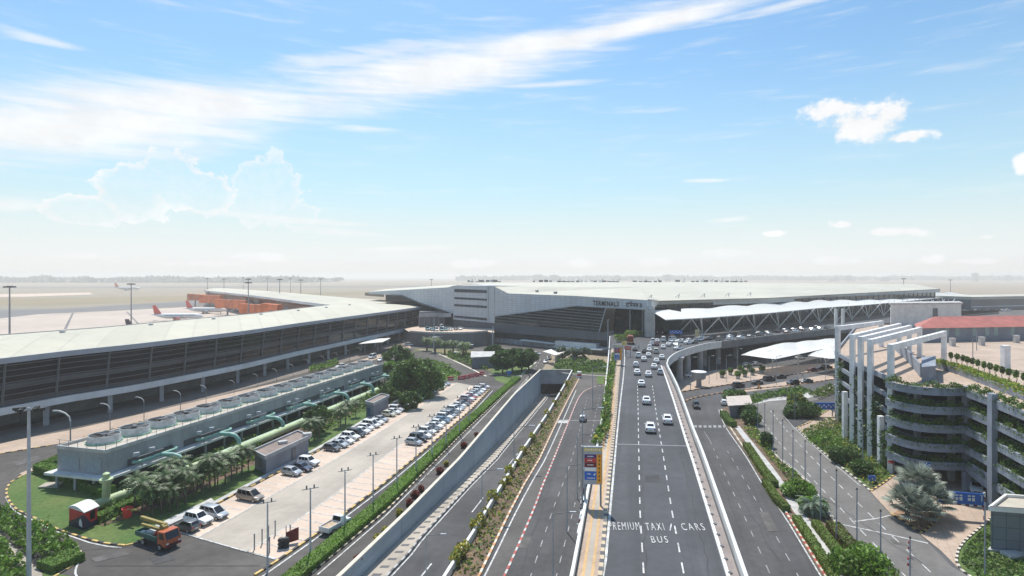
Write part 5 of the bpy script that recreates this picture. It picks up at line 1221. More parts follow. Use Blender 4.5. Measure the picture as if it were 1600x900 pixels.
mb = MB(); q = [Hh(1, .8, 0), Hh(LEN, .8, 0), Hh(LEN, WID, 0), Hh(1, WID, 0)]; mb.prism([(p.x, p.y) for p in q], 0, 2.3); child(mb, 'basement_shade', blk, root)  # black block stands in for the shade in the open space below the slab
for k in range(22):
    mb = MB(); p = Hh(.3+k*5.2, -.6, 1.15); mb.box(p, (.35, .35, 2.3)); child(mb, 'column', conc, root)
for k in range(3): mb = MB(); p = Hh(-.8, 1.5+k*4, 1.15); mb.box(p, (.35, .35, 2.3)); child(mb, 'column', conc, root)
mb = MB(); a = Hh(.2, 0, 0); 
for v0, v1 in ((.9, 4.6), (5.6, 9.6)):
    p0, p1 = Hh(-.06, v0, 0), Hh(-.06, v1, 0); mb.add([(p0.x, p0.y, 3.0), (p1.x, p1.y, 3.0), (p1.x, p1.y, 5.3), (p0.x, p0.y, 5.3)], [(0, 1, 2, 3)])
child(mb, 'inlet_louvre', mat('inlet_grey', (.30, .34, .37), .6, .08, 2), root)
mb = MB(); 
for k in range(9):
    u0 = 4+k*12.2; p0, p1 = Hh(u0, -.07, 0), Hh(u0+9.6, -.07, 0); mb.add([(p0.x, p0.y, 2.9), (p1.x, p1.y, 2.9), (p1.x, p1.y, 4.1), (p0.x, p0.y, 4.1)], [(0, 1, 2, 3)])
child(mb, 'side_louvre', mat('louvre_dark', (.07, .075, .08), .6, .1, 2), root)  # dark louvre strips low on the long wall
mb = MB()
for u in range(0, int(LEN), 2): p = Hh(u, 0, 7); mb.bar(p, p+Vector((0, 0, 1.0)), .06)
for z in (7.5, 8.0): mb.bar(Hh(0, 0, z), Hh(LEN, 0, z), .05)
for v in range(0, 11, 2): p = Hh(0, v, 7); mb.bar(p, p+Vector((0, 0, 1.0)), .06)
mb.bar(Hh(0, 0, 8), Hh(0, WID, 8), .05); child(mb, 'railing', metal_g, root)
fanpx = [(163, 690), (210, 677), (252, 665), (291, 654), (325, 643), (358, 634), (388, 626), (416, 617.5), (441, 610), (464, 603), (485, 596.5), (504, 590.5), (522, 585), (539, 580), (555, 575), (570, 570.5)]
shroud = mat('fan_shroud', (.55, .56, .54), .5, .12, 1, fine=.08)
for i, (x, y) in enumerate(fanpx):
    p = P(x, y, 6.5); f = empty('roof_fan', tuple(p), i*.7); f.parent = root; bpy.context.view_layer.update(); f.matrix_parent_inverse = root.matrix_world.inverted()
    mb = MB(); prof = [(2.75, 0), (2.62, .3), (2.5, .8), (2.45, 1.35)]; mb.lathe((0, 0, 0), prof+[(2.38, 1.35), (2.35, 1.0)], 28, cap=False); o = mb.build('shroud', shroud, f, True)
    mb = MB(); mb.lathe((0, 0, 0), [(2.8, 0), (2.82, .25), (2.72, .28)], 28, cap=False); mb.build('base_ring', mat('ring_green', (.25, .50, .36), .5, .1, 1), f)
    mb = MB(); mb.lathe((0, 0, 1.0), [(2.35, 0), (2.35, .05)], 24); 
    mb.build('well_shade', blk, f)  # black disc paints the shade inside the shroud
    mb = MB(); mb.lathe((0, 0, 1.15), [(.45, 0), (.5, .25), (.1, .4)], 10)
    for k in range(5):
        a = k*1.2566; c_, s_ = math.cos(a), math.sin(a); c2, s2 = math.cos(a+.38), math.sin(a+.38); mb.add([(.4*c_, .4*s_, 1.2), (2.2*c_, 2.2*s_, 1.2), (2.2*c2, 2.2*s2, 1.42), (.4*c2, .4*s2, 1.32)], [(0, 1, 2, 3)])
    mb.build('fan_blade', conc_dk, f)
# teal branch pipes
for k in range(7):
    u = 9.5+k*14.2; r = empty('cooling_pipe', tuple(Hh(u, -2, 0)), 0, f'teal forked cooling pipe bending down from the cooling house, {ORD[k]} from the near end', 'pipe', 'teal forked pipes')
    mb = MB(); z = 3.6; ry = .28
    mb.tube([Hh(u-5, -.6, z), Hh(u-4.6, -1.3, z), Hh(u-3.8, -1.6, z), Hh(u, -1.6, z), Hh(u+3.2, -1.6, z), Hh(u+3.8, -1.2, z), Hh(u+4.2, -.1, z)], ry, 10); o = child(mb, 'branch_pipe', teal, r, True)
    mb = MB(); mb.tube([Hh(u, -1.6, z), Hh(u+.2, -4.2, z), Hh(u+.4, -5.2, z-.3), Hh(u+.5, -5.9, z-1.1), Hh(u+.5, -6.1, 1.2)], .42, 12); child(mb, 'main_pipe', teal, r, True)
    mb = MB(); mb.lathe(tuple(Hh(u+.5, -6.1, .9)), [(.6, 0), (.6, .25), (.5, .3)], 12); child(mb, 'flange', greenp, r)
    for du in (-4.6, -1.4): mb = MB(); mb.box(Hh(u+du, -1.0, 4.9), (.9, .6, .6), .5); child(mb, 'motor', metal_l, r)
    mb = MB(); mb.bar(Hh(u-5, -1.6, 4.5), Hh(u+.5, -1.6, 4.5), .3, .12); child(mb, 'walkway_plate', metal_d, r)
    mb = MB(); mb.bar(Hh(u-4, -1.6, 2.5), Hh(u-4, -1.6, z), .12); mb.bar(Hh(u+3, -1.6, 2.5), Hh(u+3, -1.6, z), .12); child(mb, 'bracket', metal_g, r)
gp = [P(x, y, .9) for x, y in ((148, 790), (245, 753), (330, 719), (420, 682), (500, 648), (590, 610))]
r = empty('main_pipe', (gp[0].x, gp[0].y, 0), 0, 'thick pale green pipe running on the ground past the palms', 'pipe')
mb = MB(); mb.tube(gp, .78, 14); child(mb, 'pipe_run', greenp, r, True)
mb = MB(); mb.tube([p+Vector((-.6, 2.2, .1)) for p in gp[2:]], .45, 10); child(mb, 'second_pipe_run', mat('pale_green_pipe2', (.42, .55, .42), .55, .08, .3), r, True)
mb = MB(); p = P(166, 783, .9); mb.lathe((p.x, p.y, .9), [(.55, 0), (.55, 3.0), (.95, 3.1), (.95, 3.5), (.5, 3.6), (.5, 4.3), (.2, 4.5)], 12); child(mb, 'vent_riser', greenp, r, True)
for k in range(0, 16): 
    p = resample(gp, 1, 16)[k]; mb = MB(); mb.box((p.x, p.y, .15), (.9, .9, .3), .5); child(mb, 'saddle', conc, r)
# pump houses
def flat_house(label, base3, h, roofm_, name='pump_house'):
    a, b, c = [Vector((p.x, p.y, 0)) for p in base3]; d = a+(c-b); r = empty(name, tuple(b), 0, label, 'utility building')
    q = [a, b, c, d]; mb = MB(); mb.prism([(p.x, p.y) for p in q], 0, h); child(mb, 'wall', bgwall, r)
    ctr = (a+c)/2; q2 = [ctr+(p-ctr)*1.06 for p in q]; mb = MB(); strip(mb, q2+[q2[0]], .3, h-.35, h+.35); child(mb, 'roof_parapet', conc, r)
    mb = MB(); mb.prism([(p.x, p.y) for p in q2], h-.2, h+.02); child(mb, 'roof', roofm_, r)
    return r, q
rfb = mat('brown_roof', (.26, .20, .17), .9, .1, .5, fine=.08)
r, q = flat_house('grey flat-roofed pump house at the edge of the parking lot, the nearer and larger one', [P(398, 732), P(416, 742), P(482, 708)], 3.3, rfb)
mb = MB(); a, b = q[0], q[1]; m_ = a.lerp(b, .5); mb.box((m_.x, m_.y-.05, 1.7), (.9, .3, 1.6), math.atan2((b-a).y, (b-a).x)); child(mb, 'window', metal_d, r)
mb = MB(); a, b = q[1], q[2]
for t in (.62,): m_ = a.lerp(b, t); mb.box((m_.x+.02, m_.y, 1.2), (1.3, .3, 2.4), math.atan2((b-a).y, (b-a).x))
child(mb, 'door', metal_d, r)
mb = MB(); c_ = (q[0]+q[2])/2; mb.box((c_.x, c_.y, 3.6), (1.6, 1, .5), .6); mb.box((c_.x+3, c_.y+5, 3.7), (1.6, 1.2, .7), .6); child(mb, 'roof_unit', conc_lt, r)
r, q = flat_house('small grey flat-roofed pump house with a blue door, the farther of the two', [P(572, 650), P(584, 653), P(607, 640)], 3.6, rfb)
mb = MB(); a, b = q[0], q[1]; m_ = a.lerp(b, .4); mb.box((m_.x, m_.y-.05, 1.2), (1.2, .3, 2.2), math.atan2((b-a).y, (b-a).x)); child(mb, 'door', mat('door_blue', (.06, .13, .22), .6, .1, 1), r)
# red and navy kiosk
a, b, c = P(108, 821), P(131, 829), P(152, 819); d = a+(c-b)
r = empty('kiosk', tuple(b), 0, 'small red and navy hut with a white arched roof on the corner lawn', 'kiosk')
mb = MB(); mb.prism([(p.x, p.y) for p in (a, b, c, d)], 0, 2.7); child(mb, 'wall', red, r)
up = Vector((0, 0, 1))
def onw(p, q, t, z, o=.04): n = Vector(((q-p).y, -(q-p).x, 0)).normalized(); return p.lerp(q, t)+n*o+up*z
mb = MB(); mb.add([onw(a, b, 0, .0), onw(a, b, 1, 0), onw(a, b, 1, 2.3), onw(a, b, .45, 1.3), onw(a, b, 0, .6)], [(0, 1, 2, 3, 4)]); mb.add([onw(b, c, 0, 0), onw(b, c, 1, 0), onw(b, c, 1, .8), onw(b, c, .5, .7), onw(b, c, 0, 2.2)], [(0, 1, 2, 3, 4)]); child(mb, 'navy_panel', navy, r)
mb = MB(); mb.add([onw(a, b, .72, .5, .07), onw(a, b, .95, .4, .07), onw(a, b, .9, 1.2, .07), onw(a, b, .8, 1.6, .07), onw(a, b, .7, 1.1, .07)], [(0, 1, 2, 3, 4)]); child(mb, 'white_emblem', white, r)
mb = MB(); mb.add([onw(b, c, .45, 1.1, .07), onw(b, c, .8, 1.1, .07), onw(b, c, .8, 2.3, .07), onw(b, c, .45, 2.3, .07)], [(0, 1, 2, 3)]); child(mb, 'window', carglass, r)
mb = MB(); k = 8; v = []
for i in range(k+1):
    t = i/k; z = 2.65+.55*math.sin(math.pi*t); e0 = a.lerp(b, t*1.16-.08)-(c-b)*.08; e1 = d.lerp(c, t*1.16-.08)+(c-b)*.08; v += [e0+up*z, e1+up*z]
mb.add(v, [(2*i, 2*i+2, 2*i+3, 2*i+1) for i in range(k)]); mb.add([x-up*.12 for x in v], [(2*i+1, 2*i+3, 2*i+2, 2*i) for i in range(k)]); mb.add([v[2*i] for i in range(k+1)], [tuple(range(k+1))]); mb.add([v[2*i+1] for i in range(k+1)], [tuple(range(k+1))]); child(mb, 'roof', offw, r)
p = P(81, 760); mb = MB(); mb.box((p.x, p.y, .25), (3.0, 2.2, .3), .2); o = mb.build('concrete_slab', conc_lot); tag(o, 'square concrete manhole slab lying on the corner lawn', 'manhole slab')
p = P(199, 819); r = empty('lift_bucket', tuple(p), 0, 'dark red lift bucket hanging behind the boom truck over the lawn', 'lift bucket')

# ================================================================== BOOM TRUCK
r2 = empty('boom_truck', tuple(P(247, 851)), math.atan2((P(268, 855)-P(228, 842)).y, (P(268, 855)-P(228, 842)).x), 'orange-cabbed truck with a green tray and a yellow folding boom at the lot entrance', 'truck')
def wheel(par, x, y, rad, wd, rim=True):
    mb = MB(); mb.tube([(0, -wd/2, 0), (0, wd/2, 0)], rad, 14); o = mb.build('wheel', rubber, par, True); o.location = (x, y, rad)
    if rim: 
        mb = MB(); mb.tube([(0, -wd/2-.01, 0), (0, wd/2+.01, 0)], rad*.6, 10); mb.build('rim', rimm, o)
    return o
for x in (2.0, -1.6): 
    for y in (-.95, .95): wheel(r2, x, y, .46, .3)
mb = MB(); mb.box((.2, 0, .75), (6.2, .9, .25)); mb.build('chassis', blk, r2)
mb = MB(); mb.add([(1.5, -1.05, .65), (3.15, -1.05, .65), (3.15, 1.05, .65), (1.5, 1.05, .65), (1.5, -1.05, 2.45), (2.75, -1.0, 2.5), (2.75, 1.0, 2.5), (1.5, 1.05, 2.45), (3.2, -1.05, 1.5), (3.2, 1.05, 1.5)],
    [(0, 1, 8, 5, 4), (1, 2, 9, 8), (8, 9, 6, 5), (3, 7, 6, 9, 2), (0, 4, 7, 3), (4, 5, 6, 7)]); mb.build('cab', mat('cab_orange', (.45, .11, .04), .4, .08, 1), r2)
mb = MB(); mb.add([(3.21, -.92, 1.55), (3.21, .92, 1.55), (2.8, .88, 2.42), (2.8, -.88, 2.42)], [(0, 1, 2, 3)]); mb.build('windscreen', carglass, r2)
mb = MB(); 
for s in (-1, 1): mb.add([(1.9, s*1.07, 1.55), (2.85, s*1.07, 1.55), (2.6, s*1.05, 2.3), (1.9, s*1.06, 2.3)], [(0, 1, 2, 3)])
mb.build('side_window', carglass, r2)
mb = MB(); mb.box((3.22, 0, .75), (.15, 2.1, .35)); mb.build('bumper', maroon, r2)
for s in (-1, 1): mb = MB(); mb.box((3.22, s*.8, 1.05), (.06, .3, .2)); mb.build('headlight', lamp_w, r2)
mb = MB(); mb.box((-.95, 0, 1.1), (4.6, 2.1, .12)); 
for s in (-1, 1): mb.box((-.95, s*1.05, 1.4), (4.6, .07, .55))
mb.box((-3.25, 0, 1.4), (.07, 2.1, .55)); mb.build('tray', mat('tray_green', (.02, .10, .09), .5, .15, 2), r2)
mb = MB(); mb.bar((1.4, .2, 2.85), (-4.5, .5, 2.65), .38, .42); mb.bar((1.1, -.25, 2.3), (-3.2, -.2, 2.2), .3, .34); mb.tube([(1.2, -.3, 2.5), (1.2, .35, 2.5)], .5, 10); mb.build('boom', mat('boom_yellow', (.30, .23, .06), .6, .15, 2), r2)
mb = MB(); mb.lathe((.6, 0, 1.15), [(.45, 0), (.35, 1.0), (.5, 1.2)], 10); mb.build('turret', maroon, r2)
mb = MB(); mb.box((-1.5, 0, 1.35), (1.2, .8, .5)); mb.box((-.4, .4, 1.4), (.5, .5, .5), .4); mb.box((-2.5, -.4, 1.3), (.7, .5, .4)); mb.build('cargo', offw, r2)
mb = MB(); mb.bar((-.2, -.3, 1.3), (.2, -.1, 2.0), .3); mb.build('red_jack', red, r2)
# bucket (its own thing, hanging off the boom)
mb = MB(); mb.lathe((0, 0, 1.0), [(.55, 0), (.75, 1.3), (.8, 1.35), (.7, 1.35), (.5, .2)], 6); child(MB().box((0, 0, 0), (.01, .01, .01)), 'x', red, r) if False else None
o = mb.build('bucket', red, r); 
mb = MB(); mb.bar((0, 0, 2.1), (1.8, -.6, 2.3), .25); mb.build('hanger', mat('boom_yellow'  , (.45, .34, .07)), r)

# ================================================================== CAR PARK BUILDING
G = empty('car_park', (110, 130, 0), 0, 'multi-storey car park with planted balconies and tall white portal frames, at the right', 'car park building')
RZT = 16.6
arc = smooth_line([Vector((67.9, 104.5, 0)), Vector((68.0, 100.5, 0)), Vector((69.9, 97.9, 0)), Vector((73, 97.0, 0)), Vector((76.3, 97.0, 0))], .8)
wing = [Vector((76.3, 97.0, 0)), Vector((74.2, 88.6, 0)), Vector((71.6, 80.0, 0)), Vector((69.5, 73.0, 0)), Vector((68, 68, 0))]
leftf = [Vector((82.5, 147, 0)), Vector((75.0, 123.5, 0)), Vector((73.0, 114.5, 0)), Vector((70.6, 106.5, 0))]
foot = leftf+arc[0:]+wing[1:]+[Vector((200, 60, 0)), Vector((300, 100, 0)), Vector((300, 235, 0)), Vector((150, 235, 0)), Vector((128, 215, 0))]
TOPS = [17.2, 14.0, 10.9, 7.7, 4.7]
gcon = mat('carpark_concrete', (.255, .285, .335), .8, .10, .3, fine=.05, streak=(1.2, 1.2, .15, 0, .3))
for k, z in enumerate(TOPS):
    q = foot if k else foot; mb = MB(); inner = [Vector((p.x, p.y, 0)) for p in foot]
    mb.prism([(p.x, p.y) for p in inner], z-1.25, z-.95); child(mb, 'floor_slab', peach if k == 0 else mat('slab_shade', (.055, .055, .058), .9, .1, .3), G)  # lower slabs coloured dark to paint the shade between floors
    mb = MB(); strip(mb, offset(arc, -.15) if False else arc, .35, z-1.3, z); child(mb, 'balcony_parapet', gcon, G)
    mb = MB(); strip(mb, wing, .35, z-1.35, z-.1); child(mb, 'wing_parapet', gcon, G)
    mb = MB(); strip(mb, leftf, .35, z-1.1, z-.2); strip(mb, [Vector((128, 215, 0)), leftf[0]], .35, z-1.1, z-.2); child(mb, 'side_parapet', mat('side_parapet', (.26, .29, .33), .7, .1, .5), G)
    mb = MB(); r_ = offset(arc, .45)
    for zz in (.45, .95): 
        for l_ in (offset(arc, 1.1), offset(wing, 1.0)): 
            for a, b in zip(l_, l_[1:]): mb.bar((a.x, a.y, z+zz-.2), (b.x, b.y, z+zz-.2), .05)
    for l_ in (offset(arc, 1.1), offset(wing, 1.0)):
        for p in resample(l_, .9): mb.bar((p.x, p.y, z-.9), (p.x, p.y, z+.75), .05)
    if k: child(mb, 'railing', metal_g, G)
    for kk, l_ in enumerate((offset(arc, .1), offset(wing, .1), offset(arc, .75), offset(wing, .75))):
        c = []; 
        for p in resample(l_, .4)[0:]:
            up2 = .35 if kk > 1 else -.25
            amp = .45+.3*math.sin(p.x*2.1+p.y*1.3+k*1.7)+.15*math.sin(p.y*5+k)
            n_ = int(60*max(.15, amp)+12); c.append(np.stack([p.x+RNG.normal(0, .22, n_), p.y+RNG.normal(0, .22, n_), z-.35+RNG.uniform(0, 1, n_)*max(.3, amp)*1.5+up2], 1))
        c = np.concatenate(c); RNG.shuffle(c); h = int(len(c)*.6); h2 = int(len(c)*.9)
        o = leaf_obj('planter_foliage', [(leaves(c[:h], .19), 0), (leaves(c[h:h2], .19), 1), (leaves(c[h2:], .16), 2)], [leaf_m, leaf_d, leaf_b]); o.parent = G; o.matrix_parent_inverse = G.matrix_world.inverted()
        # hanging growth over the outer face
# roof surface over slab 0, black mass painting the deep interior shade
mb = MB(); mb.prism([(p.x, p.y) for p in offset([*foot], 0)], RZT-.02, RZT+.0) if False else None
gdark = mat('carpark_inside_shade', (.02, .02, .022), .9, .1, .3)
mb = MB(); mb.prism([(86, 100), (200, 75), (290, 110), (290, 225), (150, 225), (96, 150), (86, 118)], 0, 15.8); child(mb, 'interior_shade', gdark, G)  # near-black fill: shade between the floors put into its colour
for p, h in ((Vector((77.0, 97.6, 0)), 17.4),): mb = MB(); mb.box((p.x, p.y, h/2), (.9, 1.0, h)); child(mb, 'column', gcon, G)
for p in (wing[1]+Vector((-.1, 0, 0)), wing[2]+Vector((-.1, -5, 0))): mb = MB(); mb.box((p.x-.2, p.y, 9.0), (.8, 1.2, 18.0), -.2); child(mb, 'pier_column', gcon, G)
for p in (Vector((75.5, 101, 0)), Vector((71, 103, 0)), Vector((79, 92, 0)), Vector((77, 84, 0)), Vector((76, 112, 0)), Vector((80, 124, 0)), Vector((86, 140, 0))): mb = MB(); mb.box((p.x+1.5, p.y, 8), (.8, .8, 15.5)); child(mb, 'inner_column', conc, G)
# ramp wall at ground on the wing
a, b = Vector((76.2, 96.4, 0)), Vector((74.1, 88.8, 0)); mb = MB(); mb.add([(a.x, a.y, 3.0), (b.x, b.y, 2.6), (b.x, b.y, 5.2), (a.x, a.y, 5.2)], [(0, 1, 2, 3)]); mb.box((a.x, a.y+.2, 1.6), (.9, .9, 3.2)); child(mb, 'ramp_wall', gcon, G)
# portal frames
wc = mat('frame_white', (.80, .80, .79), .7, .08, .5, streak=(1.5, 1.5, .12, 0, .2))
frames = [((1309, 656), (1377, 501)), ((1332, 694), (1405, 505)), ((1345, 704), (1421, 508)), ((1360, 716), (1437, 511)), ((1392, 739), (1475, 517))]
ZT = 23.6
for (bx, by), (ex, ey) in frames:
    p = P(bx, by); e = P(ex, ey, ZT); d = Vector((e.x-p.x, e.y-p.y, 0)); L_ = d.length; d.normalize(); an = math.atan2(d.y, d.x)
    t = empty('portal_frame', tuple(p), an); t.parent = G; bpy.context.view_layer.update(); t.matrix_parent_inverse = G.matrix_world.inverted()
    mb = MB(); mb.box((0, 0, ZT/2), (1.3, .85, ZT)); mb.box((L_, 0, (ZT+RZT-.7)/2), (1.3, .85, ZT-RZT+.7)); mb.box((L_/2, 0, ZT-.6), (L_-1.3, .78, 1.1)); mb.build('frame', wc, t)
for bx, by, h in ((1320, 686, 10.5), (1376, 728, 9.5)):
    p = P(bx, by); mb = MB(); mb.box((p.x, p.y, h/2), (.9, .8, h)); child(mb, 'short_column', wc, G)
# creepers up the side between the columns
for i, (x, y, h) in enumerate(((1314, 664, 15), (1326, 688, 7), (1343, 700, 15), (1350, 708, 9), (1368, 722, 13), (1384, 735, 7))):
    p = P(x, y); n_ = int(h*70); c = np.stack([p.x+.8+RNG.normal(0, .5, n_), p.y+1.2+RNG.normal(0, .6, n_), RNG.uniform(0, h, n_)], 1); o = leaf_obj('creeper', [(leaves(c, .34), 0)], [leaf_d]); tag(o, f'dark creeper climbing the car park side between the white columns, {ORD[i]} from the left', 'climbing plant', 'creepers on the car park columns')
# roof details
mb = MB(); l_ = [Vector((95, 138, 0)), Vector((78, 113, 0)), Vector((80, 109.5, 0))]; 
a = P(1400, 545, 17.0); mb = MB()
q = [P(1400, 550, 17), P(1440, 592, 17), P(1452, 592, 17)]
mb = MB(); strip(mb, [P(1400, 548, 16.2), P(1420, 566, 16.2), P(1439, 590, 16.2)], .3, 0, 2.6); child(mb, 'ramp_wall', gcon, G)
mb = MB(); mb.prism([(p.x, p.y) for p in (P(1440, 592, 17), P(1462, 590, 17), P(1462, 572, 17), P(1440, 574, 17))], 16, 19.2); child(mb, 'stair_core', gcon, G)
mb = MB(); c = []
r_ = [P(x, y, 17.2) for x, y in ((1466, 568), (1500, 577), (1540, 592), (1600, 614), (1640, 630))]
rp = empty('roof_planter', tuple(Vector((r_[0].x, r_[0].y, RZT))), 0); rp.parent = G; rp.matrix_parent_inverse = G.matrix_world.inverted()
mb = MB(); strip(mb, [Vector((p.x, p.y, 0)) for p in r_], 1.4, 15.6, 17.5); o = child(mb, 'planter_box', gcon, rp)
c = np.concatenate([np.stack([p.x+RNG.normal(0, .45, 150), p.y+RNG.normal(0, .45, 150), 17.1+RNG.uniform(0, 1.1, 150)], 1) for p in resample(r_, .9)]); RNG.shuffle(c); h = int(len(c)*.7)
o = leaf_obj('planter_foliage', [(leaves(c[:h], .26), 0), (leaves(c[h:], .26), 1)], [leaf_b, leaf_y], rp); o.matrix_parent_inverse = Matrix.Translation(Vector((r_[0].x, r_[0].y, RZT))).inverted()
tp = [make_bush('potted_tree', .55, 1.5, 260, leaf_m, '', 'potted tree', 'small rounded trees on the car park roof', leaf_b, .22, 95, 3)]
for ch_ in tp[0].children:
    if ch_.name.startswith('foliage'): ch_.location = (0, 0, 1.0)
l_ = resample([P(x, y, RZT+.4) for x, y in ((1476, 562), (1500, 568), (1540, 581), (1600, 600), (1640, 612))], 1, 16)
for i, p in enumerate(l_[:-2]): place(tp[0], (p.x, p.y, RZT), i, 1.0, f'small rounded tree on the car park roof edge, {ORD[i]} from the left', None, i == 0)
# red-roofed office on the roof
zb = RZT-.6
a, b = P(1440, 533, zb+.6), P(1640, 529, zb+.6); d_ = (b-a); n_ = Vector((.72, 1, 0)).normalized()*18
O = empty('rooftop_office', ((a.x+b.x)/2, (a.y+b.y)/2, zb), 0, 'long grey office block with a red hipped roof standing on the car park roof', 'office block')
q = [a, b, b+n_, a+n_]; mb = MB(); mb.prism([(p.x, p.y) for p in q], zb, zb+4.6); child(mb, 'wall', bgwall, O)
ctr = (q[0]+q[2])/2; e = [ctr+(p-ctr)*1.0+(p-ctr).normalized()*2.2 for p in q]; rd0 = a.lerp(b, .10)+n_*.5; rd1 = a.lerp(b, .90)+n_*.5
mb = MB(); v = [Vector((p.x, p.y, zb+4.5)) for p in e]+[Vector((rd0.x, rd0.y, zb+7.4)), Vector((rd1.x, rd1.y, zb+7.4))]; mb.add(v, [(0, 1, 5, 4), (1, 2, 5), (2, 3, 4, 5), (3, 0, 4), (3, 2, 1, 0)]); child(mb, 'roof', redroof, O)
mb = MB(); nn = Vector((d_.y, -d_.x, 0)).normalized()*.06
for k, t in enumerate((.12, .19, .27, .40, .50, .57, .70, .82)):
    c_ = a.lerp(b, t)+nn; u = d_.normalized(); mb.add([c_-u*.7+up*(1.3), c_+u*.7+up*(1.3), c_+u*.7+up*4.0, c_-u*.7+up*4.0], [(0, 1, 2, 3)])
child(mb, 'window', mat('window_green', (.22, .32, .32), .3, .1, 1), O)
# white block behind it
a, b = P(1392, 512, zb), P(1502, 510, zb); n_ = Vector((.64, 1, 0)).normalized()*14
mb = MB(); q = [a, b, b+n_, a+n_]; mb.prism([(p.x, p.y) for p in q], zb, zb+9.0); o = mb.build('rooftop_block', offw); tag(o, 'plain white flat-topped block behind the red-roofed office', 'building')
mb = MB(); c_ = (q[0]+q[2])/2; q2 = [c_+(p-c_)*1.05 for p in q]; mb.prism([(p.x, p.y) for p in q2], zb+9.0, zb+9.6); mb.build('roof_slab', conc_lt, o)
mb = MB(); c_ = a.lerp(b, .62); mb.box((c_.x, c_.y-.1, zb+5.6), (2, .3, 3.6), .05); mb.build('door', metal_d, o)
# posts and lamps on the roof
for i, (x, y, h) in enumerate(((1488, 541, 2.2), (1534, 540, 2.4), (1588, 536, 2.2))):
    p = P(x, y, RZT-.4); mb = MB(); mb.box((p.x, p.y, RZT-.4+h/2), (1.2, 1.0, h)); mb.box((p.x, p.y, RZT-.35+h), (1.35, 1.15, .15)); o = mb.build('roof_pillar', conc_lt); tag(o, f'{ORD[i]} short pale pillar from the left on the car park roof', 'pillar', 'pillars on the car park roof')
p = P(1571, 577, RZT-.4); mb = MB(); mb.box((p.x, p.y, RZT+2), (1.3, 1.1, 5)); mb.box((p.x, p.y, RZT+4.6), (1.4, 1.2, .2)); o = mb.build('roof_pillar', wc); tag(o, 'tall white square pillar on the car park roof behind the small trees', 'pillar')
for i, (x, y, yt) in enumerate(((1520, 560, 530), (1574, 530, 513), (1526, 548, 517))):
    p = P(x, y, RZT-.4); h = (y-yt)*p.y/F; mb = MB(); mb.tube([p, p+up*h], .09, 6); o = mb.build('lamp_post', metal_g); mb = MB(); mb.bar(p+up*h, p+up*h+Vector((1.0, 0, .1)), .2); mb.build('lamp_head', metal_d, o); tag(o, f'{["near left", "right", "middle"][i]} thin lamp post on the car park roof', 'lamp post')
# rooftop edge terrace far left with antennas
TE = [Vector((128, 215, 0)), Vector((150, 235, 0))]
mb = MB()
for k, x in enumerate((1306, 1317)): p = P(x, 500, RZT+2); mb.bar((p.x, p.y, RZT-1), (p.x, p.y, RZT+6.5), .9)
child(mb, 'antenna_mast', offw, G)

# glass kiosk building lower right
a, b, c = P(1548, 861), P(1640, 869), P(1660, 846); d = a+(c-b); h = 5.4
GB = empty('glass_pavilion', tuple(a), 0, 'small blue grey panelled pavilion with a cream roof on the bottom right lawn', 'pavilion')
mb = MB(); mb.prism([(p.x, p.y) for p in (a, b, c, d)], .3, h); child(mb, 'wall', mat('panel_blue_grey', (.17, .20, .23), .35, .06, .2, brick=(1.5, 1.6, (.55, .55, .55), (R(90), 0, 0), .05)), GB)
mb = MB(); ctr = (a+c)/2; q = [ctr+(p-ctr)*1.02 for p in (a, b, c, d)]; mb.prism([(p.x, p.y) for p in q], h, h+.12); child(mb, 'roof', mat('cream_roof', (.47, .43, .36), .85, .05, .5), GB)
mb = MB(); strip(mb, q+[q[0], q[1]], .3, h-.1, h+.5); child(mb, 'roof_edge', white, GB)
mb = MB(); q = [ctr+(p-ctr)*1.09 for p in (a, b, c, d)]; mb.prism([(p.x, p.y) for p in q], 0, .3); child(mb, 'plinth', conc_lt, GB)
mb = MB(); p = a.lerp(b, .25)+Vector((0, -1.2, 0)); mb.box((p.x, p.y, .25), (2.2, 1.5, .5), .05); o = mb.build('equipment_box', conc_lt); tag(o, 'low pale concrete box in front of the panelled pavilion', 'utility box')

# ================================================================== GUARD CABIN, TOWER, SIGNS
a, b, c = P(1141, 652), P(1172, 650), P(1168, 640); d = a+(c-b)
r = empty('guard_cabin', tuple(a), 0, 'grey guard cabin with a pale ribbed roof at the head of the right-hand strip', 'guard cabin')
mb = MB(); mb.prism([(p.x, p.y) for p in (a, b, c, d)], 0, 3.0); child(mb, 'wall', bgwall, r)
ctr = (a+c)/2; q = [ctr+(p-ctr)*1.25 for p in (a, b, c, d)]; mb = MB(); mb.prism([(p.x, p.y) for p in q], [3.0, 3.0, 3.5, 3.5], [3.2, 3.2, 3.7, 3.7]); child(mb, 'roof', mat('ribbed_roof', (.58, .50, .44), .6, .06, 1, brick=(.7, 30, (.75, .72, .7), (0, 0, 0), .12)), r)
p = P(1092, 604); r = empty('observation_booth', tuple(p), 0, 'white round-cornered watch booth raised on a post beside the elevated road', 'watch booth')
mb = MB(); mb.lathe((0, 0, 0), [(.9, 0), (.8, 2.4)], 10); mb.build('post', conc, r); mb = MB(); mb.lathe((0, 0, 2.4), [(1.5, 0), (2.2, .4), (2.2, 2.2)], 12); mb.build('cabin', mat('booth_cream', (.42, .42, .38), .6, .08, 1), r); mb = MB(); mb.lathe((0, 0, 4.6), [(2.5, 0), (2.5, .3), (2.2, .42)], 12); mb.build('roof', white, r)
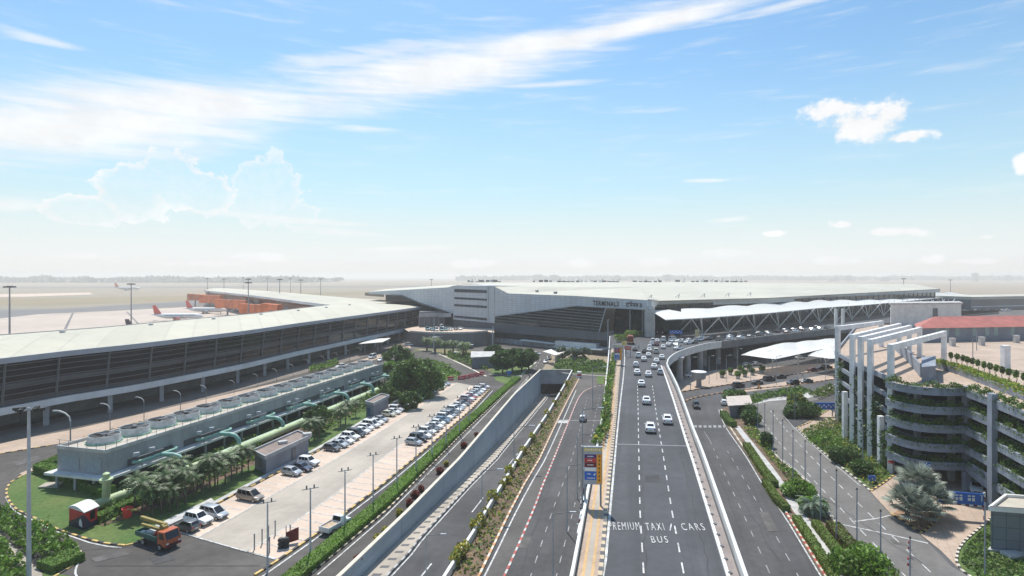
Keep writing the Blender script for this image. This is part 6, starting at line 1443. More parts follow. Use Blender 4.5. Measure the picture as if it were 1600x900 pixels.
# totem sign (near)
def totem(x, ybase, ytop, ybot, xw, D, label, z0=DECK):
    cx = (x-800)*D/F; wd = xw*D/F; zt = CAMZ-(ytop-HY)*D/F; zb_ = CAMZ-(ybot-HY)*D/F
    r = empty('totem_sign', (cx, D, z0), math.radians(-4), label, 'sign'); H_ = zt-z0; Hb = zb_-z0
    mb = MB(); mb.box((0, .15, (H_+Hb)/2), (wd, .28, H_-Hb)); mb.build('sign_frame', metal_l, r)
    mb = MB(); mb.box((-wd*.42, .15, Hb/2), (.2, .2, Hb)); mb.box((wd*.42, .15, Hb/2), (.2, .2, Hb)); mb.box((-wd*.5-.14, .3, H_/2), (.2, .5, H_)); mb.build('post', metal_g, r)
    hh = H_-Hb
    def pan(name, x0, x1, f0, f1, m): mb = MB(); mb.box((wd*((x0+x1)/2-.5), -.01, Hb+hh*(1-(f0+f1)/2)), (wd*(x1-x0), .05, hh*(f1-f0))); return mb.build(name, m, r)
    pan('header_panel', .02, .98, .03, .12, yellow); pan('arrow_panel', .70, .97, .20, .97, sorange)
    for f0, f1, m in ((.205, .30, purple), (.31, .41, red), (.42, .54, maroon), (.55, .64, white), (.66, .88, blue)): pan('name_panel', .05, .68, f0, f1, m)
    mb = MB()
    for f, n_, c_ in ((.255, 5, 1), (.36, 4, 1), (.48, 5, 1), (.72, 3, 1), (.83, 6, 1)):
        for k in range(n_): mb.box((wd*(-.28+k*.07), -.045, Hb+hh*(1-f)), (wd*.045, .02, hh*(.022+.012*(k % 2))))
    for k in range(8): mb.box((wd*(-.38+k*.105), -.045, Hb+hh*(1-.075)), (wd*.06, .02, hh*.03*(1+.5*(k % 2))))
    mb.add([(wd*.05, -.045, Hb+hh*.23), (wd*.15, -.045, Hb+hh*.27), (wd*.12, -.045, Hb+hh*.31), (wd*.03, -.045, Hb+hh*.27)], [(0, 1, 2, 3)]); mb.build('white_marking', white, r)
    mb = MB()
    for k in range(7):
        zc = Hb+hh*(.76-k*.105); xx = wd*.335; mb.add([(xx-.05*wd, -.045, zc-.02*hh), (xx+.05*wd, -.045, zc-.02*hh), (xx, -.045, zc+.025*hh)], [(0, 1, 2)]); mb.box((xx, -.045, zc-.03*hh), (.025*wd, .02, .03*hh))
    mb.build('arrow_mark', blk, r); return r
totem(926.5, 0, 698, 757, 29, 66, 'tall wayfinding totem with purple, red and blue panels, nearest the camera')
D2 = 172.0
totem(966, 0, 538.5, 563, 11.5, D2, 'farther wayfinding totem with red and blue panels beside the planted deck edge')
# blue overhead sign and gold pillar on the departures road
def board(x0, y0, x1, y1, D, m, name, label, cat, legs=True, z0=DECK, marks=0):
    cx = ((x0+x1)/2-800)*D/F; wd = (x1-x0)*D/F; zt = CAMZ-(y0-HY)*D/F; zb_ = CAMZ-(y1-HY)*D/F
    r = empty(name, (cx, D, z0), 0, label, cat); mb = MB(); mb.box((0, 0, (zt+zb_)/2-z0), (wd, .2, zt-zb_)); mb.build('panel', m, r)
    if legs: 
        mb = MB()
        for s in (-.4, .4): mb.box((wd*s, .12, (zt-z0)/2), (.22, .2, zt-z0))
        mb.build('post', metal_g, r)
    if marks:
        mb = MB()
        for k in range(marks): mb.box((wd*(-.42+.84*k/max(1, marks-1)), -.12, (zt+zb_)/2-z0+(.12 if k % 2 else -.1)*(zt-zb_)), (wd*.5/marks, .03, (zt-zb_)*.2))
        mb.build('lettering', white, r)
    return r
board(1046, 516, 1066, 522, 246, blue, 'direction_sign', 'blue overhead direction board across the busy departures road', 'sign', marks=7)
board(1086, 515, 1092.5, 528.5, 238, mat('pillar_gold', (.50, .40, .22), .5, .08, 1), 'gold_pillar', 'gold square pillar with a pale cap right of the blue overhead board', 'pillar', False)
board(1048, 521, 1053, 527, 250, sorange, 'traffic_sign', 'small orange board beneath the blue overhead sign', 'sign')
board(972, 533.5, 979, 539, 200, yellow, 'traffic_sign', 'yellow board at the head of the elevated road', 'sign')
board(976, 541, 986, 547, 190, mat('barrier_red', (.5, .09, .06), .6, .2, 3), 'barricade', 'red and white barricade at the left kerb of the elevated road', 'barricade', marks=5)
board(793-1, 579.5, 799, 585, 205, blue, 'traffic_sign', 'small blue sign in front of the round-headed trees', 'sign', z0=0)
board(1357, 743.5, 1368, 755, 100, blue, 'traffic_sign', 'blue parking sign on the car park garden corner', 'sign', z0=0, marks=3)
board(1441.5, 723, 1453, 731.5, 96.2, blue, 'traffic_sign', 'blue sign fixed at the curved balcony over the car park entrance', 'sign', False, z0=0, marks=2)
board(1274, 629, 1304, 640, 148, blue, 'direction_sign', 'blue direction board beside the leftmost white column', 'sign', z0=0, marks=8)
board(1388, 720, 1396, 724, 103.5, red, 'traffic_sign', 'small red plate on the tall white column nearest the entrance', 'sign', False, z0=0, marks=1)
p = P(1185, 608)
# parking entrance gantry sign (slanting across the entry)
a = P(1466, 809); b = P(1537, 812); zt_, zb2 = 3.2, 1.6
r = empty('direction_sign', tuple(a.lerp(b, .5)), math.atan2((b-a).y, (b-a).x)-.12, 'wide blue height-limit sign hung across the car park entrance lane', 'sign'); L_ = (b-a).length
mb = MB(); mb.box((0, 0, 3.1), (L_, .18, 1.7)); mb.build('panel', blue, r)
mb = MB(); 
for s, zz, ht_ in ((0, 3.5, .25), (0, 3.0, .5)):
    n_ = 9; 
    for k in range(n_): 
        if k == 6: continue
        mb.box((-L_*.43+k*L_*.085, -.11, zz), (L_*.06, .03, ht_*(.7+.3*((k*7) % 3)/2)))
mb.lathe((L_*.42, -.11, 3.1), [(.01, 0), (.01, .01)], 6); mb.box((L_*.42, -.11, 3.3), (.12, .03, .9)); mb.box((L_*.42, -.11, 3.7), (.4, .03, .12)); mb.build('lettering', white, r)
mb = MB(); mb.mi = 0
for k in range(12): mb.mi = k % 2; mb.box((-L_/2+L_*(k+.5)/12, 0, 2.13), (L_/12, .16, .22))
mb.build('height_bar', [white, maroon], r)
mb = MB()
for s in (-1, 1):
    for k in range(6): mb.mi = k % 2; mb.box((s*(L_/2-.1), 0, .35+k*.7), (.22, .22, .7))
mb.build('post', [maroon, white], r)
# barriers, bollards
bar_i = 0
for x, y, s in ((704, 594, 1), (721, 593, 1.2), (729, 591.5, 1.2), (737, 589.5, .8), (745, 588, .8), (753, 586, .9)):
    p = P(x, y); r = empty('road_barrier', tuple(p), .3, f'{"wide" if s > 1 else "small"} red plastic road barrier, {ORD[bar_i]} from the left in the row past the parking lot', 'barrier', 'red barriers past the parking lot'); bar_i += 1
    mb = MB(); mb.add([(-s, -.5, 0), (s, -.5, 0), (s, .5, 0), (-s, .5, 0), (-s, -.15, 1.2), (s, -.15, 1.2), (s, .15, 1.2), (-s, .15, 1.2)], [(0, 3, 2, 1), (4, 5, 6, 7), (0, 1, 5, 4), (1, 2, 6, 5), (2, 3, 7, 6), (3, 0, 4, 7)]); mb.build('barrier_body', red, r)
    mb = MB(); mb.box((0, -.34, .6), (s*1.4, .05, .2)); mb.build('reflector', white, r)
for i, (x, y, h) in enumerate(((397.5, 859, 2.0), (409.5, 851, 2.0), (430, 837, 2.0), (421, 864, 2.0), (419.5, 844, 1.9), (453.5, 838, 1.5))):
    p = P(x, y); mb = MB(); mb.tube([p, p+up*h], .09, 8); o = mb.build('bollard_post', metal_g); mb = MB(); mb.tube([p+up*h, p+up*(h+.08)], .12, 8); mb.build('cap', metal_d, o); tag(o, f'thin grey bollard post at the lot exit, {ORD[i]} of the group', 'bollard', 'bollard posts at the lot exit')
for i, (x, y) in enumerate(((439, 858), (447, 857))):
    p = P(x, y); r = empty('stacked_barrier', tuple(p), 0, f'{["left", "right"][i]} dark stacked drum barrier with white bands at the lot corner', 'barrier', 'stacked drum barriers')
    mb = MB()
    for k in range(3): mb.mi = 0; mb.lathe((0, 0, k*.5), [(.35, 0), (.45, .2), (.3, .45)], 10)
    mb.build('drum', blk, r); mb = MB(); mb.lathe((0, 0, 0), [(.47, .02), (.47, .12)], 10); mb.build('band', white, r)
p = P(457, 850); r = empty('banner_board', tuple(p), .5, 'maroon slanted banner board at the lot corner', 'sign'); mb = MB(); mb.add([(-.8, 0, .2), (.8, 0, .4), (.8, 0, 2.1), (-.8, 0, 1.7), (-.8, .1, .2), (.8, .1, .4), (.8, .1, 2.1), (-.8, .1, 1.7)], [(0, 1, 2, 3), (7, 6, 5, 4), (3, 2, 6, 7), (0, 4, 5, 1), (0, 3, 7, 4), (1, 5, 6, 2)]); mb.build('board', maroon, r); mb = MB(); mb.bar((-.8, .05, 0), (-.8, .05, 2.6), .1); mb.build('post', metal_g, r)
for i, (x, y) in enumerate(((1420, 858), (1422, 872), (1419, 884))): 
    p = P(x, y); mb = MB()
    for k in range(3): mb.mi = k % 2; mb.tube([p+up*(k*.35), p+up*(k*.35+.35)], .12-.02*k, 8)
    o = mb.build('traffic_post', [red, white]); tag(o, f'{["upper", "middle", "lower"][i]} red and white delineator post beside the side road', 'delineator', 'delineator posts beside the side road')
r = empty('crash_barrel', tuple(P(905, 590)), 0, 'red and white signal drum at the end of the planted strip', 'barrier'); mb = MB()
for k in range(3): mb.mi = k % 2; mb.lathe((0, 0, k*.7), [(.8, 0), (.8, .7)], 12)
mb.build('drum', [white, red], r)
r = empty('traffic_drum', tuple(P(949, 602)), 0, 'orange arrow board at the fork of the lower carriageway', 'sign'); mb = MB(); mb.box((0, 0, 1.4), (2, .2, 1.6), .0); mb.build('board', sorange, r); mb = MB(); mb.box((0, .1, .5), (.2, .2, 1.4)); mb.build('post', blk, r)

# ================================================================== LAMPS AND MASTS
def lot_lamp(label):
    r = empty('street_lamp', (0, 0, 0), 0, label, 'street lamp', 'twin-headed lamps along the parking lot'); mb = MB(); mb.tube([(0, 0, 0), (0, 0, 8.6)], [.13, .08], 8); mb.build('pole', metal_l, r)
    mb = MB(); mb.bar((-1.0, 0, 8.5), (1.0, 0, 8.5), .08); mb.bar((0, -.6, 8.4), (0, .6, 8.4), .08); mb.build('crossarm', metal_g, r)
    for s in (-1, 1): mb = MB(); mb.box((s*.45, 0, 8.7), (.16, .14, .5)); mb.build('lamp_head', metal_d, r)
    return r
ll = [(418, 894), (485, 870), (539, 828), (583, 794), (620, 763), (650, 740), (675, 718), (697, 700), (718, 680), (733, 664)]
base = lot_lamp('')
for i, (x, y) in enumerate(ll): place(base, P(x, y), .5, [1.0, 1.03, .99, .97, 1, 1, 1, 1, 1, 1][i], f'twin-headed lamp beside the parking lot, {ORD[i]} from the near end', None, i == 0)
def arm_lamp(label, group, h=9, arm=2.4, src=None):
    r = empty('street_lamp', (0, 0, 0), 0, label, 'street lamp', group); mb = MB(); mb.tube([(0, 0, 0), (0, 0, h)], [.09, .055], 8); mb.build('pole', metal_l, r)
    mb = MB(); mb.bar((0, 0, h), (arm, 0, h+.25), .08); mb.build('arm', metal_d, r); mb = MB(); mb.box((arm+.35, 0, h+.27), (.9, .28, .14)); mb.build('lamp_head', metal_l, r); return r
base = arm_lamp('', 'single-arm lamps between the lower carriageways')
for i, (x, y, yt) in enumerate(((666, 925, 837), (753, 830, 736), (803, 760, 668), (864, 905, 803), (886, 832, 728), (902, 780, 680), (910, 735, 640), (926, 640, 575))):
    D = F*CAMZ/(y-HY); h = (y-yt)*D/F
    p = P(x, y) if i > 2 else U(x, y); o = place(base, p, 0, 1, f'thin single-arm street lamp, {ORD[i]} counted along the lower roads {"in the underpass" if i < 3 else "left of the elevated road"}', None, i == 0); s_ = (CAMZ-p.z-(yt-HY)*p.y/F)/9.0; o.scale = (s_, s_, s_)
# curved lamps at the left terminal
def curved_lamp():
    r = empty('street_lamp', (0, 0, 0), 0, '', 'street lamp', 'curved street lamps by the glass pier'); mb = MB(); mb.tube([(0, 0, 0), (0, 0, 5.6)], [.1, .07], 8); mb.build('pole', metal_g, r)
    mb = MB(); mb.tube([(0, 0, 5.5), (-.15, 0, 6.1), (-.7, 0, 6.6), (-1.5, 0, 6.9), (-2.3, 0, 7.0)], [.09, .09, .1, .12, .06], 6); mb.build('arm', offw, r); mb = MB(); mb.box((-2.0, 0, 6.9), (.7, .25, .12)); mb.build('lamp_head', metal_l, r); return r
cl_ = [(110, 722, 641), (172, 676, 630), (225, 660, 620), (282, 645, 610), (322, 630, 602), (366, 616, 594), (402, 605, 584), (432, 597, 576), (458, 589, 569), (482, 582, 562), (506, 575, 556), (527, 569, 551), (546, 564, 547), (563, 559, 543)]
base = curved_lamp()
for i, (x, y, yt) in enumerate(cl_): p = P(x, y); o = place(base, p, .0, 1, f'white curved-arm street lamp along the glass pier, {ORD[i]} from the left', None, i == 0); s_ = (y-yt)*p.y/F/7.0; o.scale = (s_, s_, s_)
# flagpoles on the right strip
fp = [(1184, 682, 630), (1195, 686, 632), (1208, 714, 643), (1223, 728, 657), (1239, 752, 674), (1258, 766, 690), (1282, 814, 711), (1307, 848, 736), (1339, 858, 765), (1376, 905, 799), (1422, 935, 841), (1539, 900, 784), (1242, 655, 617), (1348, 740, 655)]
r0 = empty('flagpole', (0, 0, 0), 0, '', 'pole', 'plain poles along the side road'); mb = MB(); mb.tube([(0, 0, 0), (0, 0, 9)], [.09, .07], 8); mb.build('pole', mat('pole_blue_grey', (.27, .30, .35), .5, .08, 1), r0); mb = MB(); mb.lathe((0, 0, 9), [(.11, 0), (.14, .1), (.02, .3)], 8); mb.build('finial', blk, r0)
for i, (x, y, yt) in enumerate(fp): p = P(x, y); o = place(r0, p, 0, 1, f'plain grey blue pole, {ORD[i]} in order from the guard cabin' if i < 11 else ['plain pole on the lawn before the panelled pavilion', 'plain pole at the car park slip road', 'plain pole in the car park garden'][i-11], None, i == 0); o.scale = (1, 1, (y-yt)*p.y/F/9)
# more poles on arrivals plaza
pl = [(1079, 610, 558), (1108, 600, 556), (1120, 593, 560), (1135, 597, 555), (1152, 586, 545), (1173, 607, 565), (1200, 581, 548), (1213, 601, 556), (1246, 592, 556), (1277, 587, 560), (1290, 602, 570), (1042, 560, 541)]
base = arm_lamp('', 'thin lamp posts on the arrivals plaza', 9, 1.0)
for i, (x, y, yt) in enumerate(pl[:11]): p = P(x, y); o = place(base, p, 0, 1, f'thin lamp post on the arrivals plaza, {ORD[i]} in order from the left', None, i == 0); s_ = (y-yt)*p.y/F/9.25; o.scale = (s_, s_, s_)
# pole in front of the garden
for i, (x, y, yt) in enumerate(((678, 553, 497), (770, 558, 510), (953, 600, 545), (950, 555, 500), (980, 548, 489), (997, 546, 486))):
    p = P(x, y, 0 if i < 3 else DECK*0); h = (y-yt)*p.y/F; mb = MB(); mb.tube([p, p+up*h], .22, 8); o = mb.build('lamp_post', metal_l); mb = MB(); mb.box(tuple(p+up*h), (1.2, .5, .3)); mb.build('lamp_head', metal_d, o); tag(o, f'tall thin lamp post before the terminal front, {ORD[i]} from the left' if i != 1 else 'tall thin post at the corner of the stair block, second from the left', 'lamp post', 'tall posts before the terminal front')
# double-headed mast bottom left
p = P(45, 915); h = CAMZ-(637-HY)*p.y/F; r = empty('light_mast', tuple(p), 0, 'tall grey light mast with six black lamp heads at the bottom left', 'light mast'); mb = MB(); mb.tube([(0, 0, 0), (0, 0, h)], [.27, .15], 10); mb.build('pole', metal_l, r)
mb = MB(); mb.bar((-1.5, 0, h-.25), (1.5, 0, h-.25), .1); mb.bar((0, -.8, h-.25), (0, .8, h-.25), .1); mb.build('crossarm', metal_g, r)
for dx, dy in ((-1.5, 0), (1.5, 0), (-.3, -.8), (.3, .8), (-.9, .3), (.9, -.2)): mb = MB(); mb.box((dx, dy, h-.15), (.42, .5, .3), dx); mb.bar((dx, dy, h-.5), (dx*1.05, dy, h-.2), .12); mb.build('lamp_head', blk, r)
# apron high masts
hm = empty('light_mast', (0, 0, 0), 0, '', 'light mast', 'high masts on the airfield'); mb = MB(); mb.tube([(0, 0, 0), (0, 0, 30)], [.5, .28], 8); mb.build('pole', metal_g, hm); mb = MB(); mb.lathe((0, 0, 29.6), [(1.3, 0), (1.3, .5)], 8)
for k in range(8): a = k*.785; mb.box((math.cos(a)*2.0, math.sin(a)*2.0, 29.6), (1.1, 1.1, .7), a)
mb.build('lamp_ring', metal_d, hm)
for i, (x, yt, D) in enumerate(((15, 447, 290), (205, 443, 400), (388, 435.5, 520), (437, 436, 560), (470, 437, 640), (324, 434.5, 900), (350, 435.5, 820), (380, 433.5, 1000), (418, 435, 1000), (454, 435, 1050), (501, 435.5, 850), (674, 436.5, 800), (388, 441, 430), (1412, 435, 700), (1485, 437, 800))):
    o = place(hm, XD(x, D), i, 1, f'high airfield light mast, {ORD[i]} in order, {"by the farther pier" if i in (2, 3, 4, 12) else "beyond the pier roof" if i > 4 else "behind the near roof"}', None, i == 0); z = CAMZ-(yt-HY)*D/F; o.scale = (1, 1, z/30)

# ================================================================== AIRCRAFT
def aircraft(L, label, tailm, engm, name='airliner'):
    s = L/37.5; r = empty(name, (0, 0, 0), 0, label, 'airliner'); mb = MB()
    n = 14; prof = [(-18.7, .15, 1.3), (-16, .75, .9), (-12, 1.5, .35), (-8, 1.95, 0), (10, 1.98, 0), (14.5, 1.8, -.05), (17, 1.2, -.3), (18.3, .5, -.5), (18.8, .08, -.6)]; vs = []; fs = []
    for x, rr_, dz in prof:
        for j in range(n): a = 2*math.pi*j/n; vs.append((x, rr_*math.cos(a), 3.6+dz+rr_*math.sin(a)))
    for i in range(len(prof)-1):
        for j in range(n): fs.append((i*n+j, (i+1)*n+j, (i+1)*n+(j+1) % n, i*n+(j+1) % n))
    mb.add(vs, fs); mb.build('fuselage', white, r, True)
    def slab(name, pts, th, m, vert=False):
        mb = MB(); k = len(pts); 
        if vert: v = [(x, -th/2, z) for x, z in pts]+[(x, th/2, z) for x, z in pts]
        else: v = [(x, y, z-th/2) for x, y, z in pts]+[(x, y, z+th/2) for x, y, z in pts]
        mb.add(v, [tuple(range(k))[::-1], tuple(range(k, 2*k))]+[(i, (i+1) % k, k+(i+1) % k, k+i) for i in range(k)]); return mb.build(name, m, r)
    slab('tail_fin', [(-11.5, 5.2), (-16.0, 11.8), (-18.2, 11.8), (-17.0, 5.0)], .3, tailm, True)
    for sg in (-1, 1):
        slab('wing', [(4, sg*1.8, 2.9), (-4.2, sg*16.5, 4.1), (-5.8, sg*16.8, 4.1), (-2.5, sg*1.8, 2.9)], .35, metal_l)
        slab('tailplane', [(-14.6, sg*.6, 4.4), (-17.6, sg*6, 4.9), (-18.7, sg*6, 4.9), (-17.6, sg*.5, 4.4)], .2, white)
        mb = MB(); mb.tube([(3.6, sg*5.7, 2.1), (3.2, sg*5.7, 2.1), (0, sg*5.7, 2.1), (-1.2, sg*5.7, 2.1)], [1.0, 1.15, 1.0, .5], 12); mb.build('engine', engm, r, True)
        mb = MB(); mb.bar((-1, sg*3.6, 2.5), (-1, sg*3.6, .5), .25); mb.tube([(-1.4, sg*3.6, .55), (-1.4, sg*3.6+.4, .55)], .55, 10); mb.tube([(-.5, sg*3.6, .55), (-.5, sg*3.6+.4, .55)], .55, 10); mb.build('landing_gear', rubber, r)
    mb = MB(); mb.bar((13, 0, 2), (13, 0, .4), .2); mb.tube([(13, -.25, .4), (13, .25, .4)], .4, 10); mb.build('nose_gear', rubber, r)
    mb = MB(); 
    for sg in (-1, 1): mb.add([(-9, sg*1.99, 4.0), (13, sg*1.92, 4.0), (13, sg*1.88, 4.25), (-9, sg*1.95, 4.25)], [(0, 1, 2, 3)])
    mb.add([(17.0, -.7, 3.9), (17.0, .7, 3.9), (16.2, .7, 4.5), (16.2, -.7, 4.5)], [(0, 1, 2, 3)]); mb.build('window_band', carglass, r); r.scale = (s, s, s); return r
fin = mat('tail_red', (.70, .10, .07), .45, .06, .5)
a1 = aircraft(40, 'white airliner with a red tail and a red engine, nearest of the parked jets', fin, mat('engine_pink', (.65, .18, .16), .4, .05, 1)); a1.location = XD(278, 470); a1.rotation_euler = (0, 0, .12)
a2 = aircraft(40, 'white airliner with a red tail partly hidden behind the orange bridges', fin, metal_l); a2.location = XD(322, 560); a2.rotation_euler = (0, 0, .05)
a3 = aircraft(64, 'distant white wide-body with a pale red tail taxiing far across the airfield', fin, metal_l); a3.location = XD(199, 1480); a3.rotation_euler = (0, 0, .1)
a4 = aircraft(34, 'red-tailed jet hidden behind the near pier roof at the far left, only its fin showing', mat('tail_pink', (.7, .03, .06), .45, .06, .5), metal_l); a4.location = XD(52, 258); a4.rotation_euler = (0, 0, .35)
a5 = aircraft(34, 'jet with a dark grey fin showing over the near pier roof', mat('tail_dark', (.05, .03, .05), .5, .1, 1), metal_l); a5.location = XD(243, 345); a5.rotation_euler = (0, 0, .2)
a6 = aircraft(60, 'red-tailed jet behind the far right pier roof', fin, metal_l); a6.location = XD(1570, 560); a6.rotation_euler = (0, 0, 2.8)

# ================================================================== CARS
PAINT = {'white': (.80, .80, .79), 'silver': (.42, .44, .46), 'grey': (.12, .125, .13), 'black': (.015, .015, .018), 'navy blue': (.02, .03, .07), 'bronze': (.30, .25, .20), 'red': (.35, .03, .03), 'maroon': (.12, .03, .03), 'light blue': (.12, .22, .32), 'cream': (.6, .6, .48), 'teal': (.05, .22, .28)}
def paint(c): return mat('car_paint_'+c.replace(' ', '_'), PAINT[c], .32, .0, 1, spec=.5, coat=.6, metal=.25 if c in ('silver', 'grey', 'bronze') else 0)
SPEC = {  # length, width, body stations (x, z_low, z_belt, half width), cabin base x0 x1, roof x0 x1, z roof
 'sedan': dict(L=4.4, W=1.72, st=[(-2.2, .38, .82, .74), (-2.1, .28, .98, .82), (-1.35, .24, 1.02, .86), (-.9, .22, .98, .86), (.95, .22, .95, .86), (1.5, .24, .86, .85), (2.05, .28, .70, .78), (2.2, .36, .58, .66)], cb=(-1.55, 1.1), rf=(-.95, .3), zr=1.46),
 'hatchback': dict(L=3.75, W=1.68, st=[(-1.86, .38, .92, .72), (-1.8, .28, 1.0, .80), (-1.2, .24, 1.0, .84), (.7, .22, .98, .84), (1.25, .24, .90, .83), (1.75, .28, .74, .77), (1.88, .36, .6, .66)], cb=(-1.8, 1.0), rf=(-1.45, .2), zr=1.50),
 'SUV': dict(L=4.3, W=1.82, st=[(-2.12, .5, 1.05, .78), (-2.05, .36, 1.12, .87), (-1.2, .32, 1.12, .91), (.8, .30, 1.10, .91), (1.35, .32, 1.05, .90), (2.0, .38, .92, .84), (2.15, .46, .76, .74)], cb=(-2.02, .95), rf=(-1.75, .25), zr=1.78),
 'minivan': dict(L=4.6, W=1.80, st=[(-2.28, .42, 1.0, .78), (-2.2, .30, 1.08, .86), (-1.2, .26, 1.08, .90), (.9, .24, 1.02, .90), (1.5, .26, .92, .88), (2.15, .32, .76, .80), (2.3, .4, .62, .68)], cb=(-2.2, 1.55), rf=(-1.95, .45), zr=1.78),
 'van': dict(L=4.9, W=1.9, st=[(-2.4, .45, 1.2, .85), (-2.35, .32, 1.25, .93), (1.4, .28, 1.2, .95), (2.2, .3, 1.0, .92), (2.45, .42, .75, .8)], cb=(-2.36, 2.1), rf=(-2.3, 1.2), zr=2.15)}
def make_car(kind, col, detail=True):
    sp = SPEC[kind]; r = empty('parked_car', (0, 0, 0), 0, '', 'car'); mb = MB(); st = sp['st']; vs = []; fs = []
    # body section: underside, sill, waist, belt (8 points)
    for x, zl, zb, hw in st:
        zm = zl+(zb-zl)*.45
        vs += [(x, -hw*.86, zl), (x, -hw, zl+.12), (x, -hw*1.0, zm+.1), (x, -hw*.90, zb), (x, hw*.90, zb), (x, hw*1.0, zm+.1), (x, hw, zl+.12), (x, hw*.86, zl)]
    for i in range(len(st)-1):
        for j in range(8): a = i*8+j; b = i*8+(j+1) % 8; fs.append((a, b, b+8, a+8))
    fs += [tuple(range(8))[::-1], tuple((len(st)-1)*8+j for j in range(8))]
    mb.add(vs, fs)
    W = sp['W']/2; x0, x1 = sp['cb']; r0, r1 = sp['rf']; zr = sp['zr']
    def belt(x):
        for a, b in zip(st, st[1:]):
            if x <= b[0]: t = (x-a[0])/(b[0]-a[0]); return a[2]+(b[2]-a[2])*t
        return st[-1][2]
    zb0, zb1 = belt(x0)-.04, belt(x1)-.04; wb, wr = W*.89, W*.70
    lo = [(x0, -wb*.96, zb0), (x1, -wb*.96, zb1), (x1, wb*.96, zb1), (x0, wb*.96, zb0)]; hi = [(r0, -wr, zr-.05), (r1, -wr, zr-.03), (r1, wr, zr-.03), (r0, wr, zr-.05)]
    mid_ = (r0+r1)/2
    mb.add(lo+hi+[(r0+.15, -wr*.8, zr), (r1-.15, -wr*.8, zr), (r1-.15, wr*.8, zr), (r0+.15, wr*.8, zr)], [(0, 1, 5, 4), (1, 2, 6, 5), (2, 3, 7, 6), (3, 0, 4, 7), (4, 5, 9, 8), (5, 6, 10, 9), (6, 7, 11, 10), (7, 4, 8, 11), (8, 9, 10, 11)])
    body = mb.build('body', paint(col), r, True)
    L_ = [Vector(p) for p in lo]; H_ = [Vector(p) for p in hi]
    def pane(nm, a, b, c, d, i0, i1, j0, j1, off):
        n = (b-a).cross(d-a).normalized(); f = lambda u, v: a.lerp(b, u).lerp(d.lerp(c, u), v)+n*off
        m2 = MB(); m2.add([f(i0, j0), f(i1, j0), f(i1, j1), f(i0, j1)], [(0, 1, 2, 3)]); return m2.build(nm, carglass, r)
    pane('windscreen', L_[1], L_[2], H_[2], H_[1], .06, .94, .12, .93, .012)
    pane('rear_window', L_[3], L_[0], H_[0], H_[3], .10, .90, .25, .90, .012)
    for a, b, c, d in ((L_[0], L_[1], H_[1], H_[0]), (L_[2], L_[3], H_[3], H_[2])):
        n = (b-a).cross(d-a).normalized(); f = lambda u, v: a.lerp(b, u).lerp(d.lerp(c, u), v)+n*.012
        m2 = MB()
        for u0, u1 in ((.07, .32), (.35, .61), (.64, .93)) if kind in ('SUV', 'minivan', 'van') else ((.10, .48), (.52, .90)): m2.add([f(u0, .14), f(u1, .14), f(u1, .88), f(u0, .88)], [(0, 1, 2, 3)])
        m2.build('side_window', carglass, r)
    rad = .36 if kind in ('SUV', 'van') else .31; wx = st[0][0]+.78, st[-1][0]-.82
    for x in wx:
        for s in (-1, 1): wheel(r, x, s*(W-.11), rad, .24, detail)
    for s in (-1, 1):
        zf = st[-1][2]; m2 = MB(); m2.box((st[-1][0]-.09, s*W*.68, zf-.02), (.22, .34, .15), s*-.3); m2.build('headlight', lamp_w, r)
        zt = st[0][2]; m2 = MB(); m2.box((st[0][0]+.06, s*W*.76, zt-.08), (.18, .22, .24)); m2.build('tail_light', lamp_r, r)
        if detail: m2 = MB(); m2.box((x1-.45, s*(W+.07), belt(x1)+.06), (.14, .18, .12)); m2.build('wing_mirror', paint(col), r)
    m2 = MB(); m2.box((st[-1][0]+.005, 0, st[-1][1]+.12), (.06, W*1.0, .14)); m2.build('grille', blk, r)
    m2 = MB(); m2.box((st[0][0]-.01, 0, st[0][1]+.2), (.05, .5, .12)); m2.build('number_plate', yellow if col == 'white' and kind == 'sedan' else white, r)
    return r
LIB = {}
def car(kind, col, loc, head, label, group=None, far=False, z=None):
    """head: direction vector the nose points to"""
    k = (kind, col, far)
    if k not in LIB: LIB[k] = make_car(kind, col, not far); o = LIB[k]
    else:
        o = copy_tree(LIB[k]); 
    h = Vector(head); o.location = loc; o.rotation_euler = (0, 0, math.atan2(h.y, h.x)); o['label'] = label
    if 'group' in o: del o['group']
    if group: o['group'] = group
    return o
V = VL.normalized(); up_ = Vector((.21, 1, 0)).normalized()
Z4 = Vector((0, 0, .05))
